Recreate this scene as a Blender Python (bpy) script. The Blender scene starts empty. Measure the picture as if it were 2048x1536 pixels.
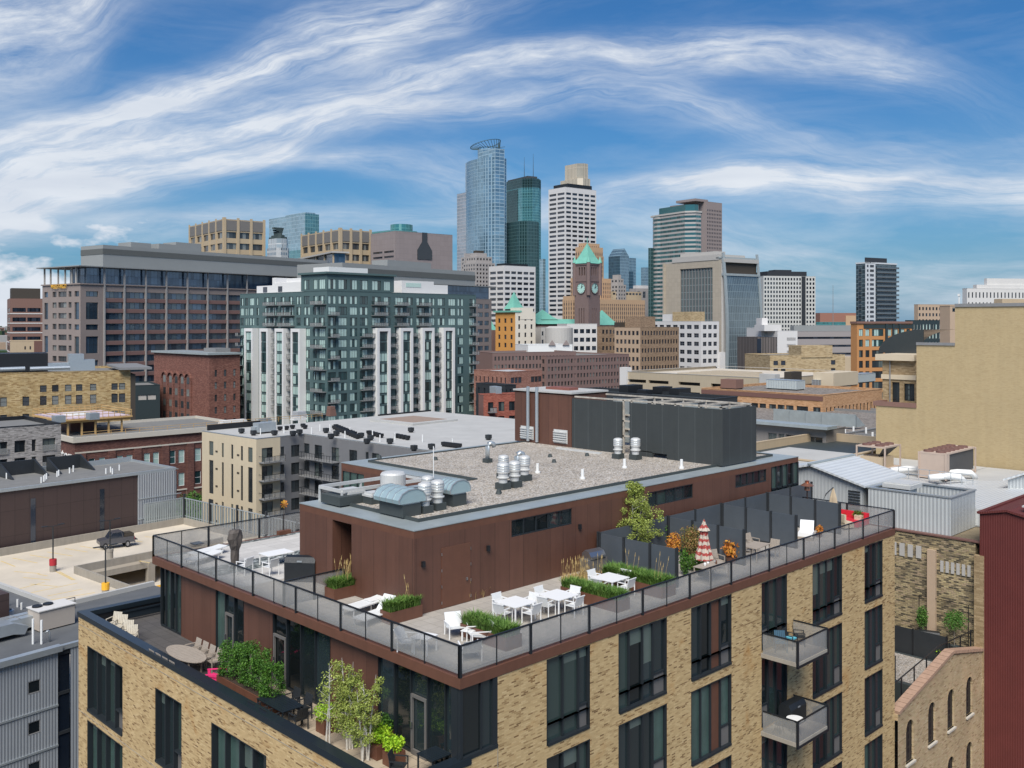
import bpy, math, random
from mathutils import Vector, Matrix
R_ = math.radians
rnd = random.Random(7)
sc = bpy.context.scene
# ---------------------------------------------------------------- camera
FPX, HY, CX, ZC = 1925.0, 645.0, 1024.0, 45.0
AL = math.atan((2980 - CX) / FPX)
FW = (math.cos(AL), math.sin(AL)); RT = (math.sin(AL), -math.cos(AL))
cd = bpy.data.cameras.new('camera'); cam = bpy.data.objects.new('camera', cd)
sc.collection.objects.link(cam); sc.camera = cam
cam.location = (0, 0, ZC); cam.rotation_euler = (math.pi/2, 0, AL - math.pi/2)
cd.lens = 36 * FPX / 2048; cd.sensor_width = 36; cd.shift_y = -(768 - HY) / 2048
cd.clip_start = 0.5; cd.clip_end = 30000
# ---------------------------------------------------------------- light
SUN_AZ, SUN_EL = 216.0, 50.0
sc.view_settings.view_transform = 'Standard'; sc.view_settings.look = 'None'
sc.view_settings.exposure = 1.28; sc.view_settings.gamma = 1.0
sl = bpy.data.lights.new('sun', 'SUN'); sl.energy = 2.1; sl.angle = R_(38); sl.color = (1.0, 0.95, 0.87)
so = bpy.data.objects.new('sun', sl); sc.collection.objects.link(so)
sd = Vector((math.cos(R_(SUN_AZ))*math.cos(R_(SUN_EL)), math.sin(R_(SUN_AZ))*math.cos(R_(SUN_EL)), math.sin(R_(SUN_EL))))
so.rotation_euler = sd.to_track_quat('Z', 'Y').to_euler(); so.location = (0, 0, 300)
wd = bpy.data.worlds.new('World'); sc.world = wd; wd.use_nodes = True
nt = wd.node_tree; N = nt.nodes; L = nt.links; N.clear()

class G:                                            # tiny node-graph helper
    def __init__(s, nt): s.nt = nt; s.N = nt.nodes; s.L = nt.links
    def n(s, typ, **kw):
        nd = s.N.new(typ)
        for k, v in kw.items(): setattr(nd, k, v)
        return nd
    def put(s, sock, v):
        if isinstance(v, bpy.types.NodeSocket): s.L.new(v, sock)
        elif v is not None: sock.default_value = v
    def m(s, op, a, b=None, c=None, clamp=False):
        nd = s.n('ShaderNodeMath', operation=op); nd.use_clamp = clamp
        s.put(nd.inputs[0], a); s.put(nd.inputs[1], b); s.put(nd.inputs[2], c)
        return nd.outputs[0]
    def mix(s, f, a, b, mode='MIX'):
        nd = s.n('ShaderNodeMix', data_type='RGBA', blend_type=mode)
        s.put(nd.inputs[0], f); s.put(nd.inputs[6], a); s.put(nd.inputs[7], b)
        return nd.outputs[2]
    def noise(s, vec, scale, detail=3, rough=0.5, dist=0.0, out=0):
        nd = s.n('ShaderNodeTexNoise'); s.put(nd.inputs['Vector'], vec)
        nd.inputs['Scale'].default_value = scale; nd.inputs['Detail'].default_value = detail
        nd.inputs['Roughness'].default_value = rough; nd.inputs['Distortion'].default_value = dist
        return nd.outputs[out]
    def ramp(s, f, stops, interp='LINEAR'):
        nd = s.n('ShaderNodeValToRGB'); s.put(nd.inputs[0], f); cr = nd.color_ramp; cr.interpolation = interp
        while len(cr.elements) > 1: cr.elements.remove(cr.elements[0])
        cr.elements[0].position = stops[0][0]; cr.elements[0].color = c4(stops[0][1])
        for p, c in stops[1:]:
            e = cr.elements.new(p); e.color = c4(c)
        return nd.outputs[0]
    def xyz(s, v):
        nd = s.n('ShaderNodeSeparateXYZ'); s.put(nd.inputs[0], v); return nd.outputs
    def vec(s, x, y, z=0.0):
        nd = s.n('ShaderNodeCombineXYZ')
        for i, v in enumerate((x, y, z)): s.put(nd.inputs[i], v)
        return nd.outputs[0]
    def curve(s, f, pts):
        nd = s.n('ShaderNodeFloatCurve'); s.put(nd.inputs['Value'], f)
        c = nd.mapping.curves[0]
        c.points[0].location = pts[0]; c.points[1].location = pts[-1]
        for p in pts[1:-1]: c.points.new(*p)
        nd.mapping.update(); return nd.outputs[0]
def c4(c):
    if isinstance(c, (int, float)): return (c, c, c, 1)
    return (c[0], c[1], c[2], 1)

g = G(nt)
sky = g.n('ShaderNodeTexSky', sky_type='NISHITA'); sky.sun_disc = False
sky.sun_elevation = R_(SUN_EL); sky.sun_rotation = R_(90 - SUN_AZ)
sky.air_density = 1.0; sky.dust_density = 0.6; sky.ozone_density = 2.2; sky.altitude = 250
tc = g.n('ShaderNodeTexCoord'); d = tc.outputs['Generated']
dx, dy, dz = g.xyz(d)[0:3]
fa = g.m('ADD', g.m('MULTIPLY', dx, FW[0]), g.m('MULTIPLY', dy, FW[1]))
ra = g.m('ADD', g.m('MULTIPLY', dx, RT[0]), g.m('MULTIPLY', dy, RT[1]))
az = g.m('ARCTAN2', ra, fa)                               # azimuth, clockwise
el = g.m('ARCSINE', dz)
T = g.m('MULTIPLY_ADD', az, 1/1.1, 0.5)                    # -.55..+.55 rad -> 0..1
def AT(px): return math.atan((px - CX)/FPX)/1.1 + 0.5
def EL(px, py): return math.atan((HY - py)/math.hypot(FPX, px - CX))/0.35   # 0.35 rad -> 1
EE = g.m('DIVIDE', el, 0.35)
warp = g.noise(g.vec(g.m('MULTIPLY', T, 3.0), g.m('MULTIPLY', EE, 3.0)), 1.5, 4, 0.55)
wz = g.m('MULTIPLY', g.m('SUBTRACT', warp, 0.5), 0.16)
def band(pts, wid, amp, st=(3.0, 16.0), seed=0.0, soft=1.0):
    # pts: (px, py) centre line, wid: (px, halfwidth px), amp: (px, a)
    cen = g.curve(T, [(AT(x), EL(x, y)) for x, y in pts])
    w = g.curve(T, [(AT(x), h/FPX/0.35) for x, h in wid])
    a = g.curve(T, [(AT(x), v) for x, v in amp])
    off = g.m('ADD', g.m('SUBTRACT', EE, cen), wz)
    q = g.m('DIVIDE', off, w)
    gs = g.m('EXPONENT', g.m('MULTIPLY', g.m('MULTIPLY', q, q), -1.0))
    sv = g.vec(g.m('MULTIPLY', T, st[0]), g.m('MULTIPLY', off, st[1]), seed)
    ns = g.noise(sv, 2.1, 10, 0.68, 0.1)
    ns = g.m('MULTIPLY_ADD', ns, 3.3, -1.08)
    n2 = g.noise(g.vec(g.m('MULTIPLY', T, 9.0), g.m('MULTIPLY', EE, 6.5), seed), 1.3, 8, 0.62, 0.4)
    ns = g.m('MULTIPLY', ns, g.m('MULTIPLY_ADD', n2, 2.6, -0.25))
    gs = g.m('ADD', g.m('MULTIPLY', gs, 0.24), g.m('MULTIPLY', gs, ns))
    return g.m('MULTIPLY', g.m('MAXIMUM', gs, 0.0), a)
bands = [
 band([(-150,560),(0,360),(200,320),(400,275),(700,195),(1000,140),(1300,118),(1600,100),(1830,140),(2000,230),(2200,330)],
      [(-150,100),(0,85),(400,66),(800,44),(1300,36),(1700,46),(1950,60),(2200,70)],
      [(-150,.78),(0,.78),(900,.72),(1300,.65),(1700,.6),(1850,.35),(1950,.15),(2200,.08)], (3.8, 10.0), 1.3),
 band([(-150,60),(0,60),(150,40),(300,-60),(600,-160),(2200,-200)], [(-150,120),(150,100),(300,90),(2200,90)],
      [(-150,.8),(120,.75),(240,.3),(400,.1),(2200,.1)], (4.0, 6.0), 4.7),
 band([(-150,330),(0,300),(250,235),(440,160),(600,85),(800,45),(950,20),(1200,-60),(2200,-200)], [(-150,40),(200,40),(440,34),(700,60),(950,50),(2200,60)],
      [(-150,.3),(150,.5),(420,.85),(700,.85),(900,.55),(1100,.15),(2200,.1)], (3.5, 12.0), 9.1),
 band([(-150,430),(500,330),(700,230),(1000,215),(1300,185),(1450,225),(1800,330),(2200,360)], [(-150,30),(900,30),(1400,34),(2200,50)],
      [(-150,.3),(600,.45),(1000,.5),(1400,.42),(1600,.25),(2200,.35)], (3.0, 14.0), 12.5),
 band([(-150,450),(900,430),(1200,400),(1350,370),(1500,350),(1750,375),(2048,385),(2200,380)], [(-150,30),(900,30),(1300,30),(1500,44),(2048,44),(2200,44)],
      [(-150,.45),(300,.25),(900,.35),(1250,.4),(1450,.8),(1800,.7),(2048,.7),(2200,.7)], (3.0, 11.0), 17.7),
 band([(-150,470),(500,320),(760,320),(1000,390),(1400,480),(1800,560),(2200,560)], [(-150,50),(600,20),(1000,60),(1500,60),(2200,50)],
      [(-150,.3),(500,.5),(760,.35),(1000,.3),(1500,.3),(2200,.35)], (3.5, 8.0), 21.9),
]
cl = bands[0]
for b in bands[1:]: cl = g.m('ADD', cl, b)
# broad thin veil towards the horizon and everywhere else
veil = g.noise(g.vec(g.m('MULTIPLY', T, 5.0), g.m('MULTIPLY', EE, 9.0), 3.0), 1.0, 7, 0.6, 0.4)
veil = g.m('MULTIPLY', g.m('MAXIMUM', g.m('SUBTRACT', veil, 0.45), 0.0), 1.3)
low = g.m('EXPONENT', g.m('MULTIPLY', g.m('MAXIMUM', el, 0.0), -9.0))
cl = g.m('ADD', cl, g.m('MULTIPLY', veil, g.m('MULTIPLY_ADD', low, 0.9, 0.25)))
# cumulus bank low on the left
cn = g.noise(g.vec(g.m('MULTIPLY', T, 16.0), g.m('MULTIPLY', EE, 10.0), 5.0), 1.0, 8, 0.55, 0.1)
ch = g.curve(T, [(AT(-150), EL(0,500)), (AT(0), EL(0,505)), (AT(60), EL(60,500)), (AT(150), EL(150,505)), (AT(300), EL(300,478)), (AT(345), EL(345,492)), (AT(400), EL(400,560)), (AT(600), EL(600,640)), (AT(2200), 0.0)])
cu = g.m('ADD', g.m('MULTIPLY', g.m('SUBTRACT', ch, EE), 9.0), g.m('MULTIPLY', g.m('SUBTRACT', cn, 0.5), 5.0))
cu = g.m('MULTIPLY', g.m('MINIMUM', g.m('MAXIMUM', g.m('MULTIPLY', cu, 1.6), 0.0), 1.0), 0.95)
def puff(px, py, wx, wy, s):
    qx = g.m('DIVIDE', g.m('SUBTRACT', T, AT(px)), wx/FPX/1.1); qy = g.m('DIVIDE', g.m('SUBTRACT', EE, EL(px, py)), wy/FPX/0.35)
    r = g.m('ADD', g.m('MULTIPLY', qx, qx), g.m('MULTIPLY', qy, qy))
    v = g.m('ADD', g.m('SUBTRACT', 1.0, r), g.m('MULTIPLY', g.m('SUBTRACT', cn, 0.5), 4.0))
    return g.m('MULTIPLY', g.m('MINIMUM', g.m('MAXIMUM', v, 0.0), 1.0), s)
cu = g.m('MAXIMUM', cu, puff(45, 445, 60, 22, .75))
cl = g.m('MINIMUM', g.m('ADD', cl, cu), 0.97)
cl = g.m('MULTIPLY', cl, g.m('MINIMUM', g.m('MULTIPLY_ADD', fa, 2.0, 1.2), 1.0))
cl = g.m('MAXIMUM', cl, 0.0)
hsv = g.n('ShaderNodeHueSaturation'); g.put(hsv.inputs['Color'], sky.outputs[0]); hsv.inputs['Saturation'].default_value = 1.2
hsv.inputs['Value'].default_value = 0.9
skyc = g.mix(1.0, hsv.outputs[0], (.27,.60,.84,1), 'MULTIPLY')
skyc = g.mix(g.m('MULTIPLY', g.m('EXPONENT', g.m('MULTIPLY', g.m('MAXIMUM', el, 0.0), -7.0)), .9), skyc, (1.2,2.3,3.45,1))
shade = g.mix(g.noise(g.vec(g.m('MULTIPLY', T, 9.0), g.m('MULTIPLY', EE, 14.0), 8.0), 1.0, 5, 0.5), (4.2, 4.7, 5.6, 1), (6.8, 7.1, 7.4, 1))
col = g.mix(cl, skyc, shade)
bg = g.n('ShaderNodeBackground'); L.new(col, bg.inputs[0]); bg.inputs[1].default_value = 0.054
wo = g.n('ShaderNodeOutputWorld'); L.new(bg.outputs[0], wo.inputs[0])

# ---------------------------------------------------------------- pixels to the plan of the city
def W(px, py, z):
    dd = (ZC - z)*FPX/(py - HY); s = (px - CX)/FPX
    return (dd*(FW[0] + s*RT[0]), dd*(FW[1] + s*RT[1]))
def PD(px, D):
    s = (px - CX)/FPX; return (D*(FW[0] + s*RT[0]), D*(FW[1] + s*RT[1]))
def ZD(py, D): return ZC - (py - HY)*D/FPX
def span(C, dv, px):
    s = (px - CX)/FPX                                   # (C+t dv).RT = s (C+t dv).FW
    a = C[0]*RT[0] + C[1]*RT[1] - s*(C[0]*FW[0] + C[1]*FW[1]); b = dv[0]*RT[0] + dv[1]*RT[1] - s*(dv[0]*FW[0] + dv[1]*FW[1])
    return -a/b
# ---------------------------------------------------------------- mesh builder
class MB:
    def __init__(s, off=(0, 0, 0)): s.v = []; s.f = []; s.mi = []; s.off = off; s.cur = 0
    def vert(s, *ps):
        i = len(s.v)
        for p in ps: s.v.append((p[0]-s.off[0], p[1]-s.off[1], p[2]-s.off[2]))
        return i
    def face(s, *ps):
        i = s.vert(*ps); s.f.append(tuple(range(i, i+len(ps)))); s.mi.append(s.cur)
    def box(s, x0, x1, y0, y1, z0, z1):
        if x1 < x0: x0, x1 = x1, x0
        if y1 < y0: y0, y1 = y1, y0
        i = s.vert((x0,y0,z0),(x1,y0,z0),(x1,y1,z0),(x0,y1,z0),(x0,y0,z1),(x1,y0,z1),(x1,y1,z1),(x0,y1,z1))
        for q in ((0,3,2,1),(4,5,6,7),(0,1,5,4),(1,2,6,5),(2,3,7,6),(3,0,4,7)):
            s.f.append(tuple(i+k for k in q)); s.mi.append(s.cur)
        return s
    def bar(s, p, q, w, h=None):
        h = h or w; p = Vector(p); q = Vector(q); d = (q-p)
        if d.length < 1e-6: return s
        d.normalize(); up = Vector((0,0,1)) if abs(d.z) < .95 else Vector((1,0,0))
        a = d.cross(up).normalized()*w/2; b = a.cross(d).normalized()*h/2
        i = s.vert(p-a-b, p+a-b, p+a+b, p-a+b, q-a-b, q+a-b, q+a+b, q-a+b)
        for t in ((0,1,2,3),(4,7,6,5),(0,4,5,1),(1,5,6,2),(2,6,7,3),(3,7,4,0)):
            s.f.append(tuple(i+k for k in t)); s.mi.append(s.cur)
        return s
    def tube(s, pts, rad, n=8, cap=True):
        rad = rad if isinstance(rad, (list, tuple)) else [rad]*len(pts); pts = [Vector(p) for p in pts]; rings = []
        for k, p in enumerate(pts):
            d = (pts[min(k+1, len(pts)-1)] - pts[max(k-1, 0)]).normalized(); up = Vector((0,0,1)) if abs(d.z) < .9 else Vector((1,0,0))
            a = d.cross(up).normalized(); b = a.cross(d).normalized()
            rings.append(s.vert(*[p + (a*math.cos(t) + b*math.sin(t))*rad[k] for t in [2*math.pi*j/n for j in range(n)]]))
        for r0, r1 in zip(rings, rings[1:]):
            for j in range(n): s.f.append((r0+j, r0+(j+1)%n, r1+(j+1)%n, r1+j)); s.mi.append(s.cur)
        if cap:
            s.f.append(tuple(rings[0]+j for j in range(n))[::-1]); s.mi.append(s.cur)
            s.f.append(tuple(rings[-1]+j for j in range(n))); s.mi.append(s.cur)
        return s
    def lathe(s, x, y, prof, n=20):
        return s._lathe(x, y, prof, n)
    def _lathe(s, x, y, prof, n):
        rings = [s.vert(*[(x+r*math.cos(2*math.pi*j/n), y+r*math.sin(2*math.pi*j/n), z) for j in range(n)]) for r, z in prof]
        for r0, r1 in zip(rings, rings[1:]):
            for j in range(n): s.f.append((r0+j, r0+(j+1)%n, r1+(j+1)%n, r1+j)); s.mi.append(s.cur)
        s.f.append(tuple(rings[-1]+j for j in range(n))); s.mi.append(s.cur)
        return s
    def prism(s, poly, z0, z1):                            # poly ccw in xy
        n = len(poly); i = s.vert(*[(p[0], p[1], z0) for p in poly], *[(p[0], p[1], z1) for p in poly])
        s.f.append(tuple(i+k for k in range(n))[::-1]); s.f.append(tuple(i+n+k for k in range(n))); s.mi += [s.cur]*2
        for k in range(n): s.f.append((i+k, i+(k+1)%n, i+n+(k+1)%n, i+n+k)); s.mi.append(s.cur)
        return s
    def extr(s, poly, vec):                                # any planar polygon swept along vec
        n = len(poly); i = s.vert(*poly, *[(p[0]+vec[0], p[1]+vec[1], p[2]+vec[2]) for p in poly])
        s.f.append(tuple(i+k for k in range(n))[::-1]); s.f.append(tuple(i+n+k for k in range(n))); s.mi += [s.cur]*2
        for k in range(n): s.f.append((i+k, i+(k+1)%n, i+n+(k+1)%n, i+n+k)); s.mi.append(s.cur)
        return s
    # wall with real openings; ax 'x': runs along x at y=c facing -y ; ax 'y': runs along y at x=c facing -x
    def wall(s, ax, c, a0, a1, z0, z1, holes=(), dep=0.3, sgn=1):
        P = (lambda a, dd, z: (a, c+dd*sgn, z)) if ax == 'x' else (lambda a, dd, z: (c+dd*sgn, a, z))
        zs = sorted({z0, z1} | {round(z, 4) for h in holes for z in h[2:4] if z0 < z < z1})
        hs = [(round(h[0],4), round(h[1],4), round(h[2],4), round(h[3],4)) for h in holes]
        for za, zb in zip(zs, zs[1:]):
            zm = (za+zb)/2; row = sorted((h[0], h[1]) for h in hs if h[2] < zm < h[3]); a = a0
            for p, q in row:
                if p > a + 1e-4: s.face(P(a,0,za), P(p,0,za), P(p,0,zb), P(a,0,zb))
                a = max(a, q)
            if a < a1 - 1e-4: s.face(P(a,0,za), P(a1,0,za), P(a1,0,zb), P(a,0,zb))
        for p, q, u, v in hs:
            s.face(P(p,0,u), P(q,0,u), P(q,dep,u), P(p,dep,u)); s.face(P(p,0,v), P(p,dep,v), P(q,dep,v), P(q,0,v))
            s.face(P(p,0,u), P(p,dep,u), P(p,dep,v), P(p,0,v)); s.face(P(q,0,u), P(q,0,v), P(q,dep,v), P(q,dep,u))
        return s
    def mesh(s, name, mats, smooth=False):
        me = bpy.data.meshes.new(name); me.from_pydata([tuple(v) for v in s.v], [], s.f)
        for m_ in (mats if isinstance(mats, (list, tuple)) else [mats]): me.materials.append(m_)
        if any(s.mi): me.polygons.foreach_set('material_index', s.mi)
        if smooth: me.polygons.foreach_set('use_smooth', [True]*len(s.f))
        me.update(); return me
    def build(s, name, mats, parent=None, smooth=False, kind=None):
        return link(name, s.mesh(name, mats, smooth), parent, kind=kind)
def link(name, data, parent=None, loc=None, rz=0, kind=None):
    o = bpy.data.objects.new(name, data); sc.collection.objects.link(o)
    if parent is not None: o.parent = parent
    if loc: o.location = loc
    if rz: o.rotation_euler = (0, 0, rz)
    if kind: o['kind'] = kind
    return o
def thing(name, label, cat, loc=(0,0,0), rz=0, group=None):
    o = bpy.data.objects.new(name, None); sc.collection.objects.link(o); o.empty_display_size = .5
    o.location = loc; o.rotation_euler = (0, 0, rz)
    return tag(o, label, cat, group)
def tag(o, label, cat, group=None):
    o['label'] = label; o['category'] = cat
    if group: o['group'] = group
    return o
def dup(root, loc, rz, label, group=None):
    kids = root.children_recursive if False else [c for c in sc.collection.objects if c.parent is root]
    r = root.copy(); sc.collection.objects.link(r); r.location = loc; r.rotation_euler = (0, 0, rz); r['label'] = label
    if group: r['group'] = group
    for ch in kids:
        c = ch.copy(); sc.collection.objects.link(c); c.parent = r
        for gch in KIDS.get(ch.name, ()):
            q = gch.copy(); sc.collection.objects.link(q); q.parent = c
    return r
KIDS = {}
# ---------------------------------------------------------------- materials
def base_mat(name, rough=0.7, metal=0.0, spec=0.5):
    m_ = bpy.data.materials.new(name); m_.use_nodes = True; b = m_.node_tree.nodes['Principled BSDF']
    b.inputs['Roughness'].default_value = rough; b.inputs['Metallic'].default_value = metal
    b.inputs['Specular IOR Level'].default_value = spec
    return m_, G(m_.node_tree), b
def wall_uv(g):                                            # metres along an axis-aligned wall, metres up
    t = g.n('ShaderNodeTexCoord'); x, y, z = g.xyz(t.outputs['Object'])[0:3]
    return g.m('ADD', x, y), z, t.outputs['Object']
def plain(name, col, rough=0.7, metal=0.0, var=0.12, scale=2.0, bump=0.0, spec=0.5, streak=0.0, fine=0.0):
    m_, g, b = base_mat(name, rough, metal, spec)
    t = g.n('ShaderNodeTexCoord').outputs['Object']
    n1 = g.noise(t, scale, 5, 0.6)
    f = g.m('MULTIPLY_ADD', g.m('SUBTRACT', n1, 0.5), var*3, 1.0)
    if streak:
        mp = g.n('ShaderNodeMapping'); g.put(mp.inputs[0], t); mp.inputs['Scale'].default_value = (2.2, 2.2, 0.12)
        f = g.m('MULTIPLY', f, g.m('MULTIPLY_ADD', g.m('SUBTRACT', g.noise(mp.outputs[0], 1.2, 5, .6), .5), streak*3, 1.0))
    if fine: f = g.m('MULTIPLY', f, g.m('MULTIPLY_ADD', g.m('SUBTRACT', g.noise(t, 14, 2, .6), .5), fine*3, 1.0))
    c = g.n('ShaderNodeVectorMath', operation='SCALE'); c.inputs[0].default_value = col; g.put(c.inputs['Scale'], f)
    g.put(b.inputs['Base Color'], c.outputs[0])
    if bump:
        bp = g.n('ShaderNodeBump'); bp.inputs['Strength'].default_value = bump; bp.inputs['Distance'].default_value = .05
        g.put(bp.inputs['Height'], g.noise(t, scale*6, 4, .6)); g.put(b.inputs['Normal'], bp.outputs[0])
    return m_
def brick(name, stops, bw=.4, bh=.08, mortar=(.45,.4,.33), ms=.008, stain=None, rough=.85, big=.15):
    m_, g, b = base_mat(name, rough); u, v, obj = wall_uv(g)
    br = g.n('ShaderNodeTexBrick'); g.put(br.inputs['Vector'], g.vec(u, v))
    br.inputs['Color1'].default_value = (0,0,0,1); br.inputs['Color2'].default_value = (1,1,1,1); br.inputs['Mortar'].default_value = (.5,.5,.5,1)
    br.inputs['Scale'].default_value = 1; br.inputs['Mortar Size'].default_value = ms; br.inputs['Mortar Smooth'].default_value = .2
    br.inputs['Brick Width'].default_value = bw; br.inputs['Row Height'].default_value = bh; br.inputs['Bias'].default_value = 0
    c = g.ramp(br.outputs['Color'], stops)
    c = g.mix(br.outputs['Fac'], c, c4(mortar))
    n1 = g.noise(obj, .35, 6, .6)
    sc_ = g.n('ShaderNodeVectorMath', operation='SCALE'); g.put(sc_.inputs[0], c); g.put(sc_.inputs['Scale'], g.m('MULTIPLY_ADD', g.m('SUBTRACT', n1, .5), big*4, 1.0)); c = sc_.outputs[0]
    mp = g.n('ShaderNodeMapping'); g.put(mp.inputs[0], obj); mp.inputs['Scale'].default_value = (1.6, 1.6, .09)
    s2 = g.n('ShaderNodeVectorMath', operation='SCALE'); g.put(s2.inputs[0], c); g.put(s2.inputs['Scale'], g.m('MULTIPLY_ADD', g.m('SUBTRACT', g.noise(mp.outputs[0], 1.0, 6, .65), .5), .22, 1.0)); c = s2.outputs[0]
    if stain:
        n2 = g.noise(obj, .55, 7, .65, .6); f = g.m('MULTIPLY', g.m('MAXIMUM', g.m('SUBTRACT', n2, stain[1]), 0.0), stain[2], clamp=True)
        c = g.mix(f, c, c4(stain[0]))
    g.put(b.inputs['Base Color'], c)
    bp = g.n('ShaderNodeBump'); bp.inputs['Strength'].default_value = .3; bp.inputs['Distance'].default_value = .02
    g.put(bp.inputs['Height'], g.m('SUBTRACT', 1.0, br.outputs['Fac'])); g.put(b.inputs['Normal'], bp.outputs[0])
    return m_
def lines(g, c, per, w):                                   # 1 on a thin line every per metres
    return g.m('LESS_THAN', g.m('FRACT', g.m('DIVIDE', c, per)), w/per)
def panels(name, col, pu, pv, w=.03, line=.45, rough=.6, metal=0.0, var=.12, streak=.12, tone=.12, spec=.5, ou=0.0, ov=0.0, hl=True):
    m_, g, b = base_mat(name, rough, metal, spec); u, v, obj = wall_uv(g)
    if ou: u = g.m('ADD', u, ou)
    if ov: v = g.m('ADD', v, ov)
    ln = lines(g, u, pu, w)
    if pv: ln = g.m('MAXIMUM', ln, lines(g, v, pv, w))
    cell = g.vec(g.m('FLOOR', g.m('DIVIDE', u, pu)), g.m('FLOOR', g.m('DIVIDE', v, pv)) if pv else 0.0, .3)
    wn = g.n('ShaderNodeTexWhiteNoise'); g.put(wn.inputs['Vector'], cell)
    f = g.m('MULTIPLY_ADD', g.m('SUBTRACT', wn.outputs[0], .5), tone*2, 1.0)
    f = g.m('MULTIPLY', f, g.m('MULTIPLY_ADD', g.m('SUBTRACT', g.noise(obj, 1.3, 5, .6), .5), var*3, 1.0))
    mp = g.n('ShaderNodeMapping'); g.put(mp.inputs[0], obj); mp.inputs['Scale'].default_value = (3, 3, .15)
    f = g.m('MULTIPLY', f, g.m('MULTIPLY_ADD', g.m('SUBTRACT', g.noise(mp.outputs[0], 1.5, 5, .6), .5), streak*3, 1.0))
    f = g.m('MULTIPLY', f, g.m('MULTIPLY_ADD', ln, line-1.0, 1.0))
    c = g.n('ShaderNodeVectorMath', operation='SCALE'); c.inputs[0].default_value = col; g.put(c.inputs['Scale'], f)
    g.put(b.inputs['Base Color'], c.outputs[0])
    return m_
def corrug(name, col, per=.25, rough=.45, metal=.3, var=.06, line=0.0, depth=.04, ax=None):
    m_, g, b = base_mat(name, rough, metal); u, v, obj = wall_uv(g)
    if ax is not None: u = g.xyz(obj)[ax]
    wv = g.m('SINE', g.m('MULTIPLY', u, 2*math.pi/per))
    f = g.m('MULTIPLY_ADD', g.m('SUBTRACT', g.noise(obj, .8, 5, .6), .5), var*3, 1.0)
    f = g.m('MULTIPLY', f, g.m('MULTIPLY_ADD', g.m('GREATER_THAN', wv, .8), -.14, 1.0))
    c = g.n('ShaderNodeVectorMath', operation='SCALE'); c.inputs[0].default_value = col; g.put(c.inputs['Scale'], f)
    g.put(b.inputs['Base Color'], c.outputs[0])
    bp = g.n('ShaderNodeBump'); bp.inputs['Strength'].default_value = .8; bp.inputs['Distance'].default_value = depth
    g.put(bp.inputs['Height'], wv); g.put(b.inputs['Normal'], bp.outputs[0])
    return m_
def glass(name, col, rough=.08, metal=.0, toned=(.3,.36,.33), ptoned=.2, spec=.9, var=.5):
    m_, g, b = base_mat(name, rough, metal, spec)
    oi = g.n('ShaderNodeObjectInfo'); ge = g.n('ShaderNodeNewGeometry')
    r = g.m('FRACT', g.m('ADD', g.m('MULTIPLY', oi.outputs['Random'], 3.7), g.m('MULTIPLY', ge.outputs['Random Per Island'], 7.3)))
    c = g.n('ShaderNodeVectorMath', operation='SCALE'); c.inputs[0].default_value = col; g.put(c.inputs['Scale'], g.m('MULTIPLY_ADD', r, var*2, 1.0-var))
    f = g.m('LESS_THAN', g.m('FRACT', g.m('MULTIPLY', r, 13.7)), ptoned)  # random share of panes gets the paler tone of drawn blinds
    g.put(b.inputs['Base Color'], g.mix(f, c.outputs[0], c4(toned)))
    bp = g.n('ShaderNodeBump'); bp.inputs['Strength'].default_value = .25; bp.inputs['Distance'].default_value = .05
    g.put(bp.inputs['Height'], g.noise(g.n('ShaderNodeTexCoord').outputs['Object'], .9, 2, .5)); g.put(b.inputs['Normal'], bp.outputs[0])
    return m_
def curtain(name, col, pu, pv, lc=(.5,.55,.58), lw=.12, lv=.25, rough=.12, metal=.75, var=.25, spand=None, sp=.3):
    m_, g, b = base_mat(name, rough, metal, .6); u, v, obj = wall_uv(g)
    cell = g.vec(g.m('FLOOR', g.m('DIVIDE', u, pu)), g.m('FLOOR', g.m('DIVIDE', v, pv)), .3)
    wn = g.n('ShaderNodeTexWhiteNoise'); g.put(wn.inputs['Vector'], cell)
    f = g.m('MULTIPLY_ADD', g.m('SUBTRACT', wn.outputs[0], .5), var*2, 1.0)
    f = g.m('MULTIPLY', f, g.m('MULTIPLY_ADD', g.m('SUBTRACT', g.noise(obj, .03, 4, .6), .5), .9, 1.0))
    c = g.n('ShaderNodeVectorMath', operation='SCALE'); c.inputs[0].default_value = col; g.put(c.inputs['Scale'], f); c = c.outputs[0]
    if spand: c = g.mix(lines(g, v, pv, pv*sp), c, c4(spand))
    ln = g.m('MAXIMUM', lines(g, u, pu, lw), lines(g, v, pv, lv))
    c = g.mix(ln, c, c4(lc)); g.put(b.inputs['Base Color'], c)
    g.put(b.inputs['Roughness'], g.m('MULTIPLY_ADD', ln, .4, rough)); g.put(b.inputs['Metallic'], g.m('MULTIPLY_ADD', ln, -metal, metal))
    return m_
def gravel(name, cols, scale=9.0):
    m_, g, b = base_mat(name, .9); t = g.n('ShaderNodeTexCoord').outputs['Object']
    vo = g.n('ShaderNodeTexVoronoi'); g.put(vo.inputs['Vector'], t); vo.inputs['Scale'].default_value = scale
    r = g.xyz(vo.outputs['Color'])[0]; c = g.ramp(r, cols)
    f = g.m('MULTIPLY_ADD', g.m('SUBTRACT', g.noise(t, .5, 6, .65), .5), .7, 1.0)
    s = g.n('ShaderNodeVectorMath', operation='SCALE'); g.put(s.inputs[0], c); g.put(s.inputs['Scale'], f)
    g.put(b.inputs['Base Color'], s.outputs[0])
    bp = g.n('ShaderNodeBump'); bp.inputs['Strength'].default_value = .7; bp.inputs['Distance'].default_value = .04
    g.put(bp.inputs['Height'], g.m('SUBTRACT', 1.0, vo.outputs['Distance'])); g.put(b.inputs['Normal'], bp.outputs[0])
    return m_
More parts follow.
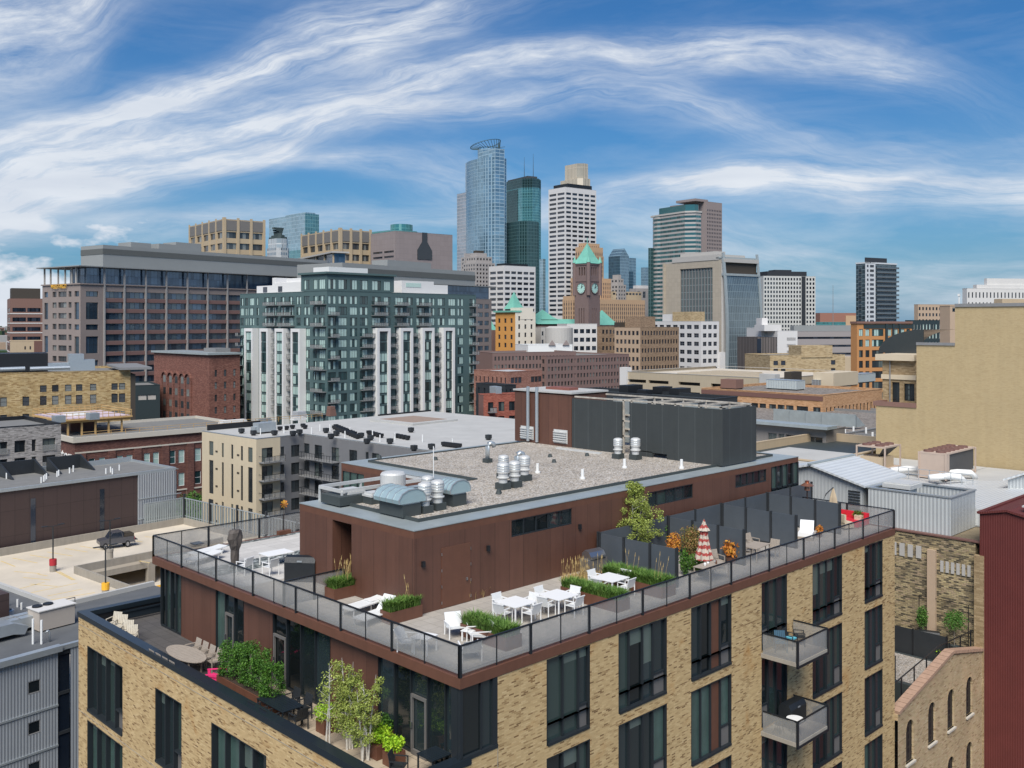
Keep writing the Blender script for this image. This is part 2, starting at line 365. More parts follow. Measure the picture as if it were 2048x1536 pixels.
def pavers(name, col, pu, pv, stain=(.3,.22,.12), samt=.25, line=.62, ang=0.0, tone=.07):
    m_, g, b = base_mat(name, .8); t = g.n('ShaderNodeTexCoord').outputs['Object']; x, y, z = g.xyz(t)[0:3]
    ln = g.m('MAXIMUM', lines(g, x, pu, .022), lines(g, y, pv, .022))
    wn = g.n('ShaderNodeTexWhiteNoise'); g.put(wn.inputs['Vector'], g.vec(g.m('FLOOR', g.m('DIVIDE', x, pu)), g.m('FLOOR', g.m('DIVIDE', y, pv)), .5))
    f = g.m('MULTIPLY_ADD', g.m('SUBTRACT', wn.outputs[0], .5), tone*2, 1.0)
    f = g.m('MULTIPLY', f, g.m('MULTIPLY_ADD', ln, line-1.0, 1.0))
    f = g.m('MULTIPLY', f, g.m('MULTIPLY_ADD', g.m('SUBTRACT', g.noise(t, 6, 4, .7), .5), .3, 1.0))
    s = g.n('ShaderNodeVectorMath', operation='SCALE'); s.inputs[0].default_value = col; g.put(s.inputs['Scale'], f)
    n2 = g.noise(t, .45, 7, .68, .5)
    c = g.mix(g.m('MULTIPLY', g.m('SUBTRACT', n2, .42), samt*6, clamp=True), s.outputs[0], g.mix(.5, s.outputs[0], c4(stain)))
    g.put(b.inputs['Base Color'], c); return m_
def leafm(name, cols, trans=.25):
    m_, g, b = base_mat(name, .6, 0, .3); ge = g.n('ShaderNodeNewGeometry'); oi = g.n('ShaderNodeObjectInfo')
    t = g.n('ShaderNodeTexCoord').outputs['Object']
    r = g.m('ADD', g.m('MULTIPLY', ge.outputs['Random Per Island'], .55), g.m('MULTIPLY', g.m('SUBTRACT', g.noise(t, 3.0, 3, .6), .25), .9))
    g.put(b.inputs['Base Color'], g.ramp(r, cols))
    b.inputs['Subsurface Weight'].default_value = 0.0
    return m_

# ================================================================ shared materials
M = {}
M['brick_tan'] = brick('tan_brick', [(0,(.15,.083,.035)),(.05,(.20,.113,.048)),(.09,(.31,.195,.088)),(.2,(.37,.245,.112)),(.28,(.455,.312,.15)),(.75,(.52,.365,.18)),(1,(.575,.42,.22))],
                       .25, .062, mortar=(.45,.33,.155), ms=.005, stain=((.40,.19,.045), .555, 3.5), big=.06)
M['corten'] = panels('corten', (.112,.050,.033), .92, 0, w=.02, line=.4, rough=.5, var=.10, streak=.14, tone=.13, spec=.5)
M['corten_plain'] = plain('corten_plain', (.128,.054,.032), .55, var=.12, streak=.12, scale=3)
M['corten_dark'] = plain('corten_dark', (.03,.014,.010), .6, var=.1)
M['darkmetal'] = plain('dark_metal', (.018,.022,.027), .4, .3, var=.05)
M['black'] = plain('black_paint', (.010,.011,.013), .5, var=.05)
M['cap'] = plain('cap_metal', (.035,.05,.065), .28, .6, var=.12, scale=1.2)
M['ledge'] = plain('ledge_metal', (.36,.40,.40), .42, .3, var=.16, scale=.8)
M['galv'] = plain('galvanised', (.48,.52,.54), .38, .6, var=.08)
M['alu'] = plain('aluminium', (.60,.60,.58), .5, .25, var=.08)
M['hoodgreen'] = plain('pale_hood', (.38,.50,.52), .4, .35, var=.06)
M['curb'] = plain('curb_membrane', (.045,.055,.055), .6, var=.1)
M['greymem'] = plain('grey_membrane', (.18,.177,.168), .85, var=.16, scale=.6, fine=.04)
M['whitemem'] = plain('white_membrane', (.40,.41,.42), .8, var=.12, scale=.4)
M['lightroof'] = plain('light_roof', (.43,.425,.405), .8, var=.12, scale=.3)
M['concrete'] = plain('concrete', (.30,.27,.225), .85, var=.14, scale=.8, streak=.12, fine=.05)
M['white'] = plain('white_paint', (.72,.72,.70), .5, var=.05)
M['white2'] = plain('white_powder_coat', (.78,.78,.77), .42, var=.02)
M['sling'] = plain('white_sling', (.66,.67,.66), .8, var=.04, fine=.05)
M['black_pvc'] = plain('black_cover', (.012,.015,.018), .5, var=.2, scale=3, bump=.3)
M['wood_grey'] = plain('weathered_teak', (.33,.28,.23), .8, var=.15, scale=5)
M['steel'] = plain('stainless', (.45,.46,.47), .28, .9, var=.05)
M['pvc'] = plain('white_pvc', (.75,.75,.73), .5)
M['bark'] = plain('bark', (.20,.17,.13), .9, var=.2, scale=8)
M['birch'] = plain('birch_bark', (.55,.52,.46), .8, var=.25, scale=9)
M['soil'] = plain('soil', (.04,.025,.015), .95, var=.2, scale=6)
M['winframe'] = plain('window_frame', (.022,.028,.033), .4, .2, var=.05)
M['glass_hero'] = glass('dark_window_glass', (.016,.024,.026), .04, 0, toned=(.035,.055,.05), ptoned=.22, spec=1.0, var=.8)
M['glass_dark'] = glass('dark_glass', (.018,.024,.028), .07, 0, toned=(.09,.11,.11), ptoned=.2, spec=.8)
M['glass_blue'] = glass('blue_reflecting_glass', (.07,.12,.17), .1, .6, toned=(.12,.18,.22), ptoned=.2)
M['glass_curt'] = plain('green_curtain_glass', (.055,.095,.082), .25, .0, var=.25, scale=1.2, spec=.9, streak=.25)
M['deck'] = pavers('deck_pavers', (.375,.345,.305), .6, .6, stain=(.22,.16,.09), samt=.16)
M['deckwhite'] = pavers('pale_pavers', (.52,.50,.47), 1.2, .6, stain=(.34,.31,.27), samt=.08)
M['terr'] = pavers('terrace_pavers', (.40,.325,.235), .75, .75, stain=(.22,.17,.11), samt=.1, line=.4)
M['terrdark'] = pavers('dark_decking', (.085,.078,.074), .6, .6, stain=(.04,.04,.04), samt=.12, line=.5)
M['gravel'] = gravel('roof_gravel', [(0,(.12,.105,.09)),(.2,(.26,.23,.195)),(.45,(.38,.335,.28)),(.65,(.42,.35,.27)),(.8,(.40,.375,.34)),(.93,(.52,.49,.45)),(1,(.62,.59,.55))], 15)
M['gravel_grey'] = gravel('grey_pebbles', [(0,(.03,.035,.035)),(.5,(.12,.14,.14)),(.8,(.25,.27,.26)),(1,(.5,.52,.5))], 7)
def railglass():
    m_, g, b = base_mat('rail_mesh_glass', .25, 0, .5)
    t = g.n('ShaderNodeTexCoord').outputs['Object']
    b.inputs['Base Color'].default_value = (.33,.33,.32,1)
    g.put(b.inputs['Alpha'], g.m('MULTIPLY_ADD', g.noise(t, .9, 4, .6), .35, .24)); return m_
M['railglass'] = railglass()
M['screen_grey'] = panels('dark_screen', (.040,.046,.046), 1.25, 0, w=.03, line=1.9, rough=.55, var=.08, streak=.08, tone=.06)
M['divider'] = plain('grey_divider', (.075,.088,.102), .5, .1, var=.10, scale=1.5)
M['black_metal2'] = plain('charcoal_metal', (.03,.034,.038), .5, .2)
# ================================================================ hero building
HB = (19.4, 25.2, 0.0); X1, X0, XE, YF, YB = 19.4, 22.26, 57.2, 25.2, 49.8
YT = 52.45; ZD_, ZT = 32.6, 28.85
hero = thing('apartment_building', 'nearest building, tan speckled brick with rust red steel penthouse, gravel roof and glass railed terraces', 'building', HB)
def hb(): return MB(HB)
def hpart(mb, name, mat, smooth=False, kind=None): return mb.build(name, M[mat] if isinstance(mat, str) else mat, hero, smooth, kind)
def YX(px, X):
    s = (px-CX)/FPX; return X*(FW[1]+s*RT[1])/(FW[0]+s*RT[0])
def XY(px, Y):
    s = (px-CX)/FPX; return Y*(FW[0]+s*RT[0])/(FW[1]+s*RT[1])
# windows of the brick faces: each one frame + panes
def hero_window(ax, c, a0, a1, z0, z1, cols, louver=None, hop=True, curtain=None, dep=.22, panel=None):
    """ax 'x' faces -y. sub-parts: pane (one per light), louver"""
    P = (lambda a, d: (a, c+d)) if ax == 'x' else (lambda a, d: (c+d, a))
    fr = hb()
    def B(aa, ab, d0, d1, za, zb, mb):
        p, q = P(aa, d0), P(ab, d1); mb.box(p[0], q[0], p[1], q[1], za, zb)
    t = .07
    B(a0, a0+t, .02, dep, z0, z1, fr); B(a1-t, a1, .02, dep, z0, z1, fr)
    B(a0+t, a1-t, -.04, dep, z0, z0+.10, fr); B(a0+t, a1-t, .02, dep, z1-t, z1, fr)
    n = len(cols); xs = [a0+t+(a1-a0-2*t)*sum(cols[:i])/sum(cols) for i in range(n+1)]
    for x in xs[1:-1]: B(x-.035, x+.035, .06, dep, z0+.1, z1-t, fr)
    lz = z0+.1+(z1-z0)*.26
    if louver is not None:
        B(xs[louver]+.035, xs[louver+1]-.035, .08, dep, lz, lz+.07, fr)
    w = hpart(fr, 'window', 'winframe')
    for i in range(n):
        gm = hb(); zb_ = lz+.07 if louver == i else z0+.1; zt_ = z1-t
        if panel != i and rnd.random() < .2:
            zt_ = z1-t-(z1-z0)*rnd.choice([.12,.2,.33,.5]); bl = hb(); B(xs[i]+.035, xs[i+1]-.035, dep-.062, dep-.04, zt_, z1-t, bl); bl.build('blind', M['blind'], hero).parent = w
        B(xs[i]+.035, xs[i+1]-.035, dep-.06, dep-.04, zb_, zt_, gm)
        ma = M['glass_curt'] if (curtain and i in curtain) else (M['corten_plain'] if panel == i else M['glass_hero'])
        o = gm.build('pane' if panel != i else 'steel_panel', ma, hero); o.parent = w
        if louver == i:
            lv = hb(); B(xs[i]+.035, xs[i+1]-.035, dep-.09, dep-.05, z0+.1, lz, lv)
            lv.build('louver', M['louver'], hero).parent = w
    return w
M['blind'] = plain('window_blind', (.10,.13,.115), .15, var=.1, spec=.9); M['louver'] = plain('louver_panel', (.16,.15,.14), .6, .2, var=.08)
RX = [(26.65,29.2),(30.96,34.32),(36.1,39.43),(42.07,44.57),(47.16,50.54),(53.21,55.61)]
hr = []; PIT = 3.84
for k in range(8):
    zt = 32.15 if k == 0 else 28.38-PIT*(k-1); zb = 28.83 if k == 0 else 25.0-PIT*(k-1)
    for i, (a, b) in enumerate(RX): hr.append((a, b, max(zb, .1), zt, k, i))
w = hb(); w.wall('x', YF, X1, X0, 0, 29.45, []); w.wall('x', YF, X0, XE, 0, 29.62, [h[:4] for h in hr if h[3] < 29.6] + [(h[0],h[1],h[2],29.62) for h in hr if h[4] == 0], .25)
w.wall('x', YF, 24.07, XE, 29.62, 32.2, [(h[0],h[1],29.62,h[3]) for h in hr if h[4] == 0], .25)
w.face((XE,YF,0),(XE,52,0),(XE,52,32.2),(XE,YF,32.2))
hpart(w, 'right_wall', 'brick_tan')
for a, b, z0, z1, k, i in hr:
    if k > 4: continue
    cols = {0:(1,1,.62),1:(.62,.8,.62,.75),2:(.7,.7,.72,.7),3:(.7,.8,.9),4:(.7,.7,.7,.7),5:(.8,.9,.9)}[i]
    cur = {(0,1):(2,),(2,1):None}.get((i,k))
    if i == 2: hero_window('x', YF, a, b, z0, z1, cols, louver=3, curtain=(0,1,3) if k == 1 else None, panel=2)
    elif i == 3: hero_window('x', YF, a, b, z0, z1, cols, louver=0, curtain=None)
    elif i == 1: hero_window('x', YF, a, b, z0, z1, cols, louver=3, curtain=(3,) if k == 1 else None)
    else: hero_window('x', YF, a, b, z0, z1, cols, louver=len(cols)-1, curtain=(0,) if (i,k)==(5,3) else None)
LY = [(46.8,51.3),(40.5,43.2),(33.3,37.8),(27.2,29.6)]
hl = [(a, b, max(24.78-3.86*k, .1), 28.18-3.86*k, k, i) for k in range(7) for i, (a, b) in enumerate(LY)]
w = hb(); w.wall('y', X1, YF, YT, 0, 29.45, [h[:4] for h in hl], .35); hpart(w, 'left_wall', 'brick_tan')
w = hb(); w.face((X1,YT,0),(40,YT,0),(40,YT,29.45),(X1,YT,29.45)); hpart(w, 'rear_wall', 'brick_tan')
for a, b, z0, z1, k, i in hl:
    if k > 2: continue
    hero_window('y', X1, a, b, z0, z1, {0:(.8,.9,.9,.9),1:(.8,.8,.8),2:(1,1,1.1,1),3:(1,1)}[i], louver={0:0,1:0,2:None,3:0}[i], dep=.35,
                curtain={(0,1):(1,3),(2,0):(2,3),(0,2):(1,)}.get((i,k)))
# pale movement joints in the brick
w = hb()
for z in (29.05, 24.5, 20.65): w.box(X1-.012, X1+.01, YF, YT-.05, z, z+.022)
for x in (24.07,): w.box(x-.012, x+.012, YF-.012, YF+.01, 15, 29.6)
hpart(w, 'movement_joint', 'concrete')
# parapet cap of the lower terrace
w = hb(); w.box(X1-.05, X1+.42, YF-.05, YT+.05, 29.45, 29.70); w.box(X1+.42, X0+.5, YF-.05, YF+.42, 29.45, 29.70); w.box(X1+.42, 34.8, YT-.42, YT+.05, 29.45, 29.70)
hpart(w, 'parapet_cap', 'cap')
w = hb(); w.box(X1+.05, X1+.38, YF+.05, YT-.05, ZT-.2, 29.45); w.box(X1+.38, X0+.3, YF+.05, YF+.38, ZT-.2, 29.45); w.box(X1+.38, 34.8, YT-.38, YT-.05, ZT-.2, 29.45)
hpart(w, 'parapet_lining', 'black')
w = hb(); w.box(X1+1.6, 34.6, YT-.86, YT-.78, 29.36, 29.44); w.box(X1+1.6, 34.6, YT-.80, YT-.76, 29.0, 29.36); hpart(w, 'terrace_kickrail', 'cap')
w = hb(); w.face((X1+.3,YF+.3,ZT),(X0+14,YF+.3,ZT),(X0+14,38.5,ZT),(X1+.3,38.5,ZT)); hpart(w, 'terrace_floor', 'terr')
w = hb(); w.face((X1+.3,38.5,ZT),(X0+14,38.5,ZT),(X0+14,YT-.3,ZT),(X1+.3,YT-.3,ZT)); hpart(w, 'terrace_decking', 'terrdark')
# terrace-level walls, X=22.62
XW = 22.62; sec = [(305,362,'g'),(362,432,'c'),(432,487,'gd'),(487,546,'c'),(546,660,'gd2'),(660,757,'c'),(757,905,'gd3')]
cw = hb()
for p0, p1, t in sec:
    ya, yb = YX(p1, XW), YX(p0, XW)
    if p0 == 305: yb = YB-.15
    if p1 == 905: ya = YF+.25
    if t == 'c': c1 = hb(); c1.box(XW, XW+.3, ya, yb, ZT, 32.25); hpart(c1, 'terrace_wall', 'corten'); continue
    gw = hb(); n = {305:4, 432:3, 546:4, 757:5}[p0]
    gw.box(XW+.02, XW+.16, ya, yb, ZT, ZT+.1); gw.box(XW+.02, XW+.16, ya, yb, 32.12, 32.22)
    ys = [ya+(yb-ya)*i/n for i in range(n+1)]
    for y in ys: gw.box(XW+.0, XW+.16, y-.035, y+.035, ZT+.1, 32.12)
    fr = hpart(gw, 'glass_wall', 'winframe'); di = {432:1, 546:3, 757:2}.get(p0)
    for i in range(n):
        gm = hb(); gm.box(XW+.09, XW+.11, ys[i]+.035, ys[i+1]-.035, ZT+.1, 32.12)
        cur = (p0 == 432 and i == 2) or (p0 == 305)
        gm.build('pane', M['glass_curt'] if cur and p0 != 305 else M['glass_clear'] if False else (M['glass_hero']), hero).parent = fr
        if i == di:
            dm = hb(); a, b = ys[i]+.05, ys[i+1]-.05
            for q in ((a, a+.09), (b-.09, b)): dm.box(XW-.03, XW+.06, q[0], q[1], ZT, ZT+2.25)
            dm.box(XW-.03, XW+.06, a+.09, b-.09, ZT+2.14, ZT+2.25); dm.box(XW-.03, XW+.06, a+.09, b-.09, ZT, ZT+.2)
            dd = dm.build('door', M['louver'], hero); dd.parent = fr
            hm = hb(); hm.box(XW-.1, XW-.04, b-.12, b-.06, ZT+1.0, ZT+1.22); hm.build('door_handle', M['steel'], hero).parent = fr
cw.box(XW+.2, 34.8, YB-.35, YB-.15, ZT, 32.25); hpart(cw, 'terrace_wall', 'corten')
# the corner window box at the right end of the glass wall
w = hb(); w.box(X0+.03, X0+.15, YF+.02, YF+.16, 29.7, 32.2); w.box(X0+.15, 24.07, YF-.03, YF+.2, 29.62, 29.76); w.box(X0+1.02, X0+1.08, YF+.03, YF+.18, 29.76, 32.2); w.box(23.85, 24.07, YF+.0, YF+.2, 29.76, 32.2)
w.box(X0+.02, X0+.14, YF+.16, YF+.5, 29.7, 32.2)
cf = hpart(w, 'corner_window', 'winframe')
for a, b in ((X0+.15, X0+1.02), (X0+1.08, 23.85)):
    gm = hb(); gm.box(a, b, YF+.10, YF+.12, 29.76, 32.18); gm.build('pane', M['glass_hero'], hero).parent = cf
# upper deck: slab, fascia, paving
w = hb(); w.box(X0-.03, X0+.3, YF-.03, YB+.03, 32.2, 32.58); w.box(X0+.3, XE+.02, YF-.03, YF+.3, 32.2, 32.58); w.box(X0+.3, 34.8, YB-.27, YB+.03, 32.2, 32.58); w.box(XE-.3, XE+.02, YF+.3, 31.5, 32.2, 32.58)
hpart(w, 'deck_fascia', 'corten_plain')
w = hb(); w.box(X0+.28, XE-.02, YF+.28, 31.95, 32.35, 32.56); w.box(X0+.28, 34.9, 31.95, YB-.26, 32.35, 32.56); hpart(w, 'deck_slab', 'concrete')
w = hb(); w.box(X0+.45, XE-.3, YF+.45, 31.9, 32.56, 32.60); w.box(X0+.45, 25.6, 31.9, 41.0, 32.56, 32.60); hpart(w, 'deck_paving', 'deck')
w = hb(); w.box(X0+.45, 34.9, 41.0, 43.6, 32.56, 32.604); w.box(X0+.45, 34.9, 45.5, YB-.75, 32.56, 32.604); hpart(w, 'pale_paving', 'deckwhite')
w = hb(); w.box(X0+.45, 34.9, 43.6, 45.5, 32.56, 32.598); w.box(X0+.45, 34.9, YB-.75, YB-.3, 32.56, 32.598); hpart(w, 'pebble_strip', 'gravel_grey')
w = hb(); w.box(57.2, 59.2, 30.4, 36, 32.3, 32.6); hpart(w, 'side_deck', 'concrete')
# glass railings
def railing(pts, zb, zt, heavy, name='railing', ins=.06):
    """pts: post positions along one straight edge; a thin post in each gap"""
    a, b = Vector(pts[0]), Vector(pts[-1]); dr = (b-a).normalized()
    m_ = hb(); m_.bar((*pts[0], zt), (*pts[-1], zt), .07, .05)
    r = hpart(m_, name, 'darkmetal')
    for p in pts:
        q = hb(); q.box(p[0]-.045, p[0]+.045, p[1]-.045, p[1]+.045, zb-.1, zt-.02); q.build('post', M['darkmetal'], hero).parent = r
    for p, q_ in zip(pts, pts[1:]):
        p, q_ = Vector(p), Vector(q_); mid = (p+q_)/2
        if heavy:
            t = hb(); t.box(mid.x-.018, mid.x+.018, mid.y-.018, mid.y+.018, zb, zt-.02); t.build('mullion', M['darkmetal'], hero).parent = r
        segs = ((p+dr*.06, mid-dr*.03), (mid+dr*.03, q_-dr*.06)) if heavy else ((p+dr*.06, q_-dr*.06),)
        for s0, s1 in segs:
            gl = hb(); gl.bar((s0.x, s0.y, (zb+zt)/2+.02), (s1.x, s1.y, (zb+zt)/2+.02), .012, zt-zb-.12); gl.build('mesh_panel', M['railglass'], hero).parent = r
    return r
railing([(X0+.02, y) for y in (25.25,29.1,32.46,35.8,39.4,42.87,46.5,49.78)], 32.62, 33.7, True)
railing([(x, YF+.02) for x in [X0+.02]+[XY(p, YF+.02) for p in (1061,1178,1285,1379,1462,1538,1607,1669,1725.7,1787)]], 32.62, 33.7, True)
railing([(X0+.02+i*3.13, YB-.02) for i in range(5)], 32.62, 33.7, True)
railing([(XE-.05, YF+.02), (XE-.05, 28.2), (XE-.05, 31.2)], 32.62, 33.7, False)
gy = W(553, 1158, 33.7); railing([(X0+.1, 36.9), (23.9, 36.9), (25.5, 36.9)], 32.62, 33.7, False, 'deck_gate')
# penthouse
PX, PY, PXE, PYL, PW2, PYB = 25.54, 31.84, 57.7, 40.7, 34.8, 50.65
ra, rb = YX(703, PX), YX(665, PX)
st = [(XY(1023, PY), XY(1144, PY)), (XY(1296, PY), XY(1386, PY)), (XY(1471, PY), XY(1533, PY))]
w = hb(); w.wall('y', PX, PY, PYL, ZD_-.05, 35.86, [(ra, rb, ZD_, 35.8)], 1.4)
w.wall('x', PY, PX, XY(1543, PY), ZD_-.05, 35.86, [(a, b, 35.03, 35.82) for a, b in st], .2)
w.face((PX,PYL,ZD_-.05),(PX,PYL,35.86),(PW2,PYL,35.86),(PW2,PYL,ZD_-.05))
gy0, gy1 = YX(683, PW2), YX(728, PW2)
w.wall('y', PW2, PYL, PYB, ZD_-.05, 35.86, [(gy1, gy0-.1, 33.0, 35.7)], .15)
w.face((PXE,PY+1.2,ZD_),(PXE,PYB,ZD_),(PXE,PYB,35.86),(PXE,PY+1.2,35.86))
w.face((PW2,PYB,ZD_),(PW2,PYB,35.86),(PXE,PYB,35.86),(PXE,PYB,ZD_))
pw = hpart(w, 'penthouse_wall', 'corten')
w = hb(); w.box(PX+1.38, PX+1.5, ra, rb, ZD_, 35.8); hpart(w, 'recess_back', 'corten_dark')  # back of the open recess, its shade put into the dark colour
for a, b in st:
    w = hb(); n = 5; w.box(a, b, PY+.02, PY+.14, 35.03, 35.08); w.box(a, b, PY+.02, PY+.14, 35.77, 35.82)
    for i in range(n+1): x = a+(b-a)*i/n; w.box(max(a, x-.03), min(b, x+.03), PY+.03, PY+.14, 35.08, 35.77)
    f = hpart(w, 'strip_window', 'winframe')
    for i in range(n):
        gm = hb(); gm.box(a+(b-a)*i/n+.03, a+(b-a)*(i+1)/n-.03, PY+.09, PY+.1, 35.08, 35.77); gm.build('pane', M['glass_hero'], hero).parent = f
# glazed end of the penthouse
a = XY(1543, PY); w = hb(); n = 5
for i in range(n+1): x = a+(PXE-a)*i/n; w.box(x-.05, x+.05, PY, PY+.16, ZD_, 35.86)
w.box(a, PXE, PY, PY+.16, 34.4, 34.5)
for i in range(2): w.box(PXE-.12, PXE, PY+.16+i, PY+.3+i, ZD_, 35.86)
f = hpart(w, 'glazed_corner', 'winframe')
for i in range(n):
    gm = hb(); gm.box(a+(PXE-a)*i/n+.05, a+(PXE-a)*(i+1)/n-.05, PY+.09, PY+.11, ZD_, 35.86); gm.build('pane', M['glass_curt'] if i % 2 == 0 else M['glass_hero'], hero).parent = f
w = hb(); w.box(PW2+.08, PW2+.1, gy1, gy0-.1, 33.0, 35.7)
f = hpart(w, 'green_glazing', M['glass_curt'])
w = hb()
for i in range(4): y = gy1+(gy0-.1-gy1)*i/3; w.box(PW2+.02, PW2+.08, y-.04, y+.04, 33, 35.7)
hpart(w, 'glazing_mullions', 'winframe')
# door in the penthouse wall with hinges and handle, wall lamps
da, db = XY(883, PY), XY(940, PY)
w = hb(); w.box(da, db, PY-.03, PY, ZD_+.02, ZD_+2.62); dr = hpart(w, 'door', 'corten_plain')
w = hb(); w.box(db-.28, db-.2, PY-.09, PY-.03, ZD_+1.0, ZD_+1.12); w.build('handle', M['steel'], hero).parent = dr
w = hb()
for z in (.2,.9,1.6,2.3):
    w.box(da-.03, da-.0, PY-.05, PY-.031, ZD_+z, ZD_+z+.12); w.box(db, db+.03, PY-.05, PY-.031, ZD_+z, ZD_+z+.12)
w.build('hinge', M['steel'], hero).parent = dr
for px, py in ((845,1128),(975,1096),(1158,1053)):
    x = XY(px, PY); d_ = x*FW[0]+PY*FW[1]; z = ZD(py, d_)
    w = hb(); w.box(x-.07, x+.07, PY-.12, PY, z-.12, z+.12); hpart(w, 'wall_lamp', 'black')
# penthouse roof: fascia, ledge, curb, gravel
def ring(mb, poly, w_, z0, z1):                            # band just inside a rectilinear polygon (ccw)
    n = len(poly)
    for i in range(n):
        a, b = Vector(poly[i]), Vector(poly[(i+1)%n]); p, q = Vector(poly[i-1]), Vector(poly[(i+2)%n])
        d = (b-a).normalized(); nrm = Vector((-d.y, d.x))
        cva = (a-p).normalized().cross(d) > 0; cvb = d.cross((q-b).normalized()) > 0
        a2 = a + d*(0 if cva else -w_); b2 = b - d*(w_ if cvb else 0)
        xs = sorted((a2.x, b2.x, (a2+nrm*w_).x, (b2+nrm*w_).x)); ys = sorted((a2.y, b2.y, (a2+nrm*w_).y, (b2+nrm*w_).y))
        mb.box(xs[0], xs[-1], ys[0], ys[-1], z0, z1)
def inset(poly, w_):
    out = []; n = len(poly)
    for i in range(n):
        p, a, b = Vector(poly[i-1]), Vector(poly[i]), Vector(poly[(i+1)%n]); d1 = (a-p).normalized(); d2 = (b-a).normalized()
        out.append(tuple(a + Vector((-d1.y, d1.x))*w_ + Vector((-d2.y, d2.x))*w_))
    return out
roof = [(PX,PY),(PXE,PY),(PXE,PYB),(PW2,PYB),(PW2,PYL),(PX,PYL)]
w = hb(); ring(w, roof, .25, 35.86, 36.18); hpart(w, 'roof_fascia', 'corten_plain')
w = hb(); w.prism([(x, y) for x, y in inset(roof, -.02)], 36.18, 36.22); hpart(w, 'roof_ledge', 'ledge')
rin = inset(roof, 1.18)
w = hb(); ring(w, rin, .12, 36.22, 36.36); hpart(w, 'roof_curb', 'curb')
w = hb(); w.prism(inset(rin, .12), 36.22, 36.29); hpart(w, 'gravel_roof', 'gravel')
# plant screen: rust box and charcoal screens on the roof
w = hb(); w.wall('y', 50.0, 44.9, 50.5, 36.29, 39.95); w.face((50,44.9,36.29),(53.8,44.9,36.29),(53.8,44.9,39.95),(50,44.9,39.95)); w.box(50,53.8,44.9,50.5,39.9,40.0)
hpart(w, 'stair_box', 'corten')
w = hb(); w.box(49.9, 53.9, 44.8, 50.6, 40.0, 40.12); hpart(w, 'stair_box_roof', 'lightroof')
w = hb(); w.box(51.3, 52.3, 46.3, 48.6, 40.12, 40.3); hpart(w, 'roof_hatch', plain('hatch_red', (.22,.08,.06), .6))
w = hb(); w.box(50.0, 50.12, 40.45, 44.85, 36.29, 39.72); w.box(50.0, 50.12, 36.75, 39.75, 36.6, 39.72); w.box(50.0, 50.12, 32.6, 36.75, 36.29, 39.72)
w.box(50.0, 50.12, 37.9, 39.75, 36.29, 36.65)
w.box(50.12, 53.8, 32.6, 32.72, 36.29, 39.72); hpart(w, 'plant_screen', 'screen_grey')
M['rustwhite'] = plain('rust_stained_white', (.5,.45,.38), .6, .2, var=.45, scale=2.5, streak=.3)
w = hb()
for y in (40.4, 39.7, 38.0, 36.2, 34.4, 32.85): w.box(50.2, 50.32, y, y+.12, 36.3, 39.85); w.box(53.55, 53.67, y, y+.12, 36.3, 39.85)
for z in (37.4, 38.4, 39.78): w.box(50.2, 50.3, 32.85, 44.8, z, z+.1); w.box(53.57, 53.67, 32.85, 44.8, z, z+.1)
for y in (40.4, 38.0, 36.2, 34.4, 32.85): w.box(50.3, 53.55, y, y+.1, 39.78, 39.88)
hpart(w, 'screen_frame', 'rustwhite')
w = hb()
for y in (33.4, 35.2, 37.0, 41.2, 42.8): w.box(53.7, 53.8, y, y+1.4, 36.5, 39.6)
hpart(w, 'inner_screen', 'ledge')
w = hb()
for y in (49.0, 48.1): w.tube([(49.85, y, 36.4), (49.85, y, 40.35)], .12, 8)
hpart(w, 'flue_pipe', 'galv')
for y in (49.6, 46.3):
    w = hb()
    for i in range(5): w.box(49.82, 50.0, y-1.0, y+.2, 36.6+i*.16, 36.68+i*.16)
    w.box(49.95, 49.99, y-1.05, y+.25, 36.5, 37.45); hpart(w, 'wall_louver', 'alu')
# white service frame over the notch
w = hb()
w.bar((26.55,40.5,36.9),(31.8,40.5,36.9),.12,.16); w.bar((26.55,38.6,36.9),(31.8,38.6,36.9),.12,.16); w.bar((26.55,38.6,36.9),(26.55,40.5,36.9),.12,.16); w.bar((31.6,38.6,36.9),(31.6,40.5,36.9),.1,.12)
for x in (26.55, 29, 31.6): w.bar((x,40.5,36.2),(x,40.5,36.9),.09); w.bar((x,38.6,36.29),(x,38.6,36.9),.09)
hpart(w, 'service_frame', 'alu')
# balconies on the right face
for k in range(4):
    zb = 28.5-PIT*k
    w = hb(); w.box(42.0, 45.0, 23.2, YF, zb, zb+.2); s = hpart(w, 'balcony', 'concrete')
    w = hb()
    for p, q in (((42.03,23.23),(42.03,25.1)),((42.03,23.23),(44.97,23.23)),((44.97,23.23),(44.97,25.1))):
        w.bar((*p, zb+1.22), (*q, zb+1.22), .06)
    for p in ((42.03,23.23),(44.97,23.23)): w.box(p[0]-.05, p[0]+.05, p[1]-.05, p[1]+.05, zb-.08, zb+1.2)
    w.box(41.98, 45.02, 23.17, 23.2, zb-.06, zb+.06)
    w.build('balcony_rail', M['darkmetal'], hero).parent = s
    for p, q in (((42.03,23.3),(42.03,25.1)),((42.1,23.23),(44.9,23.23)),((44.97,23.3),(44.97,25.1))):
        w = hb(); w.bar((*p, zb+.66), (*q, zb+.66), .012, 1.06); w.build('mesh_panel', M['railglass'], hero).parent = s
